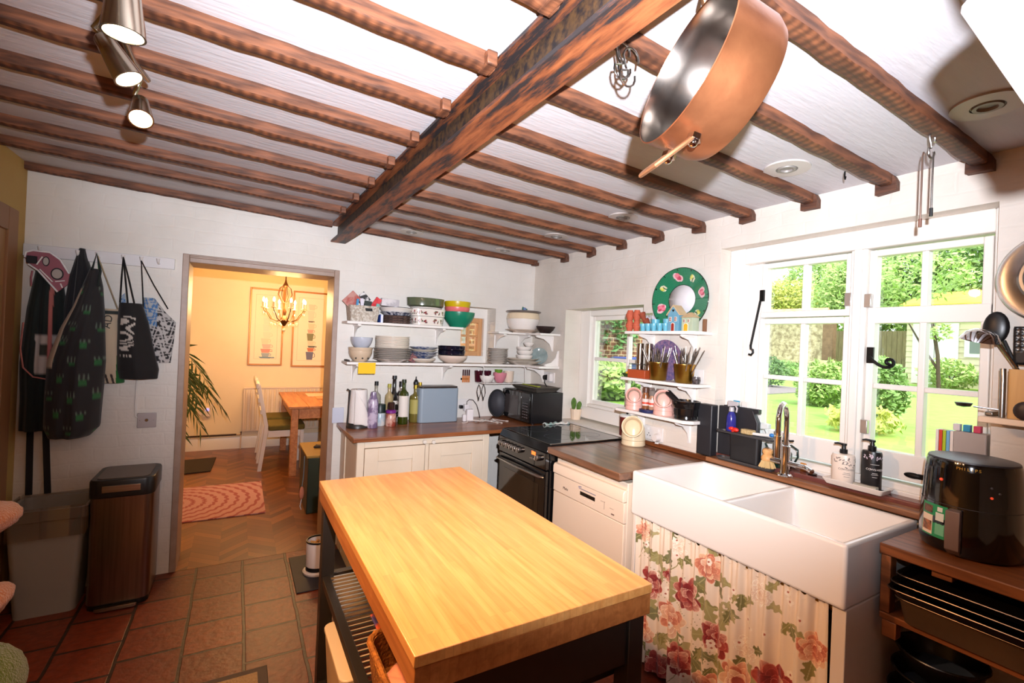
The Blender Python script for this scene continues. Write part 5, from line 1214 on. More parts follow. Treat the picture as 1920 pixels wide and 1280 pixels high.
B().add([(-.0115, -1.655, 1.823)] + [(-.0115, -1.655 - 1.09 * (RI + .001) * math.cos(a), 1.823 + (RI + .001) * math.sin(a)) for a in np.linspace(0, 2 * PI, 60, endpoint=False)], [(0, 1 + k, 1 + (k + 1) % 60) for k in range(60)]).ob('centre', mat('plate_white', (226, 222, 224), .12, coat=.6), t, solid=.004, offs=1)

# ---- middle shelf
ZM = 1.3365
t = thing('grinder_tray', 'terracotta coloured tray with wire rail on the middle shelf', 'tray', (-.1, -1.43, ZM))
B().box(-.145, -1.512, ZM, -.03, -1.365, ZM + .052).ob('box', mat('terracotta_plastic', (168, 72, 34), .5), t, bevel=.003)
B().tube([(-.14, -1.505, ZM + .085), (-.14, -1.37, ZM + .085), (-.035, -1.37, ZM + .085), (-.035, -1.505, ZM + .085)], .002, 6, closed=True).ob('rail', STEEL, t)
b = B()
for p in ((-.14, -1.505), (-.14, -1.37), (-.035, -1.37), (-.035, -1.505)): B().cyl((p[0], p[1], ZM + .0525), (p[0], p[1], ZM + .083), .002, n=6).ob('rail_post', STEEL, t)
GRN = mat('grinder_steel', (188, 178, 168), .16, 1.0)
for k, (y, x) in enumerate(((-1.398, -.075), (-1.475, -.075))):
    t = thing('pepper_grinder', 'tall steel pepper grinder, ' + ['left', 'right'][k] + ' of the pair in the terracotta tray', 'grinder', (x, y, ZM + .0525), 'steel grinders')
    B().lathe([(0, 0), (.022, 0), (.022, .10), (0, .10)], (x, y, ZM + .0525), 28).ob('body', GRN, t); B().lathe([(0, .1005), (.0222, .1005), (.0222, .162), (.018, .166), (0, .166)], (x, y, ZM + .0525), 28).ob('head', GRN, t)
tag(B().lathe([(0, 0), (.03, 0), (.046, .02), (.047, .023), (.03, .006), (0, .005)], (-.11, -1.338, ZM), 24, .85).ob('green_dish', mat('dark_green_dish', (44, 66, 26), .4)), 'small dark green dish at left end of the middle shelf', 'dish')
tag(B().lathe([(0, 0), (.017, .004), (.019, .018), (.012, .028), (0, .03)], (-.11, -1.338, ZM + .006), 20).ob('lemon', mat('lemon_yellow', (224, 160, 24), .5)), 'yellow orange thing sitting in the small green dish', 'ornament')
t = thing('decorative_plate', 'purple patterned plate standing behind the brass cutlery pots', 'plate', (-.02, -1.585, ZM))
rm = basis((0, -1, 0), (-.12, 0, .99), (-.99, 0, -.12))
B().lathe([(0, 0), (.08, 0), (.122, .012), (.124, .014), (.08, .003), (0, .003)], (-.03, -1.585, ZM + .124), 44, rot=rm).ob('plate', mat('purple_mosaic', (92, 84, 128), .3, col2=(150, 116, 142), nscale=60, namt=.5, coat=.3), t)
POTB = mat('brass_pot', (206, 164, 74), .3, 1.0, col2=(190, 146, 62), nscale=3, stretch=(1, 1, 50))
CUT = mat('cutlery_steel', (176, 166, 156), .26, .9)
rr = random.Random(31)
for k, (x, y, nm) in enumerate(((-.098, -1.574, 'left'), (-.092, -1.762, 'right'))):
    t = tag(B().lathe([(0, .003), (.046, 0), (.048, .002), (.058, .102), (.060, .104), (.060, .107), (.055, .107), (.045, .006), (0, .006)], (x, y, ZM), 36).ob('cutlery_pot', POTB), nm + ' brass pot crammed with cutlery on the middle shelf', 'pot', 'brass cutlery pots')
    for q in range(24):
        a = rr.uniform(0, 2 * PI); r0 = rr.uniform(.0, .026); r1 = r0 + rr.uniform(.02, .07); L = rr.uniform(.14, .19)
        p0 = Vector((x + r0 * math.cos(a), y + r0 * math.sin(a), ZM + .008)); lean = Vector((min(.0, .0) + r1 * math.cos(a) * .8, r1 * math.sin(a), L))
        lean.y += -.02 if k else .0
        if p0.x + lean.x > -.02: lean.x = -.03 - p0.x
        tip = p0 + lean; d = lean.normalized(); kind = q % 3
        s_ = d.orthogonal().normalized(); nn = d.cross(s_)
        c = thing('cutlery', ['steel fork', 'steel spoon', 'steel knife'][kind] + f' standing in the {nm} brass pot on the middle shelf', 'cutlery', tuple(p0), f'{["forks", "spoons", "knives"][kind]} in the {nm} brass pot')
        cut = p0 + d * (lean.length - .045)
        B().tube([p0, p0 + d * .06, cut], [.0045, .004, .003], 6).ob('handle', CUT, c)
        if kind == 1:
            b = B(); b.m = Matrix.Translation(cut + d * .026) @ basis(s_, nn, d).to_4x4(); b.sph((0, 0, 0), (.021, .006, .031), 12, 8); b.ob('bowl', CUT, c)
        elif kind == 0:
            b = B(); b.m = Matrix.Translation(cut) @ basis(s_, nn, d).to_4x4(); b.box(-.013, -.0015, 0, .013, .0015, .02)
            for j in range(4): b.box(-.013 + j * .0075, -.0013, .02, -.0095 + j * .0075, .0013, .052)
            b.ob('tines', CUT, c)
        else:
            b = B(); b.m = Matrix.Translation(cut) @ basis(s_, nn, d).to_4x4(); b.prism([(-.009, -.03), (.009, -.03), (.010, .04), (0, .06), (-.009, .06)], 'y', -.0012, .0012); b.ob('blade', CUT, c)
t = tag(B().lathe([(0, .002), (.02, 0), (.025, .02), (.022, .04), (.02, .04), (.018, .008), (0, .006)], (-.085, -1.838, ZM), 20).ob('smoked_glass', mat('smoked_glass', (48, 42, 44), .08, coat=.6, col2=(96, 90, 92), nscale=50, namt=.3)), 'small dark smoked glass at right of the brass pots', 'glass')
slab('flower_card', (-.03, -1.80, ZM + .04), .0025, .08, .09, 0, mat('white_card', (230, 224, 220), .6, col2=(222, 214, 208), nscale=10), 'white card propped behind the right brass pot', 'card')
# ---- lowest shelf
ZL = 1.1305
PNK = mat('pink_glaze', (232, 178, 164), .3, coat=.3); PGI = mat('pig_inside', (150, 132, 116), .5)
salt_pig((-.08, -1.372, ZL), .86, PNK, 'pink ceramic salt pig at left on the lowest shelf', mouth=PGI)
salt_pig((-.08, -1.612, ZL), .92, PNK, 'pink ceramic salt pig between the spice jars and black mortar', mouth=PGI)
tag(B().box(-.12, -1.545, ZL, -.04, -1.45, ZL + .0).ob('x', PNK), '', '') if False else None
tag(B().lathe([(0, 0), (.052, 0), (.055, .004), (.055, .018), (.05, .02), (0, .02)], (-.095, -1.505, ZL), 32).ob('coaster', mat('navy_coaster', (34, 40, 82), .4)), 'round navy stand under the spice jars on the lowest shelf', 'stand')
SPB = mat('spice_brown', (126, 72, 42), .2, coat=.6, col2=(150, 96, 62), nscale=30); SPG = mat('spice_grey', (120, 112, 106), .1, coat=.6)
for k, (x, y, m, h, lb) in enumerate(((-.10, -1.485, SPB, .1, 'brown spice jar with red and white label on the navy stand'), (-.09, -1.53, mat('spice_pale', (170, 130, 104), .2, coat=.6), .085, 'paler spice jar on the navy stand beside the right pink pig'))):
    t = thing('spice_jar', lb, 'spice jar', (x, y, ZL + .0205)); z = ZL + .0205
    B().lathe([(0, 0), (.02, 0), (.021, .004), (.021, h - .02), (.016, h), (0, h)], (x, y, z), 24).ob('body', m, t)
    B().lathe([(.0214, .02), (.0214, .062)], (x, y, z), 24).ob('label', mat('spice_label', (226, 200, 190), .5), t)
    B().lathe([(.0218, .03), (.0218, .042)], (x, y, z), 24).ob('label_band', mat('label_red', (206, 72, 48), .5), t)
    B().lathe([(.016, h + .0005), (.021, h + .001), (.02, h + .03), (.015, h + .034), (0, h + .034)], (x, y, z), 20).ob('cap', SPG if k else mat('cap_brown', (90, 60, 46), .3, coat=.3), t)
for k, (x, y) in enumerate(((-.04, -1.468), (-.04, -1.545))):
    t = thing('spice_grinder', 'small glass spice grinder at the back of the lowest shelf, ' + ['left', 'right'][k], 'grinder', (x, y, ZL), 'glass spice grinders')
    B().lathe([(0, 0), (.022, 0), (.022, .09), (0, .09)], (x, y, ZL), 20).ob('body', SPB if k == 0 else SPG, t); B().lathe([(.018, .0905), (.025, .1), (.026, .135), (.022, .15), (0, .15)], (x, y, ZL), 20).ob('grinder_head', mat('smoke_cap', (120, 100, 92), .1, coat=.6), t)
MOR = mat('black_granite', (14, 13, 14), .18, coat=.5)
tag(B().lathe([(0, 0), (.062, 0), (.068, .006), (.066, .02), (.071, .024), (.073, .062), (.078, .066), (.084, .10), (.084, .106), (.076, .106), (.066, .06), (.03, .03), (0, .028)], (-.078, -1.768, ZL), 40, .9).ob('mortar', MOR), 'shiny black mortar at right end of the lowest shelf', 'mortar')
b = B(); b.m = Matrix.Translation((-.085, -1.745, ZL + .062)) @ basis((1, 0, 0), (0, .62, .78), (0, -.78, .62)).to_4x4() if False else Matrix.Translation((-.083, -1.765, ZL + .058)) @ basis((1, 0, 0), (0, .6, -.8), (-.1, .8, .6)).to_4x4()
b.lathe([(0, -.01), (.016, -.006), (.019, .004), (.017, .05), (.018, .135), (.015, .142), (0, .143)], (0, 0, 0), 24)
tag(b.ob('pestle', mat('black_pestle', (20, 19, 20), .35)), 'black pestle leaning out of the black mortar', 'pestle')

# ------------------------------------------------------------------ behind the sink
ZK = .9495; ZS = .9675
CBK = mat('charcoal_board', (36, 36, 40), .45)
t = thing('board_case', 'black chopping board case standing at left of the window', 'board case', (-.03, -1.96, ZK))
b = B(); b.box(-.05, -2.125, ZK, .07, -2.11, ZK + .265) if False else None
B().box(-.055, -1.925, ZK, -.001, -1.832, ZK + .28).ob('side', CBK, t, bevel=.006)
B().prism([(-1.9255, ZS + .0), (-2.135, ZS + .0), (-2.15, ZS + .05), (-2.15, ZS + .2), (-2.12, ZS + .262), (-1.9255, ZS + .262)], 'x', .002, .03).ob('front_panel', CBK, t, bevel=.004)
B().box(.008, -2.15, ZS + .245, .034, -1.95, ZS + .267).ob('ledge', CBK, t, bevel=.002)
for k, (y, m, lb) in enumerate(((-2.0, mat('tab_blue', (50, 150, 190), .4), 'blue index tab of a chopping board in black case'), (-2.05, mat('tab_white', (226, 220, 212), .4), 'white index tab of a chopping board in black case'))):
    tag(B().box(.042, y - .018, ZS, .05, y + .018, ZS + .295).ob('chopping_board', m, bevel=.002), lb.replace('index tab of a', 'tabbed').replace('in', 'standing in'), 'chopping board')
t = thing('drainer_tray', 'dark grey two-tier sink tidy with deep container', 'sink tidy', (-.02, -2.1, ZK))
TRG = mat('tidy_grey', (62, 60, 60), .4); TRD = mat('tidy_dark', (30, 30, 32), .45)
def tray_ring(z, g): return [(p[0], p[1], z) for p in rrect(-.06 + g, -2.262 + g, .0 - g, -1.955 - g, .02)]
b = B(); b.loft([tray_ring(ZK, .006), tray_ring(ZK + .012, 0), tray_ring(ZK + .016, 0), tray_ring(ZK + .016, .006), tray_ring(ZK + .004, .01)]); b.ob('lower_tray', TRG, t)
B().loft([[(p[0], p[1], z) for p in rrect(-.052 + g, -2.19 + g, -.0065 - g, -2.03 - g, .014)] for z, g in ((ZK + .0165, .003), (ZK + .148, 0), (ZK + .148, .004), (ZK + .04, .006))]).ob('container', TRD, t)
b = B(); b.loft([[(p[0], p[1], z) for p in rrect(-.064 + g, -2.262 + g, .0 - g, -1.955 - g, .02)] for z, g in ((ZK + .1485, .0), (ZK + .158, -.002), (ZK + .158, .008), (ZK + .15, .010))], cap=False); b.add([(-.06, -2.258, ZK + .15), (-.004, -2.258, ZK + .15), (-.004, -1.96, ZK + .15), (-.06, -1.96, ZK + .15)], [(0, 1, 2, 3)]); b.ob('upper_tray', TRG, t)
B().tube([(-.032, -2.262, ZK + .154), (-.03, -2.30, ZK + .16), (-.02, -2.345, ZK + .168)], .004, 8).ob('towel_arm', IRON, t)
ZU = ZK + .1585
def spray(c, body, head, label, s=1.0):
    t = thing('spray_bottle', label, 'spray bottle', c)
    x, y, z = c
    B().lathe([(0, 0), (.026 * s, 0), (.029 * s, .006), (.026 * s, .085 * s), (.018 * s, .105 * s), (.014 * s, .112 * s), (0, .112 * s)], c, 24).ob('body', body, t)
    hd = B(); hd.cyl((x, y, z + .1125 * s), (x, y, z + .14 * s), .016 * s, .013 * s, 16); hd.loft([[(x - .012 * s, y + .02 * s, z + .14 * s), (x + .012 * s, y + .02 * s, z + .14 * s), (x + .012 * s, y + .022 * s, z + .175 * s), (x - .012 * s, y + .022 * s, z + .175 * s)], [(x - .012 * s, y - .045 * s, z + .152 * s), (x + .012 * s, y - .045 * s, z + .152 * s), (x + .012 * s, y - .045 * s, z + .172 * s), (x - .012 * s, y - .045 * s, z + .172 * s)]])
    hd.ob('spray_head', head, t, bevel=.003)
    B().tube([(x, y - .025 * s, z + .15 * s), (x, y - .034 * s, z + .135 * s), (x, y - .03 * s, z + .112 * s)], .005 * s, 8).ob('trigger', head, t)
HDG = mat('spray_grey', (176, 172, 174), .35)
spray((-.03, -2.025, ZU), mat('spray_blue', (42, 44, 128), .15, coat=.5), HDG, 'blue spray bottle with grey head on the sink tidy', .9)
spray((.048, -2.135, ZS), mat('spray_clear', (196, 196, 190), .1, coat=.5), mat('spray_white', (214, 220, 216), .3), 'clear spray bottle with white head by the window', 1.15)
b = B(); b.sph((-.045, -2.06, ZU + .012), (.012, .02, .012), 10, 8); b.sph((-.045, -2.035, ZU + .016), (.012, .018, .011), 10, 8); b.cyl((-.045, -2.05, ZU), (-.045, -2.045, ZU + .016), .009, n=10)
tag(b.ob('red_scourer', mat('bright_red_plastic', (216, 42, 26), .4)), 'bright red scourer lying on the sink tidy', 'scourer')
t = thing('dish_brush', 'blue tipped white brush lying on the sink tidy', 'brush', (-.03, -2.17, ZU))
B().tube([(-.04, -2.12, ZU + .008), (-.035, -2.19, ZU + .01), (-.03, -2.235, ZU + .014)], .0075, 10).ob('handle', mat('brush_white', (226, 222, 218), .4), t); B().sph((-.03, -2.245, ZU + .017), (.01, .012, .01), 10, 8).ob('tip', mat('tip_blue', (46, 120, 190), .4), t)
tag(B().prism(rrect(-.05, -2.155, -.012, -2.09, .008), 'z', ZU, ZU + .024).ob('sponge', mat('sponge_tan', (200, 176, 126), .9, col2=(176, 150, 104), nscale=60, bump=.6, bscale=120), bevel=.004), 'tan sponge lying on the sink tidy', 'sponge')
# wooden pot brush on the lower tray
t = thing('pot_brush', 'small wooden pot brush with natural bristles on the tray corner', 'brush', (-.03, -2.235, ZK + .0165))
c = (-.03, -2.228, ZK + .017)
B().lathe([(0, .034), (.026, .034), (.029, .042), (.026, .054), (.019, .062), (.024, .074), (.023, .086), (.016, .092), (0, .093)], c, 28).ob('handle', wood('beech', (206, 150, 92), (226, 172, 110), 'z', 3, .5), t)
b = B(); rr = random.Random(8)
for k in range(260):
    a = rr.uniform(0, 2 * PI); r = .026 * math.sqrt(rr.random()); b.tube([(c[0] + r * .9 * math.cos(a), c[1] + r * .9 * math.sin(a), c[2] + .034), (c[0] + r * 1.5 * math.cos(a), c[1] + r * 1.5 * math.sin(a), c[2])], .0011, 3)
stuff_b = b.ob('bristles', mat('bristle', (206, 170, 110), .7), t, smooth=0); stuff(stuff_b)
# green kettle-style watering can
GRK = mat('bottle_green_enamel', (18, 44, 38), .25, coat=.3)
t = thing('watering_can', 'small bottle green metal pot with spout behind the tap', 'watering can', (.045, -2.245, ZS)); c = (.043, -2.255, ZS)
B().lathe([(0, 0), (.043, 0), (.045, .004), (.045, .072), (.03, .09), (.022, .094), (.022, .108), (.02, .108), (0, .106)], c, 32).ob('body', GRK, t)
B().tube([(c[0], c[1] + .04, ZS + .035), (c[0], c[1] + .065, ZS + .065), (c[0], c[1] + .085, ZS + .10)], [.009, .007, .005], 10).ob('spout', GRK, t)
B().tube([(c[0], c[1] - .02, ZS + .104), (c[0], c[1] - .045, ZS + .115), (c[0], c[1] - .075, ZS + .10), (c[0], c[1] - .078, ZS + .065), (c[0], c[1] - .06, ZS + .03), (c[0], c[1] - .045, ZS + .015)], .007, 10, flat=.6).ob('handle', GRK, t)
tag(B().box(.06, -2.362, ZS, .066, -2.335, ZS + .04).ob('orange_tab', mat('orange_plastic', (222, 142, 60), .4), bevel=.002), 'little orange card standing on the sill by the tap', 'card')
tag(B().lathe([(0, 0), (.018, 0), (.02, .006), (.014, .008), (0, .006)], (.04, -2.402, ZS), 20).ob('plug_top', mat('plug_dark', (40, 36, 38), .3, .5)), 'small round sink plug lying on the sill right of the tap', 'sink plug')
# chrome bridge tap with tall swan neck
t = thing('mixer_tap', 'tall chrome swan neck mixer tap with lever handles behind the sink', 'tap', (-.035, -2.318, ZK)); x, y, z = -.035, -2.318, ZK
B().lathe([(0, 0), (.034, 0), (.034, .006), (.024, .012), (.02, .03), (.02, .14), (.014, .145), (0, .145)], (x, y, z), 28).ob('column', CHROME, t)
pts = [(x, y, z + .1455), (x, y, z + .26)] + [(x - .055 * (1 - math.cos(a)), y - .012 * (1 - math.cos(a)), z + .26 + .082 * math.sin(a)) for a in np.linspace(0, PI, 14)] + [(x - .11, y - .024, z + .20)]
B().tube(pts, .0125, 14).ob('spout', CHROME, t)
B().cyl((x - .11, y - .024, z + .199), (x - .11, y - .024, z + .10), .0155, .0165, 18).ob('spray_nozzle', CHROME, t)
for s in (1, -1):
    hh = B(); hh.cyl((x, y + s * .018, z + .06), (x, y + s * .085, z + .06), .014, .012, 16); hh.ob('valve', CHROME, t)
    l = B()
    if s > 0: l.tube([(x, y + .086, z + .055), (x, y + .088, z + .08), (x, y + .09, z + .115)], [.012, .009, .009], 12)
    else: l.tube([(x, y - .086, z + .06), (x, y - .10, z + .056), (x - .01, y - .125, z + .05)], [.013, .012, .012], 12)
    l.ob('lever', CHROME, t)
# soap dispensers on a white tray
t = thing('soap_tray', 'white rectangular ceramic tray with dark inset at the sink back', 'tray', (.0, -2.6, ZS))
def tr(z, g): return [(p[0], p[1], z) for p in rrect(-.05 + g, -2.715 + g, .058 - g, -2.485 - g, .008)]
B().loft([tr(ZS, .012), tr(ZS + .022, 0), tr(ZS + .024, .002), tr(ZS + .022, .01), tr(ZS + .008, .018)]).ob('tray', WHG, t)
B().box(-.03, -2.69, ZS + .0082, .04, -2.51, ZS + .0095).ob('inset', BLACKM, t)
PRT = mat('print_charcoal', (70, 66, 66), .5); PRW = mat('print_white', (226, 222, 218), .5)
def dispenser(c, rx, ry, h, m, label, ink, lower, floral_m):
    t = thing('soap_dispenser', label, 'soap dispenser', c); x, y, z = c
    B().lathe([(0, 0), (.92, 0), (1, .006), (1, h - .012), (.93, h - .003), (.5, h), (0, h)], c, 40, rx, ry).ob('body', m, t)
    B().lathe([(.014, h + .0002), (.0145, h + .001), (.0145, h + .018), (.009, h + .02), (.007, h + .034), (0, h + .034)], c, 20).ob('pump_collar', BLACK, t)
    p = B(); p.cyl((x, y, z + h + .0345), (x, y, z + h + .043), .011, n=16); p.tube([(x, y, z + h + .039), (x - .01, y + .02, z + h + .042), (x - .014, y + .032, z + h + .039)], [.005, .0045, .0035], 8); p.ob('pump_head', BLACK, t)
    def fp(v, q=0):   # point on the front surface facing the camera
        a = math.radians(-142) + v
        return Vector((x + rx * 1.005 * math.cos(a), y + ry * 1.005 * math.sin(a), z + q))
    def wrap_text(s, size, zz):
        # letters laid one after another round the curve
        n = len(s); st = size * .74 / ((rx + ry) / 2)
        for k, ch in enumerate(s):
            if ch == ' ': continue
            v = (k - (n - 1) / 2) * st; p = fp(v, zz); a = math.radians(-142) + v
            nrm = Vector((math.cos(a) / rx, math.sin(a) / ry, 0)).normalized(); tx = Vector((-nrm.y, nrm.x, 0))
            text('lettering', ch, size, ink, t, p + nrm * .0003, basis(tx, (0, 0, 1), nrm), .0002)
    wrap_text('COWSHED', .0115, lower)
    for k, (w_, dz) in enumerate(((.9, .02), (.55, -.016), (.7, -.022), (.5, -.032))):
        b = B(); seg = 10
        for j in range(seg):
            v0 = (-.5 + j / seg) * w_; v1 = (-.5 + (j + .72) / seg) * w_
            q = lower + dz; b.add([fp(v0, q), fp(v1, q), fp(v1, q + .0018), fp(v0, q + .0018)], [(0, 1, 2, 3)])
        b.ob('fine_print', ink, t, smooth=0)
    b = B(); rr2 = random.Random(len(label))
    for k in range(26):
        v = rr2.uniform(-1.2, 1.2); q = h - .016 - abs(rr2.gauss(0, .016)); r_ = rr2.uniform(.003, .0065); an = rr2.uniform(0, PI)
        P = [fp(v + (r_ * math.cos(w) * math.cos(an) - r_ * .4 * math.sin(w) * math.sin(an)) / ((rx + ry) / 2), q + r_ * math.cos(w) * math.sin(an) + r_ * .4 * math.sin(w) * math.cos(an)) for w in np.linspace(0, 2 * PI, 10, endpoint=False)]
        b.add(P, [tuple(range(10))])
    b.ob('leaf_print', floral_m, t, smooth=0)
dispenser((.005, -2.545, ZS + .0098), .034, .044, .125, mat('dispenser_cream', (232, 216, 202), .35), 'cream soap dispenser with leaf print and black pump', PRT, .062, mat('print_grey_leaf', (132, 122, 116), .5))
dispenser((.012, -2.648, ZS + .0098), .03, .036, .16, mat('dispenser_black', (26, 25, 27), .35), 'taller black soap dispenser with pale leaf print and pump', PRW, .085, mat('print_lilac_leaf', (196, 184, 196), .5))
tag(B().box(-.035, -2.685, ZS + .0098, -.01, -2.60, ZS + .028).ob('soap_box', mat('paper_stripe', (206, 200, 186), .6, col2=(150, 146, 130), nscale=3, stretch=(1, 1, 80)), bevel=.002), 'small striped paper packet lying in the white soap tray', 'packet')

# ------------------------------------------------------------------ air fryer
t = thing('air_fryer', 'large glossy black air fryer with green sticker on the shelf unit', 'air fryer', (-.2, -3.0, .9035))
c = (-.185, -3.012, .9035); TW = math.radians(-26)   # faces the room, turned a little to the camera
AFM = mat('airfryer_gloss', (9, 8, 9), .1, coat=.6)
def afp(a, z, g=0): # superellipse egg plan, waist slightly tapering to the top
    rx, ry = .135 + g, .128 + g; s = 1 - .10 * (z / .30) ** 1.5
    return Vector((c[0] + rx * s * math.cos(a + TW), c[1] + ry * s * math.sin(a + TW), c[2] + z))
rg = []
for z, g in ((.0, -.02), (.008, -.006), (.03, 0), (.10, .002), (.18, .0), (.25, 0), (.285, -.001), (.297, -.004)): rg.append([afp(a, z, g) for a in np.linspace(0, 2 * PI, 64, endpoint=False)])
B().loft(rg).ob('body', AFM, t)
B().loft([[afp(a, z, g) for a in np.linspace(0, 2 * PI, 64, endpoint=False)] for z, g in ((.2975, -.005), (.302, -.006), (.304, -.016))]).ob('top_cover', mat('airfryer_top', (46, 46, 52), .38), t)
def afpatch(name, a0, a1, z0, z1, g, m, parent=t, n=12):
    b = B(); b.grid(lambda u, v: tuple(afp(math.radians(a0 + (a1 - a0) * u), z0 + (z1 - z0) * v, g)), n, 4); return b.ob(name, m, parent, smooth=180)
afpatch('drawer_seam', 130, 290, .158, .160, .0012, mat('seam_grey', (44, 42, 44), .4), n=24)
afpatch('sticker', 158, 197, .045, .150, .0016, mat('sticker_green', (34, 140, 84), .4))
afpatch('sticker_panel', 160, 178, .05, .112, .0024, mat('sticker_pale', (232, 214, 190), .5)); afpatch('sticker_photo', 161.5, 177, .06, .092, .0032, mat('sticker_food', (180, 110, 64), .5, col2=(70, 52, 40), nscale=30, namt=.3))
afpatch('sticker_mark', 161, 177, .118, .142, .0024, mat('sticker_brown', (60, 40, 30), .5, col2=(120, 80, 60), nscale=40, namt=.3)); afpatch('sticker_block', 182, 193, .10, .126, .0024, mat('sticker_white', (214, 214, 200), .5))
afpatch('sticker_icon', 184, 191, .13, .144, .0024, mat('sticker_white', (214, 214, 200))); afpatch('sticker_text', 182, 194, .055, .09, .0024, mat('sticker_lightgreen', (110, 180, 140), .5))
b = B(); hz = [(-.012, .015), (.0, .05), (.0, .10), (-.004, .148)]
rg = []
for z, g in ((.012, .006), (.03, .030), (.09, .034), (.15, .034), (.152, .01)): rg.append([afp(math.radians(q), z, gg) for q, gg in ((200, g), (213, g), (213, .002), (200, .002))])
b.loft(rg).ob('drawer_handle', mat('handle_taupe', (128, 108, 100), .4, .4), t, bevel=.003)
afpatch('display_glass', 178, 262, .175, .272, .0012, GLB, n=20)
b = B(); a_ = math.radians(215)
for k, (q, z) in enumerate(((186, .235), (243, .235), (243, .205), (252, .22))):
    p = afp(math.radians(q), z, .002); B().sph(tuple(p), .004 if k else .005, 10, 8).ob('indicator', mat('indicator_red', (150, 40, 30), .3, emit=(255, 80, 40), estr=.6) if k in (0, 2) else mat('indicator_grey', (60, 60, 64), .3), t)
GLD = mat('gold_print', (190, 142, 50), .35, .6)
for k, ch in enumerate('PHILIPS'):
    q = math.radians(205 + k * 4.2); p = afp(q, .281, .0012); nn = Vector((math.cos(q + TW), math.sin(q + TW), .05)).normalized(); tx = Vector((-math.sin(q + TW), math.cos(q + TW), 0))
    text('maker_lettering', ch, .0125, GLD, t, p, basis(tx, nn.cross(tx), nn), .0003)

# index chopping boards behind it
t = thing('board_stand', 'grey case of colour coded chopping boards beside the window', 'chopping boards', (.0, -2.93, ZS))
B().box(.002, -2.995, ZS, .05, -2.905, ZS + .30).ob('case', mat('case_grey', (168, 156, 150), .45), t, bevel=.004)
for k, m in enumerate(((226, 214, 204), (110, 168, 204), (170, 190, 40), (206, 62, 40), (226, 216, 210))):
    B().box(.004 + .0, -2.9045 + k * .0105, ZS, .048, -2.8955 + k * .0105, ZS + .296).ob('board', mat('board_colour', m, .4) if False else mat('board_c%d' % k, m, .4), t, bevel=.001)
for k, (y, m) in enumerate(((-2.91, (214, 206, 206)), (-2.938, (40, 140, 176)), (-2.966, (196, 60, 92)))):
    B().box(.012, y - .010, ZS + .3005, .036, y + .010, ZS + .325).ob('tab', mat('tab_c%d' % k, m, .4), t, bevel=.002)
# small shelf with utensil pot
t = thing('wall_shelf', 'short cream shelf right of the big window holding the utensil pot', 'shelf', (-.08, -3.2, 1.325))
B().box(-.16, -3.5, 1.325, -.001, -3.012, 1.345).ob('board', mat('shelf_cream', (232, 206, 178), .45), t, bevel=.003)
bracket_x(t, -3.14, 1.325, .13); bracket_x(t, -3.4, 1.325, .13)
UP = wood('utensil_pot_wood', (176, 128, 72), (206, 158, 98), 'z', 2, .45)
t = thing('utensil_pot', 'square wooden utensil pot on the short cream shelf', 'utensil pot', (-.085, -3.12, 1.3455))
B().loft([[(p[0], p[1], z) for p in rrect(-.14 + g, -3.185 + g, -.03 - g, -3.075 - g, .008)] for z, g in ((1.3455, 0), (1.505, 0), (1.505, .006), (1.352, .006))]).ob('pot', UP, t)
tag(B().tube([(-.13, -3.062, 1.346), (-.13, -3.062, 1.47), (-.125, -3.06, 1.505)], .008, 10).ob('whisk_handle', mat('dull_steel', (150, 146, 142), .3, 1.0)), 'steel whisk handle standing left of the wooden utensil pot', 'whisk')
def utensil(pts, r, m): return B().tube(pts, r, 8)
UB = BLACK
t = thing('ladle', 'shiny steel ladle with its bowl leaning over the window side', 'ladle', (-.09, -3.11, 1.36)); 
B().tube([(-.085, -3.12, 1.36), (-.10, -3.09, 1.50), (-.115, -3.045, 1.59)], .005, 8).ob('handle', CHROME, t)
rm = basis((.96, .2, .2), (-.25, .95, .2), (-.15, -.25, .95))
B().lathe([(0, .038), (.02, .036), (.04, .024), (.053, 0), (.054, -.002), (.0515, 0), (.038, .022), (0, .035)], (-.122, -3.0, 1.60), 32, rot=rm).ob('bowl', CHROME, t)
t = thing('spatula', 'black slotted fish slice standing in the wooden utensil pot', 'spatula', (-.085, -3.13, 1.36))
B().tube([(-.08, -3.14, 1.36), (-.085, -3.13, 1.46), (-.09, -3.115, 1.52)], .006, 8).ob('handle', UB, t)
b = B(); P = lambda u, v: (-.092 - .004 * v, -3.075 - .075 * u - .0 * v, 1.52 + .125 * v)
nu, nv = 11, 13; vs = [P(i / nu, j / nv) for j in range(nv + 1) for i in range(nu + 1)]
fs = [(j * (nu + 1) + i, j * (nu + 1) + i + 1, (j + 1) * (nu + 1) + i + 1, (j + 1) * (nu + 1) + i) for j in range(nv) for i in range(nu) if not (i % 2 == 1 and j % 2 == 1 and 3 < j < 12)]
b.add(vs, fs); b.ob('blade', UB, t, solid=.003)
t = thing('spoon', 'black nylon serving spoon behind the ladle', 'spoon', (-.06, -3.1, 1.36)); B().tube([(-.06, -3.12, 1.36), (-.05, -3.07, 1.52), (-.045, -3.04, 1.60)], .006, 8).ob('handle', UB, t)
b = B(); b.m = Matrix.Translation((-.045, -3.02, 1.645)); b.sph((0, 0, 0), (.012, .034, .055), 16, 10); b.ob('bowl', UB, t)
t = thing('spoon', 'dark wooden slotted spoon hanging down in front of the utensil pot', 'spoon', (-.15, -3.15, 1.36))
WD = wood('dark_spoon_wood', (70, 46, 34), (100, 66, 46), 'z', 3, .5)
B().tube([(-.153, -3.125, 1.395), (-.152, -3.16, 1.56), (-.15, -3.18, 1.68)], [.0065, .006, .007], 8).ob('handle', WD, t); b = B(); b.m = Matrix.Translation((-.153, -3.12, 1.375)); b.sph((0, 0, 0), (.010, .028, .03), 16, 10); b.ob('bowl', mat('brown_nylon', (44, 32, 30), .4), t)
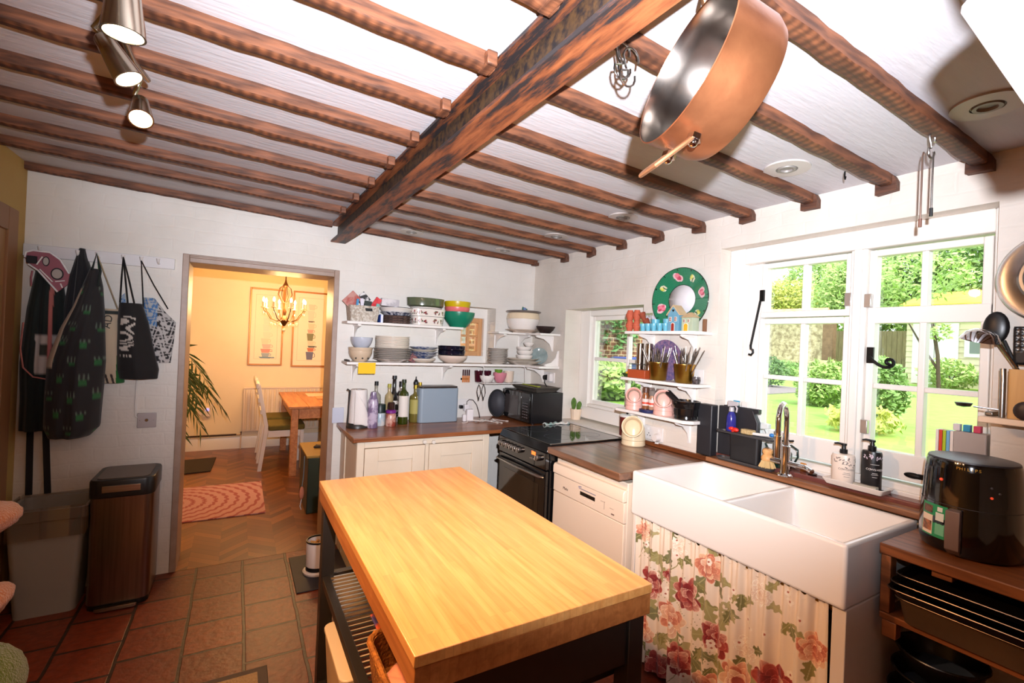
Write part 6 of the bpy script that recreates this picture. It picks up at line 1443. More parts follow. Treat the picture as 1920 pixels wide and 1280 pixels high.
t = thing('spatula', 'black rounded turner at the right of the utensil pot', 'spatula', (-.085, -3.16, 1.36)); B().tube([(-.08, -3.15, 1.36), (-.088, -3.165, 1.55)], .006, 8).ob('handle', UB, t); b = B(); b.m = Matrix.Translation((-.092, -3.17, 1.61)); b.sph((0, 0, 0), (.006, .034, .07), 16, 10); b.ob('blade', mat('dark_blue_nylon', (26, 28, 40), .3), t)
tag(B().box(-.12, -3.04, 1.3455, -.02, -3.018, 1.36).ob('small_steel_dish', mat('dull_steel', (150, 146, 142), .3, 1.0), bevel=.004), 'thin steel dish at left end of the short cream shelf', 'dish')
t = thing('measuring_spoon', 'little dark metal scoop poking over the window from the shelf', 'scoop', (-.10, -3.0, 1.37)); B().tube([(-.11, -3.05, 1.368), (-.12, -2.99, 1.372)], .003, 8).ob('handle', CHROME, t)
b = B(); b.lathe([(0, 0), (.018, .004), (.024, .016), (.021, .016), (0, .005)], (-.12, -2.965, 1.366), 20); b.ob('bowl', mat('dark_scoop', (80, 74, 70), .3, .9), t)
# big steel pan lid on the wall
t = thing('pan_lid', 'large stainless pan lid hanging on the wall right of the window', 'pan lid', (-.02, -3.145, 1.82))
rm = basis((0, -1, 0), (0, 0, 1), (-1, 0, 0))
B().lathe([(.152, .004), (.156, .010), (.15, .018), (.135, .016), (.10, .026), (.092, .038), (.084, .038), (.076, .014), (.05, .012), (.043, .030), (.03, .044), (.0, .05)], (-.012, -3.163, 1.81), 56, rot=rm).ob('lid', mat('lid_steel', (206, 202, 198), .24, 1.0, col2=(168, 164, 160), nscale=4), t, solid=.002)
B().sph((-.085, -3.163, 1.81), (.018, .02, .02), 16, 10).ob('knob', CHROME, t)

# ------------------------------------------------------------------ baking trays and pans in the shelf unit
DKT = mat('dark_bakeware', (28, 24, 22), .25, .5, coat=.3); RIM = mat('bakeware_rim', (110, 96, 84), .25, .9)
def btray(x0, y0, x1, y1, z, h, label, m, flare=.012):
    t = thing('baking_tin', label, 'baking tin', ((x0 + x1) / 2, (y0 + y1) / 2, z), 'stacked baking tins')
    q = lambda zz, g: [(p[0], p[1], zz) for p in rrect(x0 + g, y0 + g, x1 - g, y1 - g, .03)]
    B().loft([q(z, flare), q(z + h, 0), q(z + h + .002, -.008), q(z + h + .004, -.008), q(z + h + .002, .003), q(z + .004, flare + .003)]).ob('tin', m, t)
    B().tube([(p[0], p[1], z + h + .004) for p in rrect(x0 - .008, y0 - .008, x1 + .008, y1 + .008, .034)], .0022, 6, closed=True).ob('rolled_rim', RIM, t)
    return t
btray(-.425, -3.52, -.12, -2.905, .677, .075, 'deep brown roasting tin at the bottom of the tin stack', mat('brown_roaster', (74, 58, 42), .45, .3, col2=(98, 76, 54), nscale=6))
btray(-.455, -3.45, -.15, -2.895, .762, .022, 'dark baking tin, second from the bottom of the stack', DKT)
btray(-.445, -3.45, -.15, -2.90, .79, .014, 'dark baking tin, third from the bottom of the stack', DKT)
btray(-.43, -3.42, -.17, -2.91, .81, .018, 'smallest dark baking tin on top of the stack', DKT)
BKP = mat('pan_black', (18, 16, 17), .3, coat=.2); PBI = mat('pan_blue_inside', (52, 66, 92), .4)
zb = .3515
for k, (r, lb) in enumerate(((.132, 'widest black pan at the bottom of the pan pile'), (.124, 'black frying pan, second from bottom of the pan pile'), (.115, 'black frying pan with blue grey inside on top of the pile'))):
    c = (-.265, -2.975, zb + .0735 * k); t = thing('frying_pan', lb, 'frying pan', c, 'stacked frying pans')
    B().lathe([(0, 0), (r * .72, 0), (r * .8, .008), (r, .062), (r + .004, .064), (r + .002, .067), (r - .004, .066), (r * .78, .012)], c, 56).ob('body', BKP, t)
    B().lathe([(r * .785, .0125), (r * .7, .008), (0, .008)], c, 40).ob('cooking_surface', PBI, t)
    a = math.radians(222 + 9 * k); d = Vector((math.cos(a), math.sin(a), 0)); s = Vector((-d.y, d.x, 0))
    p = Vector(c) + d * (r + .004) + Vector((0, 0, .045))
    hb = B(); hb.tube([p - s * .03, p + d * .03 - s * .03 + Vector((0, 0, .006)), p + d * .045, p + d * .03 + s * .03 + Vector((0, 0, .006)), p + s * .03], .008, 8); hd = hb.ob('side_handle', BKP, t)
    for q in (-1, 1): B().sph(tuple(p + s * .03 * q - d * .002), .008, 10, 8).ob('rivet', CHROME, t)
# ------------------------------------------------------------------ hanging from the joists
COP = mat('copper', (182, 118, 78), .34, .9, col2=(142, 86, 56), nscale=7, namt=.9, bump=.12, bscale=18)
TIN = mat('tinned_lining', (176, 168, 160), .2, 1.0, col2=(120, 112, 106), nscale=10)
rc = Vector((-1.619, -2.994, 2.029)); ray_ = (rc - Vector((-2.2945, -3.5821, 1.5194))).normalized()
Rr = Vector((0.86363, -0.50232, 0.04267)); Rr = (Rr - ray_ * Rr.dot(ray_)).normalized(); Uu = Rr.cross(ray_)
ax = (Rr * .873 - Uu * .40 + ray_ * .29).normalized()
upv = (Vector((0, 0, 1)) - ax * ax.z).normalized(); sd = upv.cross(ax)
PM = basis(sd, upv, ax)
t = thing('copper_pan', 'big old copper pan with iron side handles hanging from a ceiling joist', 'copper pan', tuple(rc))
PSC = .89
B().lathe([(r_ * PSC, z_ * PSC) for r_, z_ in [(.1505, -.001), (.153, .0), (.152, .004), (.149, .05), (.147, .10), (.138, .122), (.12, .130), (0, .131)]], rc, 64, rot=PM).ob('body', COP, t)
B().lathe([(r_ * PSC, z_ * PSC) for r_, z_ in [(.1502, -.0005), (.1488, .003), (.146, .05), (.143, .10), (.13, .122), (0, .1255)]], rc, 64, rot=PM).ob('lining', TIN, t)
for s in (1, -1):
    h = B(); q = lambda u, v, w: rc + (sd * u + upv * (v * s) + ax * w) * PSC
    h.tube([q(-.045, .146, .05), q(-.05, .17, .035), q(-.05, .205, .012), q(-.03, .225, .0), q(.03, .225, .0), q(.05, .205, .012), q(.05, .17, .035), q(.045, .146, .05)], .0065, 8, flat=.7)
    hd = h.ob('handle', mat('handle_bronze', (150, 106, 74), .4, .8), t)
    for u in (-.045, .045):
        n = B(); n.tube([q(u, .147, .05), q(u, .158, .05)], .013, 6); n.sph(tuple(q(u, .161, .05)), .009, 10, 8); n.ob('bolt', CHROME, hd)
def s_hook(name, label, top, length, r=.0026, swing=(0, 0)):
    x, y, z = top; h = length; w = h * .24; pts = []
    for a in np.linspace(-.3, PI, 9): pts.append((x + w * math.cos(a) - w, y + swing[1] * .2, z - w + w * math.sin(a)))
    pts = [(p[0] + w, p[1], p[2]) for p in pts]
    pts += [(x - w * .6, y, z - h * .45), (x + w * .1 + swing[0], y + swing[1], z - h * .62)]
    for a in np.linspace(PI * .9, 2 * PI + .3, 9): pts.append((x + swing[0] + w * math.cos(a) + w * .2, y + swing[1], z - h + w + w * math.sin(a)))
    return tag(B().tube(pts, r, 8).ob(name, STEEL), label, 'hook')
top = rc + upv * .225 * PSC
s_hook('pan_hook', 'steel hook holding the big copper pan', (top.x, top.y, 2.296), .09, .004)
for k, (x, y, L) in enumerate(((-1.487, -2.69, .085), (-1.50, -2.70, .095), (-1.478, -2.705, .105))):
    s_hook('ceiling_hook', ['small steel hook', 'middle steel hook', 'longest steel hook'][k] + ' in the empty cluster beside the steel beam', (x, y, 2.285 - k * .01), L, .0026, (-.012 * k, -.006 * k))
s_hook('ceiling_hook', 'steel S hook carrying two thin skewers near the window', (-.40, -2.945, 2.252), .085, .0035, (-.01, .0))
for k, (dx, dy, L) in enumerate(((-.022, .012, .20), (.004, -.006, .165))):
    t = thing('skewer', ['longer thin skewer with brown tip hanging from the window hook', 'shorter steel skewer with dark tip hanging from the window hook'][k], 'skewer', (-.41 + dx, -2.945 + dy, 2.17), 'two hanging skewers')
    x, y = -.41 + dx, -2.945 + dy
    B().tube([(x + .012, y, 2.178), (x + .006, y, 2.185), (x, y, 2.172), (x, y, 2.172 - L)], .0028, 8).ob('rod', STEEL if k else mat('bronze_rod', (150, 124, 110), .35, .8), t); B().cyl((x, y, 2.1715 - L), (x, y, 2.145 - L), .005, n=8).ob('tip', mat('tip_brown', (110, 70, 54), .5) if k == 0 else BLACK, t)
tag(B().tube([(-.30, -2.648, 2.236), (-.30, -2.648, 2.215), (-.304, -2.652, 2.205), (-.31, -2.656, 2.212)], .003, 8).ob('cup_hook', IRON), 'tiny dark cup hook under a joist left of the window hook', 'hook')
# white enamel jug hanging close by
t = thing('enamel_jug', 'white enamel jug with loop handle hanging very close overhead', 'jug', (-1.655, -3.43, 1.84))
ca = Vector((-1.650, -3.425, 1.908)); da = Vector((-1.615, -3.458, 1.79)) - ca
rdir = (ca - Vector((-2.2945, -3.5821, 1.5194))).normalized()
da = (Vector((0.86363, -0.50232, 0.04267)) * .66 - Vector((-0.03890, 0.01799, 0.99908)) * .74 + Vector((0.50262, 0.8645, .004)) * .1).normalized()
sx = da.cross(rdir).normalized(); JM = basis(sx, da.cross(sx), da)
B().lathe([(.0, 0), (.042, .0), (.045, .004), (.045, .13), (.048, .135), (.046, .137), (.043, .13), (.043, .006), (0, .004)], ca, 40, rot=JM).ob('body', mat('white_enamel', (236, 236, 236), .2, coat=.4), t)
q = lambda u, v: ca + Vector((0.86363, -0.50232, 0.04267)) * u + Vector((-0.03890, 0.01799, 0.99908)) * v
B().tube([q(.02, -.004), q(-.012, .022), q(-.03, .05), q(-.026, .082), q(.0, .096), q(.024, .082), q(.03, .05), q(.03, .0)], .007, 10).ob('handle', mat('white_enamel', (236, 236, 236)), t)
tq = q(0, .088)
tag(B().tube([tuple(tq + Vector((0, .012, 0))), tuple(tq + Vector((0, 0, -.002))), tuple(tq + Vector((0, -.012, .0))), tuple(tq + Vector((0, -.012, .06))), (tq.x, tq.y - .01, 2.322)], .003, 8).ob('jug_hook', STEEL), 'long steel hook holding the white enamel jug', 'hook')
# ------------------------------------------------------------------ track of little spotlights
SPM = mat('satin_nickel', (176, 164, 146), .25, 1.0); BULB = mat('lamp_glow', (255, 236, 200), .4, emit=(255, 224, 170), estr=26)
t = thing('spotlight_track', 'brushed nickel ceiling track with warm lit spotlights at left', 'spotlight', (-2.575, -2.3, 2.3))
B().tube([(-2.565, -2.86, 2.262), (-2.575, -2.42, 2.25), (-2.585, -2.2, 2.262), (-2.575, -1.93, 2.25), (-2.56, -1.80, 2.262)], .008, 10).ob('bar', SPM, t)
B().lathe([(0, 0), (.045, 0), (.045, .02), (.02, .03), (0, .03)], (-2.57, -2.35, 2.295), 28).ob('ceiling_rose', SPM, t)
B().cyl((-2.57, -2.35, 2.255), (-2.57, -2.35, 2.294), .008, n=12).ob('stem', SPM, t)
HEADS = [((-2.497, -2.477, 2.05), (.02, .02, -1.0), .033, .115), ((-2.540, -2.165, 2.10), (.52, -.1, -.85), .030, .105), ((-2.562, -1.865, 2.118), (.12, -.62, -.78), .030, .10), ((-2.56, -2.80, 2.08), (.3, .2, -.9), .033, .11)]
for k, (p, d, r, L) in enumerate(HEADS):
    p = Vector(p); d = Vector(d).normalized(); s_ = d.orthogonal().normalized(); Mh = basis(s_, d.cross(s_), d)
    top = p - d * L
    h = B().lathe([(0, -.002), (.014, 0), (.02, .006), (r * .78, L * .4), (r, L * .92), (r + .001, L), (r - .003, L), (r - .006, L * .9), (.012, L * .5)], top, 32, rot=Mh).ob('lamp_head', SPM, t)
    B().lathe([(0, L - .006), (r - .0045, L - .006), (r - .0045, L - .002), (0, L - .001)], top, 28, rot=Mh).ob('bulb', BULB, h)
    jx = Vector((-2.572, top.y - .02, 2.255)); B().tube([top - d * .0005, top + Vector((-.015, 0, .012)), jx], [.007, .006, .007], 10).ob('arm', SPM, t)
# ------------------------------------------------------------------ coat rail and hangings on the back wall
RLW = mat('rail_white', (226, 222, 222), .4)
t = thing('coat_rail', 'white painted peg rail on the wall left of the doorway', 'coat rail', (-2.99, -.01, 1.885))
B().box(-3.329, -.02, 1.885, -2.652, -.001, 1.952).ob('board', RLW, t, bevel=.003)
for x in (-3.25, -3.095, -3.01, -2.895, -2.81, -2.73):
    B().tube([(x, -.0205, 1.912), (x, -.05, 1.912), (x, -.062, 1.922), (x, -.064, 1.938)], [.006, .006, .008, .010], 10).ob('peg', mat('peg_white', (230, 226, 224), .3), t)
def drape(rows, colf, m, name, parent=None, n=44, folds=(7, .01), back=-.004, seed=0, bulge=1.0):
    """cloth hanging on a peg: rows of (z, x_left, x_right, depth); front bulges and folds, back lies near the wall"""
    b = B(); R_ = 60; zs = [r[0] for r in rows][::-1]; rings = []; cols = []
    def it(z, k): return float(np.interp(z, zs, [r[k] for r in rows][::-1]))
    ph = seed * 1.7
    for j in range(R_ + 1):
        z = rows[0][0] + (rows[-1][0] - rows[0][0]) * j / R_; xl, xr, dp = it(z, 1), it(z, 2), it(z, 3); ring = []
        for i in range(n + 1):
            u = i / n; fo = folds[1] * min(1, j / R_ * 2.2) * (math.sin(u * folds[0] * 2 + ph + z * 2.1) + .5 * math.sin(u * folds[0] * 4.3 + ph * 2 - z * 3))
            prof = (math.sin(PI * (u * .96 + .02))) ** .45
            ring.append((xl + (xr - xl) * u, back - .006 - max(.001, dp * bulge * prof + fo * prof), z)); cols.append(colf(u, j / R_, ring[-1][0], z))
        for i in range(n, -1, -4):
            u = i / n; ring.append((xl + (xr - xl) * u, back, z)); cols.append(colf(u, j / R_, ring[-1][0], z))
        rings.append(ring)
    b.loft(rings); b.c = cols
    return b.ob(name, m, parent, smooth=75)
CLOTH = lambda nm, c: mat(nm, c, .85, attr=True, sheen=.15)
def blank(c): return lambda u, v, x, z: c
# dark green coat with cream lining patch, straps, behind
t = thing('green_coat', 'dark green coat with pink cord and hanging black straps, leftmost on rail', 'coat', (-3.23, -.06, 1.9))
def gcol(u, v, x, z):
    if abs(x + 3.185 + .02 * (z - 1.4)) < .008 and z > 1.30: return (186, 110, 104)
    if 1.24 < z < 1.46 and x > -3.245 + (1.46 - z) * .02: 
        if 1.335 < z < 1.40 and x > -3.225: return (60, 60, 52)
        return (196, 190, 184)
    return (22, 34, 32) if math.sin(x * 90) > -.6 else (16, 26, 26)
drape([(1.90, -3.262, -3.235, .02), (1.82, -3.272, -3.17, .05), (1.6, -3.30, -3.14, .08), (1.3, -3.318, -3.12, .09), (1.1, -3.31, -3.12, .09), (.93, -3.31, -3.13, .08)], gcol, CLOTH('coat_green', (22, 34, 32)), 'body', t, seed=1)
for x0, x1 in ((-3.268, -3.262), (-3.205, -3.185)):
    B().prism([(x0 - .014, .93), (x0 + .014, .93), (x1 + .014, .57), (x1 - .014, .57)], 'y', -.016, -.01).ob('strap', mat('black_web', (20, 18, 24), .8), t)
B().tube([(-3.29, -.1, 1.52), (-3.295, -.108, 1.38), (-3.28, -.112, 1.28), (-3.24, -.112, 1.23), (-3.18, -.105, 1.215)], .004, 6).ob('pink_cord', mat('pink_cord', (196, 124, 116), .7), t)
# dog harness in front
t = thing('dog_harness', 'pink dog harness edged with shiny reflective strips on the rail', 'harness', (-3.2, -.12, 1.8))
REF = mat('flash_white_tape', (250, 250, 252), .3); HPK = mat('harness_pink', (156, 92, 104), .7); HBK = mat('harness_black', (26, 24, 28), .7)  # tape's bright flash return is painted in as plain white
def hx(px, py): return Vector((-3.297 + (px - 45) * .00212, -.135, 1.902 - (py - 475) * .00285))
out = [hx(*p) for p in ((51, 478), (64, 474), (95, 475), (115, 487), (133, 512), (130, 533), (112, 548), (97, 533), (75, 511), (56, 500), (49, 488))]
def patch(pts, name, m, y0, dy):
    b = B(); b.prism([(p.x, p.z) for p in pts], 'y', y0, y0 - dy); return b.ob(name, m, t, bevel=.002)
patch(out, 'pad', HPK, -.112, .012)
for c_, rx, rz in ((hx(88, 492), .014, .026), (hx(110, 514), .026, .032)):
    B().lathe([(0, 0), (1, 0), (1, .004), (0, .004)], (c_.x, -.1245, c_.z), 24, rx, rz, basis((1, 0, 0), (0, 0, 1), (0, -1, 0))).ob('opening', HBK, t)
    B().lathe([(0, .0), (.8, 0), (.8, .005), (0, .005)], (c_.x, -.1245, c_.z), 24, rx, rz, basis((1, 0, 0), (0, 0, 1), (0, -1, 0))).ob('opening_view', mat('harness_gap', (176, 168, 162), .7), t)
for sg in (out[10:] + out[:1] + out[1:3], out[2:5], out[6:10]):
    B().tube([p + Vector((0, .008, 0)) for p in sg], .0075, 8, flat=.6).ob('reflective_strip', REF, t)
for a, b_ in ((hx(82, 484), hx(72, 500)), (hx(78, 508), hx(103, 530)), (hx(108, 529), hx(126, 526)), (hx(118, 532), hx(122, 540))):
    B().tube([a, b_], .005, 6, flat=.6).ob('reflective_stitch', REF, t)
B().box(-3.28, -.14, 1.835, -3.24, -.1245, 1.875).ob('clip', HBK, t, bevel=.003); B().tube([hx(65, 512), hx(63, 525), hx(64, 540)], .004, 6).ob('lead', HPK, t)
# long dark raincoat with green pot plant print, plus dark hood bag behind
t = thing('black_jacket', 'black hooded jacket on second peg, mostly behind the printed apron', 'jacket', (-3.09, -.05, 1.9))
drape([(1.955, -3.098, -3.072, .03), (1.90, -3.11, -3.06, .055), (1.80, -3.13, -3.03, .07), (1.62, -3.15, -3.02, .07), (1.45, -3.16, -3.03, .05)], blank((24, 23, 28)), CLOTH('jacket_black', (24, 23, 28)), 'body', t, seed=2)
def acol(seed):
    rr = random.Random(seed); sp = []
    for r in range(9):
        for c in range(3): sp.append((-3.16 + c * .095 + (.047 if r % 2 else 0) + rr.uniform(-.008, .008), .93 + r * .095 + rr.uniform(-.01, .01)))
    def f(u, v, x, z):
        base = (36, 34, 37)
        if u < .16 and z > 1.28 and z < 1.72: return (188, 170, 146)
        for sx_, sz in sp:
            dx, dz = x - sx_, z - sz
            if abs(dx) < .013 and abs(dz) < .012: return (44, 104, 58)
            if abs(dx) < .022 and .012 < dz < .04 and math.sin(dx * 420) * math.cos(dz * 300) > .25: return (98, 112, 100)
        return base
    return f
t = thing('printed_apron', 'long dark apron with small green pot plant print on the rail', 'apron', (-3.06, -.16, 1.85))
drape([(1.84, -3.035, -2.995, .03), (1.74, -3.062, -2.975, .06), (1.62, -3.095, -2.965, .10), (1.5, -3.14, -2.955, .13), (1.32, -3.185, -2.945, .15), (1.1, -3.19, -2.955, .15), (.95, -3.188, -2.96, .14), (.90, -3.17, -3.0, .12)],
      acol(3), CLOTH('apron_print', (36, 34, 37)), 'body', t, n=110, folds=(5, .012), back=-.07, seed=3)
B().tube([(-3.02, -.11, 1.83), (-3.01, -.075, 1.93), (-2.985, -.1, 1.83), (-2.985, -.14, 1.74)], .006, 6).ob('neck_loop', mat('apron_tape', (30, 40, 38), .8), t)
# green and cream tote
t = thing('tote_bag', 'cream tote with green gusset and printed letters on the rail', 'bag', (-2.96, -.06, 1.9), None)
def tcol(u, v, x, z):
    if x > -2.90 and z < 1.38: return (28, 104, 44)
    if x > -2.895: return (34, 84, 48)
    if z < 1.245 and math.sin(x * 240 + z * 60) > .3: return (60, 50, 46)
    if abs(z - 1.60) < .012 and math.sin(x * 30) > -2: return (44, 52, 50)
    return (196, 178, 152)
drape([(1.62, -2.99, -2.895, .05), (1.5, -3.0, -2.885, .07), (1.3, -3.0, -2.875, .07), (1.19, -2.99, -2.87, .06)], tcol, CLOTH('tote_cream', (196, 178, 152)), 'body', t, n=60, folds=(3, .006), back=-.012, seed=4)
for x0, x1, m in ((-2.975, -2.955, (28, 110, 44)), (-2.91, -2.93, (180, 160, 130))):
    B().tube([(x0, -.05, 1.62), (x0 * .4 + -3.008 * .6, -.06, 1.80), (-3.008, -.066, 1.92)], [.011, .011, .008], 8, flat=.3).ob('handle', mat('tote_handle_%d' % m[0], m, .8), t)
text('printed_letters', 'AD', .055, mat('letter_dark', (52, 50, 48), .7), t, (-2.945, -.0925, 1.545), FACE_MY @ Matrix.Rotation(PI / 2 - .15, 3, 'Z'))
# black tote with white swirl print
t = thing('tote_bag', 'black tote bag with white swirling print hanging on the rail', 'bag', (-2.80, -.08, 1.9))
BKT = CLOTH('tote_black', (24, 22, 24))
def swirl(u, v, x, z):
    cx, cz = x + 2.852, z - 1.48
    if -.035 < cx < .035 and -.10 < cz < .10:
        s = math.sin(70 * cx + 5 * math.sin(60 * cz) + 110 * math.hypot(cx + .01, cz - .01))
        if s > .1: return (206, 198, 188)
    if -.03 < cx < .03 and -.135 < cz < -.118 and math.sin(cx * 300 + 2 * math.sin(cx * 90)) > .1: return (206, 198, 188)
    return (24, 22, 24)
drape([(1.66, -2.905, -2.80, .05), (1.55, -2.91, -2.765, .08), (1.4, -2.91, -2.735, .09), (1.27, -2.905, -2.705, .09), (1.215, -2.89, -2.71, .07)], swirl, BKT, 'body', t, n=90, folds=(3, .008), back=-.03, seed=5)
for x0 in (-2.895, -2.86, -2.83):
    B().tube([(x0, -.085, 1.66), (x0 * .5 - 2.893 * .5, -.08, 1.80), (-2.893, -.066, 1.925)], [.012, .012, .009], 8, flat=.35).ob('handle', mat('tote_strap', (24, 22, 26), .8), t)
B().prism([(-2.915, 1.60), (-2.90, 1.70), (-2.885, 1.72), (-2.87, 1.60)], 'y', -.02, -.028).ob('blue_lining', mat('blue_print', (60, 110, 168), .7, col2=(190, 196, 196), nscale=40, namt=.4), t)
t = thing('tote_bag', 'grey tote bag with busy black line print, rightmost on the rail', 'bag', (-2.75, -.04, 1.9))
def lines(u, v, x, z):
    s = math.sin(80 * x + 7 * math.sin(60 * z + 3)) + math.sin(90 * z + 6 * math.sin(70 * x))
    if x < -2.725 and z > 1.53: return (70, 120, 176) if s > 0 else (176, 180, 182)
    return (34, 32, 34) if s > .35 else (190, 186, 184)
drape([(1.70, -2.80, -2.745, .03), (1.62, -2.795, -2.69, .03), (1.56, -2.79, -2.635, .03), (1.45, -2.78, -2.64, .03), (1.31, -2.77, -2.652, .03)], lines, CLOTH('tote_lines', (190, 186, 184)), 'body', t, n=90, folds=(2, .003), back=-.004, seed=6)
for x0 in (-2.795, -2.675):
    B().tube([(x0, -.03, 1.64), (x0 * .45 - 2.81 * .55, -.04, 1.78), (-2.81, -.064, 1.915)], [.010, .010, .008], 8, flat=.35).ob('handle', mat('tote_strap', (24, 22, 26)), t)
# metal socket plate with cable trunking
t = thing('aerial_plate', 'square brushed metal outlet plate with screw socket on the wall', 'outlet', (-2.755, 0, .96))
B().box(-2.803, -.012, .915, -2.71, -.001, 1.003).ob('plate', mat('plate_metal', (176, 168, 168), .4, .5), t, bevel=.002)
B().lathe([(0, .004), (.008, .004), (.010, 0)], (-2.757, -.0125, .96), 16, rot=basis((1, 0, 0), (0, 0, 1), (0, -1, 0))).ob('socket', CHROME, t)
for x in (-2.79, -2.723): B().sph((x, -.0125, .96), .003, 8, 6).ob('screw', STEEL, t)
tag(B().tube([(-2.795, -.006, .97), (-2.812, -.006, .985), (-2.815, -.006, 1.05), (-2.812, -.006, 1.25)], .006, 8).ob('surface_cable', mat('cable_paint', (226, 220, 214), .5)), 'white painted cable running up the wall from the metal plate', 'cable')
# ------------------------------------------------------------------ plush cat tree at the left edge
PLU = mat('peach_plush', (206, 132, 92), .95, col2=(190, 116, 78), nscale=40, sheen=.6, bump=1.0, bscale=140); PLG = mat('green_plush', (104, 124, 44), .95, col2=(88, 108, 38), nscale=40, sheen=.6, bump=1.0, bscale=140)
t = thing('cat_tree', 'plush flower cat tree with peach pads and green leaf at far left', 'cat tree', (-3.12, -1.2, 0))
B().tube([(-3.03, -1.2, .22), (-3.03, -1.2, .48)], .008, 10).ob('metal_rod', STEEL, t); B().cyl((-3.16, -1.2, .0), (-3.16, -1.2, .9), .045, n=20).ob('post', PLU, t)
rr = random.Random(5)
def plush(c, r, rot, m, name):
    b = B(); n, k = 44, 22; vs = []
    Mr = Matrix.Rotation(rot, 3, 'Y')
    b.m = Matrix.Translation(c) @ Mr.to_4x4(); b.sph((0, 0, 0), r, n, k)
    o = b.ob(name, m, t, smooth=180)
    for v in o.data.vertices:
        v.co += v.normal * rr.uniform(0, .007)
    return o
plush((-3.10, -1.2, .80), (.14, .15, .055), -.15, PLU, 'pad'); plush((-3.09, -1.2, .475), (.13, .15, .055), -.55, PLU, 'pad'); plush((-3.06, -1.2, .20), (.13, .16, .14), .2, PLG, 'leaf')
B().lathe([(0, 0), (.2, 0), (.2, .03), (0, .03)], (-3.12, -1.2, 0), 40).ob('base', PLG, t)
# ------------------------------------------------------------------ pet mat and feeder, doormat
tag(B().prism([(-1.945, -.10), (-1.945, -.60), (-1.45, -.60), (-1.45, -.10)], 'z', .0005, .008).ob('pet_mat', mat('navy_rubber', (32, 34, 48), .6), bevel=.003), 'dark navy rubber mat on the tiles by the doorway', 'mat')
t = thing('pet_feeder', 'white pet food dispenser with black band on the navy mat', 'pet feeder', (-1.80, -.36, .0085)); c = (-1.80, -.37, .0085)
B().lathe([(0, 0), (.085, 0), (.088, .012), (.08, .02), (0, .02)], c, 32).ob('base', mat('feeder_white', (226, 216, 212), .3), t); B().lathe([(0, .0205), (.072, .0205), (.072, .04), (0, .04)], c, 32).ob('band', BLACK, t)
B().lathe([(.062, .0405), (.07, .045), (.072, .19), (.070, .195), (.066, .195), (.064, .06)], c, 32).ob('hopper', mat('feeder_white', (226, 216, 212)), t); B().lathe([(.066, .1955), (.0745, .1955), (.0745, .205), (.066, .205)], c, 32).ob('rim', BLACK, t)
b = B(); rr = random.Random(6)
for k in range(150):
    a = rr.uniform(0, 2 * PI); q = .058 * math.sqrt(rr.random()); b.sph((c[0] + q * math.cos(a), c[1] + q * math.sin(a), c[2] + .165 + rr.uniform(-.012, .016)), (.007, .007, .005), 6, 4)
tag(stuff(b.ob('kibble', mat('kibble', (206, 152, 84), .8))), 'heap of pale brown dry pet food inside the dispenser', 'pet food')
t = thing('doormat', 'beige doormat with a dark rubber border in front of the island', 'doormat', (-2.5, -1.6, 0)); B().box(-2.86, -2.1, .0005, -2.125, -1.195, .010).ob('border', mat('rubber_brown', (62, 46, 42), .6), t, bevel=.003)
B().box(-2.82, -2.06, .0102, -2.165, -1.235, .015).ob('pile', mat('coir_beige', (190, 160, 118), .95, col2=(160, 130, 92), nscale=120, bump=.9, bscale=200), t)
# ------------------------------------------------------------------ dining room seen through the doorway
PINE = wood('table_pine', (176, 108, 58), (206, 138, 82), 'y', 2.5, .45); CHW = mat('chair_white', (226, 216, 206), .4); OLV = mat('olive_pad', (112, 96, 36), .9, col2=(92, 82, 34), nscale=30)
t = thing('dining_table', 'stripped pine dining table beyond the doorway', 'dining table', (-1.2, 2.6, 0))
b = B()
for k in range(5): b.box(-1.81 + k * .2, 1.87, .722, -1.612 + k * .2, 3.3, .75)
b.ob('top', PINE, t, bevel=.006)
for x in (-1.775, -.95):
    for y in (1.92, 3.18): B().box(x, y, 0, x + .07, y + .07, .7215).ob('leg', PINE, t, bevel=.004)
b = B(); b.box(-1.70, 1.93, .61, -.952, 1.955, .7215); b.box(-1.70, 3.21, .61, -.952, 3.235, .7215); b.box(-1.765, 1.992, .61, -1.74, 3.178, .7215); b.box(-.93, 1.992, .61, -.905, 3.178, .7215); b.ob('apron', PINE, t)
tag(B().box(-1.52, 2.75, .7505, -1.1, 3.05, .756).ob('table_mat', mat('cream_mat', (226, 206, 176), .7), bevel=.001), 'pale mat lying on the pine dining table', 'table mat')
tag(B().box(-1.45, 2.45, .7505, -1.05, 2.72, .758).ob('folded_paper', mat('tan_paper', (206, 150, 104), .7), bevel=.001), 'tan folded paper lying at front of the pine table', 'paper')
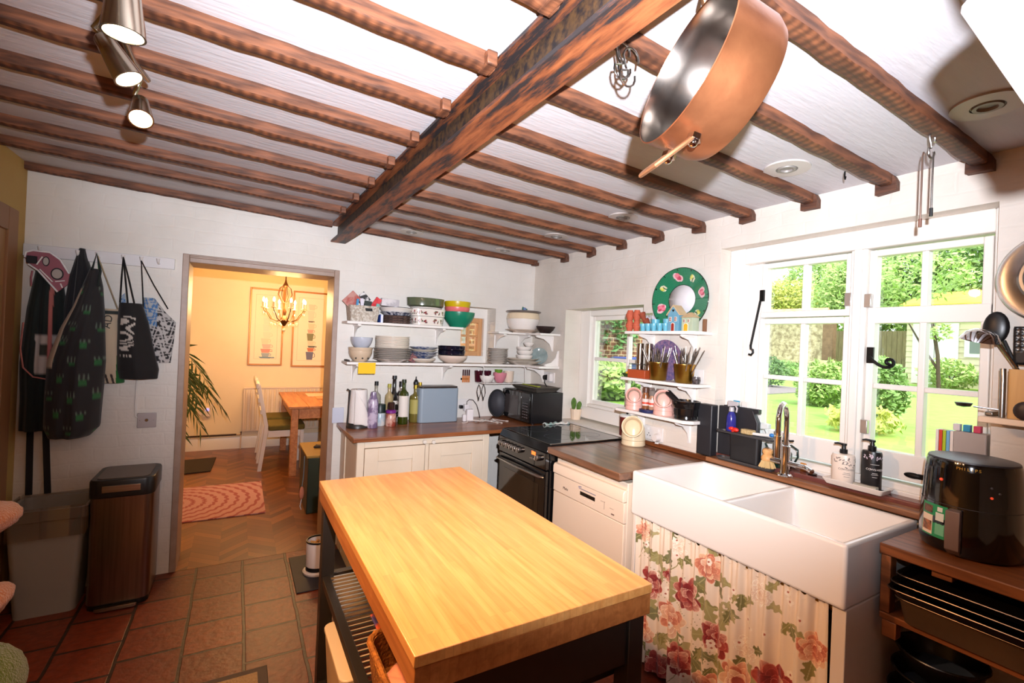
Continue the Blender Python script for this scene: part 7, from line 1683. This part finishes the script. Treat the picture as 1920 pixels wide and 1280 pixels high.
def chair(c, rz, label):
    t = thing('dining_chair', label, 'dining chair', (0, 0, 0), 'white dining chairs')
    # built facing +X at the origin, back at x=-.21
    for y in (-.2, .17):
        b = B(); b.loft([[(-.215 - u, y, z), (-.175 - u, y, z), (-.175 - u, y + .03, z), (-.215 - u, y + .03, z)] for u, z in ((.05, 0), (.0, .43), (.0, .5), (.09, .95))]); b.ob('leg', CHW, t, bevel=.003)
        b = B(); b.loft([[(.15 + g, y, z), (.19, y, z), (.19, y + .03, z), (.15 + g, y + .03, z)] for g, z in ((.012, 0), (0, .44))]); b.ob('leg', CHW, t, bevel=.003)
    b = B(); b.box(-.174, -.2, .37, .149, -.18, .44); b.box(-.174, .18, .37, .149, .2, .44); b.box(.16, -.169, .37, .18, .169, .44); b.box(-.2, -.169, .37, -.18, .169, .44); b.ob('frame', CHW, t)
    B().prism(rrect(-.17, -.205, .2, .205, .03), 'z', .4405, .50).ob('seat', OLV, t, bevel=.012)
    for z in (.62, .75): B().box(-.235 - (z - .5) * .2, -.169, z, -.215 - (z - .5) * .2, .169, z + .05).ob('back_rail', CHW, t, bevel=.004)
    B().box(-.31, -.205, .90, -.275, .205, .97).ob('top_rail', CHW, t, bevel=.012)
    t.location = c; t.rotation_euler = (0, 0, rz); return t
ch = chair((-1.80, 2.42, 0.001), 0, 'white dining chair with olive seat, nearest the doorway at the pine table')
dup(ch, (-1.80, 2.98, 0.001), 'white dining chair behind the nearest one, half hidden by it', 0)
dup(ch, (-1.05, 2.80, 0.001), 'white dining chair across the pine table, only a corner showing', PI)
# radiator, pipe, skirting already in the shell
RAD = mat('radiator_white', (236, 216, 188), .4)
t = thing('radiator', 'white ribbed panel radiator on the far dining room wall', 'radiator', (-1.5, 3.44, .2))
B().box(-2.21, 3.445, .22, -.6, 3.475, .8).ob('panel', RAD, t, bevel=.006)
b = B()
for k in range(29): b.tube([(-2.175 + k * .055, 3.44, .25), (-2.175 + k * .055, 3.436, .28), (-2.175 + k * .055, 3.436, .74), (-2.175 + k * .055, 3.44, .77)], .014, 8)
b.ob('ribs', RAD, t)
B().box(-2.21, 3.43, .785, -.6, 3.47, .802).ob('top_grille', RAD, t, bevel=.002)
t = thing('heating_pipe', 'dark heating pipe running along the wall above the baseboard', 'pipe', (-2.8, 3.47, .19)); B().tube([(-3.39, 3.468, .185), (-2.27, 3.468, .185)], .012, 10).ob('pipe', mat('pipe_dark', (62, 40, 26), .5, .3), t)
B().tube([(-2.27, 3.468, .185), (-2.22, 3.46, .185), (-2.22, 3.455, .225)], .013, 10).ob('valve', CHROME, t); B().cyl((-2.22, 3.46, .0), (-2.22, 3.46, .17), .008, n=10).ob('riser', mat('pipe_paint', (226, 200, 170), .5), t)
# framed prints: tall mats with little stacks of cups
GF = mat('gilt_frame', (176, 112, 50), .35, .5)
def frame(x0, x1, z0, z1, label, cups):
    t = thing('framed_picture', label, 'picture', ((x0 + x1) / 2, 3.49, z0)); w = .02; y = 3.499
    b = B(); b.box(x0, y - .022, z0, x0 + w, y, z1); b.box(x1 - w, y - .022, z0, x1, y, z1); b.box(x0 + w, y - .022, z0, x1 - w, y, z0 + w); b.box(x0 + w, y - .022, z1 - w, x1 - w, y, z1); b.ob('frame', GF, t, bevel=.003)
    B().box(x0 + w, y - .008, z0 + w, x1 - w, y, z1 - w).ob('mount', mat('mount_cream', (238, 222, 196), .6), t)
    b = B(); i = .05; q = x0 + w + i, x1 - w - i, z0 + w + i * 1.3, z1 - w - i * 1.3
    for a in ((q[0], q[2], q[1], q[2] + .003), (q[0], q[3] - .003, q[1], q[3]), (q[0], q[2], q[0] + .003, q[3]), (q[1] - .003, q[2], q[1], q[3])): b.box(a[0], y - .009, a[1], a[2], y - .0082, a[3])
    b.ob('mount_line', mat('mount_line', (206, 170, 140), .6), t)
    xc = (x0 + x1) / 2
    for k, (z, wd, h, col, dx) in enumerate(cups):
        b = B(); b.prism([(xc + dx - wd * .36, z), (xc + dx + wd * .36, z), (xc + dx + wd * .5, z + h), (xc + dx - wd * .5, z + h)], 'y', y - .0096, y - .0083); b.tube([(xc + dx + wd * .42, y - .009, z + h * .3), (xc + dx + wd * .68, y - .009, z + h * .4), (xc + dx + wd * .66, y - .009, z + h * .75), (xc + dx + wd * .48, y - .009, z + h * .85)], .004, 5)
        b.ob('painted_cup', mat('cup_%d_%d_%d' % col, col, .6), t)
frame(-2.183, -1.776, 1.086, 2.112, 'left tall gilt framed print of stacked pastel cups in the dining room', [(1.18, .16, .02, (110, 140, 160), 0), (1.20, .10, .05, (150, 164, 176), 0), (1.255, .12, .05, (206, 140, 130), 0), (1.31, .11, .06, (214, 180, 170), .01), (1.375, .1, .07, (226, 206, 180), -.01), (1.45, .1, .08, (230, 214, 190), .01), (1.54, .09, .09, (232, 216, 194), 0), (1.64, .1, .08, (230, 214, 192), .01)])
frame(-1.666, -1.202, 1.072, 2.112, 'right tall gilt framed print of stacked dark cups in the dining room', [(1.17, .10, .11, (100, 104, 130), 0), (1.285, .09, .05, (190, 110, 80), .01), (1.34, .10, .025, (90, 96, 90), .02), (1.37, .09, .06, (220, 200, 170), .01), (1.435, .09, .10, (120, 120, 84), 0), (1.54, .08, .05, (206, 160, 140), 0), (1.595, .09, .08, (222, 200, 170), .01), (1.69, .07, .02, (110, 100, 90), 0), (1.72, .09, .13, (228, 206, 184), 0), (1.86, .09, .08, (226, 200, 176), .01)])
# chandelier
CHM = mat('antique_bronze', (96, 58, 26), .4, .7); CRY = mat('crystal_drop', (246, 226, 186), .1, coat=.6); FLM = mat('candle_bulb', (255, 232, 180), .4, emit=(255, 206, 130), estr=38)
t = thing('chandelier', 'antique bronze chandelier with lit candle bulbs and crystal drops', 'chandelier', (-1.865, 2.2, 2.4)); x, y = -1.865, 2.2
B().tube([(x, y, 2.419), (x, y, 2.12)], .006, 8).ob('chain', CHM, t)
B().lathe([(0, 1.60), (.012, 1.605), (.03, 1.63), (.045, 1.665), (.03, 1.70), (.012, 1.72), (.02, 1.76), (.008, 1.80), (.008, 2.02), (.03, 2.05), (.012, 2.09), (.006, 2.12), (0, 2.12)], (x, y, 0), 20).ob('stem', CHM, t)
for k in range(8):
    a = 2 * PI * k / 8 + .2; c, s = math.cos(a), math.sin(a); P = lambda r, z: (x + r * c, y + r * s, z)
    am = B().tube([P(.02, 1.68), P(.08, 1.655), P(.14, 1.68), P(.175, 1.735), P(.205, 1.76), P(.215, 1.79)], .005, 8).ob('arm', CHM, t)
    B().lathe([(0, 0), (.024, .004), (.026, .01), (.012, .014), (.012, .065), (0, .065)], P(.215, 1.79), 14).ob('candle', mat('candle_cream', (240, 214, 160), .5), am)
    B().lathe([(0, 0), (.009, .006), (.013, .02), (.009, .038), (0, .055)], P(.215, 1.8556), 12).ob('bulb', FLM, am)
    B().tube([P(.01, 2.06), P(.06, 2.02), P(.075, 1.95), P(.04, 1.88), P(.012, 1.86)], .0035, 6).ob('scroll', CHM, t)
    b = B()
    for q, z in ((.215, 1.755), (.14, 1.645), (.10, 1.63)): b.lathe([(0, 0), (.007, .018), (.004, .028), (0, .034)], (P(q, 0)[0], P(q, 0)[1], z - .035), 6)
    b.ob('crystal_drops', CRY, t)
B().sph((x, y, 1.56), (.017, .017, .02), 10, 8).ob('crystal_ball', CRY, t); B().cyl((x, y, 1.578), (x, y, 1.602), .0015, n=6).ob('ball_wire', CHM, t)
# palm in the left corner
LEAF = mat('palm_green', (58, 78, 26), .5, col2=(84, 98, 38), nscale=8)
t = thing('potted_palm', 'potted palm with arching fronds at left beyond the doorway', 'palm', (-3.0, 1.62, 0))
B().lathe([(0, 0.002), (.12, 0.002), (.16, .28), (.15, .28), (.12, .26), (0, .26)], (-3.0, 1.62, 0), 28).ob('pot', mat('palm_pot', (90, 74, 60), .6), t)
rr = random.Random(14)
for k in range(13):
    a = rr.uniform(-1.1, 1.3) if k < 9 else rr.uniform(1.5, 4.6); L = rr.uniform(.42, .62) if k < 9 else rr.uniform(.25, .34); h0 = rr.uniform(.75, 1.28); b = B(); pts = []
    for q in range(15):
        u = q / 14; r = .02 + L * u; z = .28 + (h0 - .28) * min(1, u * 2.1) ** .6 + .16 * math.sin(u * PI) - .2 * u * u; pts.append(Vector((-3.0 + r * math.cos(a), 1.62 + r * math.sin(a), z)))
    b.tube(pts, [.006 - .004 * i / 14 for i in range(15)], 5)
    sd_ = Vector((-math.sin(a), math.cos(a), 0))
    for q in range(4, 15):
        for s in (-1, 1):
            p = pts[q]; fw = (pts[q] - pts[q - 1]).normalized(); LL = .19 * math.sin(min(1, (q - 2) / 9) * PI * .6 + .3)
            tip = p + (sd_ * s * .75 + fw * .75).normalized() * LL + Vector((0, 0, -.07 * rr.uniform(.5, 1.4))); md = (p + tip) / 2 + Vector((0, 0, .018)); wv = fw.cross(sd_ * s).normalized().cross((tip - p).normalized()) * .011
            b.add([p, md + wv, tip, md - wv], [(0, 1, 2), (0, 2, 3)])
    b.ob('frond', LEAF, t, smooth=0)
# extender, mats, rug, green box
t = thing('wifi_extender', 'white plug-in extender with two aerials on the dining wall', 'extender', (-2.60, 3.47, .5))
B().box(-2.64, 3.455, .43, -2.56, 3.499, .55).ob('body', mat('extender_white', (236, 220, 206), .4), t, bevel=.008); B().sph((-2.60, 3.454, .52), (.02, .004, .02), 12, 8).ob('light', mat('extender_light', (190, 190, 236), .4, emit=(150, 150, 255), estr=1.2), t)
for s in (-1, 1): B().tube([(-2.60 + s * .035, 3.48, .55), (-2.60 + s * .075, 3.48, .61)], .005, 8).ob('aerial', mat('extender_white', (236, 220, 206)), t)
tag(B().box(-2.70, 3.49, .45, -2.645, 3.499, .52).ob('wall_socket', mat('socket_cream', (232, 214, 196), .4), bevel=.002), 'white wall socket partly behind the plug-in extender', 'socket')
tag(B().prism([(-2.92, 2.35), (-2.50, 2.40), (-2.47, 3.02), (-2.90, 2.98)], 'z', .0015, .012).ob('floor_mat', mat('dark_mat', (44, 36, 32), .9)), 'dark plain mat on the parquet by the palm', 'mat')
nu = nv = 260
def rugc(u, v):
    x, y = u * .95, v * 1.0; r = math.hypot(x - .22, y - .5); a = math.atan2(y - .5, x - .22)
    s = math.sin(r * 75) + .9 * math.sin(a * 30 + r * 40) * math.sin(r * 150)
    return (164, 92, 94) if s > .3 else (194, 146, 142)
b = B(); b.grid(lambda u, v: (-2.99 + .95 * u, .885 - .02 * (u) + .96 * v, .009), nu, nv, rugc)
tag(b.ob('rug', mat('pink_rug', (206, 150, 140), .95, attr=True), solid=.007, smooth=0), 'pink and red round-patterned rug on the parquet floor', 'rug')
t = thing('green_box', 'dark green wooden box with mustard lid just beyond the doorway', 'box', (-1.5, .95, 0)); B().box(-1.745, .70, .002, -1.30, 1.25, .475).ob('body', mat('box_green', (24, 40, 26), .4), t, bevel=.006); B().box(-1.76, .69, .4755, -1.29, 1.26, .495).ob('lid', mat('mustard_lid', (150, 116, 40), .5), t, bevel=.004)
tag(B().tube([(-1.66, .98, .506), (-1.62, .95, .512), (-1.60, .99, .508), (-1.64, 1.03, .506)], .012, 8, closed=True).ob('dark_strap', mat('dark_leather', (50, 38, 34), .6)), 'coiled dark strap lying on the mustard box lid', 'strap')
t = thing('hanging_toy', 'little pink toy on strings hung from the green box side', 'toy', (-1.78, .80, .2)); b = B(); b.sph((-1.775, .79, .16), (.02, .02, .055), 12, 8); b.ob('body', mat('toy_pink', (206, 130, 100), .8), t)
B().tube([(-1.775, .79, .215), (-1.765, .80, .30), (-1.762, .81, .47)], .003, 6).ob('string', mat('toy_blue', (110, 140, 150), .7), t); B().tube([(-1.775, .79, .105), (-1.785, .785, .05), (-1.775, .78, .02)], .004, 6).ob('tail', mat('toy_white', (206, 206, 206), .7), t)
# ------------------------------------------------------------------ garden
GZ = .70
GRASS = mat('lawn', (128, 172, 66), .9, col2=(146, 188, 84), nscale=6, namt=.9, bump=.3, bscale=40)
lawn = B().box(.36, -30, GZ - .3, 60, 40, GZ).ob('lawn', GRASS, at=(0, 0, 0)); struct(lawn); lawn.name = 'ground_lawn'
def foliage(b, c, r, n, size, seed, squash=1.0, shell=.55):
    q = random.Random(seed)
    for _ in range(n):
        th = q.uniform(0, 2 * PI); cz = q.uniform(-1, 1); sr = math.sqrt(1 - cz * cz); k = shell + (1 - shell) * q.random() ** .5
        lump = 1 + .18 * math.sin(5 * th + seed) * math.cos(4 * cz + seed)
        p = Vector((c[0] + r[0] * k * lump * sr * math.cos(th), c[1] + r[1] * k * lump * sr * math.sin(th), c[2] + r[2] * k * lump * cz))
        a = Vector((q.gauss(0, 1), q.gauss(0, 1), q.gauss(0, 1))).normalized(); bb = a.orthogonal().normalized(); s = size * q.uniform(.6, 1.3)
        b.add([p - a * s, p + bb * s * .5, p + a * s, p - bb * s * .5], [(0, 1, 2, 3)])
    return b
LV = {'light': mat('leaf_light', (156, 190, 98), .6, col2=(182, 208, 124), nscale=1.5, sss=.0), 'mid': mat('leaf_mid', (112, 152, 74), .6, col2=(146, 182, 100), nscale=1.2), 'dark': mat('leaf_dark', (74, 108, 58), .6, col2=(108, 142, 78), nscale=1.2), 'yellow': mat('leaf_yellow', (206, 202, 92), .6, col2=(176, 196, 96), nscale=1.5), 'ivy': mat('leaf_ivy', (70, 120, 60), .5, col2=(110, 160, 90), nscale=3)}
BARK = mat('bark', (86, 72, 58), .9, col2=(62, 52, 44), nscale=12)
def bush(x, y, r, h, col, n, size, label, seed, group=None, trunk=True):
    t = thing('garden_bush', label, 'bush', (x, y, GZ), group)
    foliage(B(), (x, y, GZ + h / 2), (r, r, h / 2), n, size, seed).ob('foliage', LV[col], t, smooth=0)
    b = B(); q = random.Random(seed)
    for k in range(5):
        a = q.uniform(0, 2 * PI); b.tube([(x, y, GZ), (x + r * .3 * math.cos(a), y + r * .3 * math.sin(a), GZ + h * .5)], .015, 5)
    b.ob('stems', BARK, t)
def tree(x, y, h, r, col, n, size, label, seed, crown=.6, group=None):
    t = thing('garden_tree', label, 'tree', (x, y, GZ), group); q = random.Random(seed); b = B()
    for k in range(6):
        a = 2 * PI * k / 6 + q.uniform(-.3, .3); rr_ = r * q.uniform(.3, .55); cz = GZ + h * (1 - crown / 2) + q.uniform(-.25, .25) * h * crown
        foliage(b, (x + rr_ * math.cos(a), y + rr_ * math.sin(a), cz), (r * .62, r * .62, h * crown * .36), n // 7, size, seed + k)
    foliage(b, (x, y, GZ + h * (1 - crown / 2)), (r * .8, r * .8, h * crown * .5), n // 7, size, seed + 9)
    b.ob('crown', LV[col], t, smooth=0)
    B().tube([(x, y, GZ - .02), (x + .1, y, GZ + h * .4), (x, y + .1, GZ + h * .75)], [r * .09, r * .07, r * .04], 8).ob('trunk', BARK, t)
# weatherboarded outbuilding
SHB = mat('shed_board', (226, 216, 184), .6); SHD = mat('shed_door', (240, 240, 240), .5)
t = thing('outbuilding', 'cream weatherboarded outbuilding with big white doors across the lawn', 'outbuilding', (18.6, .5, GZ))
X0 = 18.0; ya, yb = 3.75, -6.0
B().box(X0 + .05, yb, GZ, X0 + 4, ya, GZ + 2.6).ob('wall', SHB, t)
b = B()
for k in range(14): b.prism([(X0 + .049, GZ + k * .19), (X0, GZ + k * .19), (X0 + .03, GZ + k * .19 + .186), (X0 + .049, GZ + k * .19 + .186)], 'y', yb, ya)
b.ob('weatherboards', SHB, t, smooth=0)
B().box(X0 - .06, 2.35, GZ + .05, X0 - .005, 3.55, GZ + 2.5).ob('door', SHD, t); B().box(X0 - .061, 2.94, GZ + .05, X0 - .065, 2.96, GZ + 2.5).ob('door_gap', mat('gap_grey', (150, 150, 146), .6), t)
w_ = B(); w_.box(X0 - .05, 1.65, GZ + 1.0, X0 - .005, 2.2, GZ + 1.75); w_ = w_.ob('window', SHD, t); B().box(X0 - .06, 1.78, GZ + 1.12, X0 - .051, 2.07, GZ + 1.63).ob('pane', mat('pane_grey', (120, 132, 128), .2), w_)
b = B(); b.prism([(X0 - .3, GZ + 2.62), (X0 + 2, GZ + 3.25), (X0 + 4.3, GZ + 2.62), (X0 + 4.3, GZ + 2.72), (X0 + 2, GZ + 3.37), (X0 - .3, GZ + 2.72)], 'y', yb - .2, ya + .2); b.ob('roof', mat('mossy_roof', (206, 186, 50), .8, col2=(226, 206, 84), nscale=3), t)
# flint garden wall with coping, board fence
t = thing('garden_wall', 'rubble flint garden wall with terracotta coping at the left of view', 'garden wall', (14, 8.0, GZ))
FL = mat('flint', (226, 206, 172), .8, col2=(150, 132, 104), nscale=7, namt=.6, bump=1.0, bscale=10)
b = B(); b.m = Matrix.Translation((17, 8.35, GZ)) @ Matrix.Rotation(math.radians(8), 4, 'Z'); b.box(-.2, -2.3, 0, .2, 6.5, 2.35); b.ob('stonework', FL, t)
b = B(); b.m = Matrix.Translation((17, 8.35, GZ)) @ Matrix.Rotation(math.radians(8), 4, 'Z'); b.prism([(-.4, 2.36), (0, 2.72), (.4, 2.36)], 'y', -2.4, 6.6); b.ob('coping', mat('coping_clay', (206, 140, 96), .8, col2=(226, 186, 150), nscale=5), t)
b = B(); b.m = Matrix.Translation((17, 8.35, GZ)) @ Matrix.Rotation(math.radians(8), 4, 'Z'); b.box(-.28, -2.65, 0, .1, -2.31, 2.4); b.ob('pier', mat('pier_brick', (150, 118, 92), .8, col2=(110, 86, 66), nscale=6), t)
FN = wood('fence_grey', (118, 108, 82), (150, 140, 104), 'z', 3, .8)
t = thing('board_fence', 'weathered grey green board fence between the wall and outbuilding', 'fence', (19, 4.2, GZ))
for k in range(22): B().box(19.0, 3.9 + k * .165, GZ, 19.03, 4.055 + k * .165, GZ + 1.9).ob('board', FN, t)
for z in (.4, 1.5): B().box(19.032, 3.9, GZ + z, 19.08, 7.5, GZ + z + .1).ob('rail', FN, t)
tag(B().prism([(6.6, 2.0), (9.6, 2.3), (10.4, 5.2), (6.9, 3.6)], 'z', GZ, GZ + .02).ob('gravel_bed', mat('gravel', (150, 140, 136), .9, col2=(110, 104, 104), nscale=40)), 'grey bare earth bed at left of the lawn', 'flower bed')
bush(6.1, .56, .40, .74, 'light', 2400, .05, 'bright leafy bush seen low through the left casement', 3)
bush(4.7, -.78, .30, .84, 'mid', 2200, .045, 'dense green bush left of the lawn in the right casement', 4); bush(3.7, -1.05, .34, .3, 'yellow', 700, .04, 'low yellow green plant at the foot of the dense bush', 8)
bush(15.0, 3.6, .75, .95, 'light', 1600, .07, 'rounded pale bush in front of the board fence', 5)
bush(14.6, 6.0, .9, .6, 'mid', 1200, .08, 'leafy border plants along the flint wall', 6); bush(15.7, 9.0, .75, 2.4, 'ivy', 2200, .09, 'tall grey green shrub against the flint wall', 7)
bush(17.0, 2.3, .7, .9, 'light', 1700, .07, 'low green planting at the foot of the white doors', 9); bush(16.9, .9, .7, .7, 'mid', 1400, .07, 'low green planting below the outbuilding window', 10); bush(9.2, 3.4, .45, .8, 'dark', 700, .06, 'small twiggy shrub on the bare earth bed', 12)
t = thing('garden_tree', 'small forked tree with bare trunk in front of the white doors', 'tree', (16.2, 2.35, GZ)); b = B(); TY = 2.25
b.tube([(16.2, TY, GZ), (16.2, TY + .05, GZ + 1.0), (16.2, TY + .24, GZ + 2.2), (16.2, TY + .36, GZ + 3.2)], [.055, .05, .042, .03], 8); b.tube([(16.2, TY + .02, GZ + .55), (16.2, TY + .45, GZ + 1.3), (16.2, TY + .8, GZ + 2.0)], [.036, .03, .02], 8); b.ob('trunk', BARK, t)
b = B(); foliage(b, (16.2, TY + .02, GZ + 1.75), (.25, .3, .3), 120, .08, 2); foliage(b, (16.2, TY + .6, GZ + 3.5), (.9, 1.4, .75), 1200, .09, 3); foliage(b, (16.2, TY + 1.7, GZ + 2.9), (.5, .8, .7), 600, .09, 4); b.ob('foliage', LV['light'], t, smooth=0)
tree(23, 7.4, 5.8, 2.1, 'light', 9000, .12, 'pale leafy tree behind the board fence', 21, .75)
tree(24.5, 5.2, 8.6, 2.9, 'mid', 10000, .14, 'tall green tree behind the outbuilding, in the middle of the right window', 31, .75); tree(29, 2.0, 11, 3.6, 'dark', 11000, .15, 'darkest tall tree behind the outbuilding at right', 41, .8)
tree(25, 12.5, 4.9, 2.3, 'yellow', 6000, .12, 'yellowish tree beyond the flint wall', 51, .6); tree(45, 20.5, 11, 3.6, 'light', 7000, .2, 'distant pale tree in the left window against white sky', 61, .7); tree(42, 26, 9, 3, 'mid', 6000, .18, 'farthest green tree at the left edge of the left window', 71, .7)
tag(B().lathe([(0, 0), (.28, 0), (.34, .35), (.36, .45), (.3, .52), (0, .55)], (16.6, 4.2, GZ), 24).ob('garden_tub', mat('pale_tub', (120, 126, 130), .4)), 'rounded grey covered tub by the board fence', 'tub')
# old brick wall with creeper outside the small window, and blue bins
def brick_mat():
    m = bpy.data.materials.new('old_brick'); m.use_nodes = True; nt = m.node_tree; L = nt.links; b = nt.nodes['Principled BSDF']; tc = nt.nodes.new('ShaderNodeTexCoord'); sp = nt.nodes.new('ShaderNodeSeparateXYZ'); cb = nt.nodes.new('ShaderNodeCombineXYZ')
    L.new(tc.outputs['Object'], sp.inputs[0]); L.new(sp.outputs['X'], cb.inputs['X']); L.new(sp.outputs['Z'], cb.inputs['Y'])
    br = nt.nodes.new('ShaderNodeTexBrick'); br.inputs['Scale'].default_value = 1; br.inputs['Brick Width'].default_value = .15; br.inputs['Row Height'].default_value = .085; br.inputs['Mortar Size'].default_value = .009
    br.inputs['Color1'].default_value = lin((150, 92, 66)); br.inputs['Color2'].default_value = lin((112, 84, 62)); br.inputs['Mortar'].default_value = lin((200, 180, 140)); L.new(cb.outputs[0], br.inputs['Vector']); L.new(br.outputs['Color'], b.inputs['Base Color']); b.inputs['Roughness'].default_value = .85
    return m
t = thing('brick_wall', 'old brick boundary wall with creeper outside the small window', 'brick wall', (5, 3.6, GZ)); B().box(.4, 3.6, GZ, 7.0, 3.9, GZ + 2.9).ob('brickwork', brick_mat(), t)
b = B()
for k in range(22):
    q = random.Random(k); foliage(b, (q.uniform(2.4, 6.2), 3.52, GZ + q.uniform(.2, 2.6)), (.42, .1, .34), 80, .075, k + 100)
foliage(b, (4.2, 3.4, GZ + 2.0), (2.4, .3, .4), 900, .075, 300); b.ob('creeper', LV['ivy'], t, smooth=0)
BBL = mat('bin_blue', (40, 56, 110), .5)
for k, (x, y) in enumerate(((3.85, 2.75), (4.55, 2.95), (5.3, 2.8))):
    t = thing('garden_tub', ['nearest', 'middle', 'farthest'][k] + ' dark blue plastic tub in front of the brick wall', 'tub', (x, y, GZ), 'blue garden tubs')
    B().loft([[(p[0], p[1], z) for p in rrect(x - .22 + g, y - .22 + g, x + .22 - g, y + .22 - g, .04)] for z, g in ((GZ, .05), (GZ + .6, 0), (GZ + .6, .02), (GZ + .05, .06))]).ob('body', BBL, t); B().loft([[(p[0], p[1], z) for p in rrect(x - .24 + g, y - .24 + g, x + .24 - g, y + .24 - g, .04)] for z, g in ((GZ + .601, 0), (GZ + .64, 0), (GZ + .66, .06))]).ob('lid', mat('bin_blue_lid', (62, 82, 150), .5), t)
bush(2.75, 2.15, .5, .62, 'light', 1300, .08, 'bright broad leaved plant just outside the small window', 15); bush(3.3, 1.75, .35, .4, 'light', 500, .07, 'low bright plant right of the broad leaved one outside', 16)
FLASH = 510; FUP = .32; FANG = 114; SKY = 3.4; SUN = 4.0; CHAND = 70; EXPO = 0.0
TRACK = (36, 88, 40, 24)
# ------------------------------------------------------------------ camera
cam = bpy.data.cameras.new('camera'); co = bpy.data.objects.new('camera', cam); COL.objects.link(co)
cam.sensor_width = 36; cam.lens = 881.34 / 1920 * 36; cam.clip_start = .02; cam.clip_end = 300
CP = Vector((-2.2945, -3.5821, 1.5194))
CX = Vector((0.86363, -0.50232, 0.04267)); CYf = Vector((0.50262, 0.86450, 0.0040)); CZ = Vector((-0.03890, 0.01799, 0.99908))
mw = Matrix.Identity(4)
for i in range(3): mw[i][0] = CX[i]; mw[i][1] = CZ[i]; mw[i][2] = -CYf[i]; mw[i][3] = CP[i]
co.matrix_world = mw; S.camera = co
# ------------------------------------------------------------------ lights
def light(name, kind, loc, energy, col, size=.05, aim=None, angle=None, blend=.5):
    l = bpy.data.lights.new(name, kind); l.energy = energy; l.color = col
    if kind in ('POINT', 'SPOT'): l.shadow_soft_size = size
    o = bpy.data.objects.new(name, l); COL.objects.link(o); o.location = loc
    if aim is not None: o.rotation_euler = (Vector(aim) - Vector(loc)).to_track_quat('-Z', 'Y').to_euler()
    if kind == 'SPOT': l.spot_size = math.radians(angle); l.spot_blend = blend
    return o
WARM = (1.0, .56, .22)
# the camera's own flash, on its hot shoe: bulb above the lens, thrown slightly up
fl = CP + CZ * .125 + CX * .06
light('camera_flash', 'SPOT', fl, FLASH, (.88, .91, 1.0), .012, fl + CYf + CZ * FUP + CX * .05, FANG, .8)
# daylight
W = bpy.data.worlds.new('sky'); S.world = W; W.use_nodes = True; nt = W.node_tree
bg = nt.nodes['Background']; bg.inputs['Color'].default_value = (.86, .93, 1.0, 1); bg.inputs['Strength'].default_value = SKY
sun = light('sun', 'SUN', (6, -6, 8), SUN, (1.0, .95, .86), aim=(7.2, 0, 0)); sun.data.angle = math.radians(8)
# dining room chandelier glow and the other kitchen lamps
for k, (p_, d_, r_, L_) in enumerate(HEADS):
    p_ = Vector(p_); d_ = Vector(d_).normalized()
    light('track_spot', 'SPOT', p_ + d_ * .012, TRACK[k], (1.0, .52, .23), .03, p_ + d_, (150, 130, 130, 150)[k], .9)
light('chandelier_glow', 'POINT', (-1.86, 2.2, 1.86), CHAND, (1.0, .60, .27), .16)
S.view_settings.view_transform = 'Standard'; S.view_settings.look = 'None'; S.view_settings.gamma = 1
S.view_settings.use_curve_mapping = False; S.view_settings.exposure = EXPO
S.cycles.use_denoising = True
S.cycles.max_bounces = 8; S.cycles.transparent_max_bounces = 24; S.cycles.sample_clamp_indirect = 6
S.cycles.caustics_reflective = False; S.cycles.caustics_refractive = False
for o in list(bpy.data.objects):
    if '_o' in o: del o['_o']
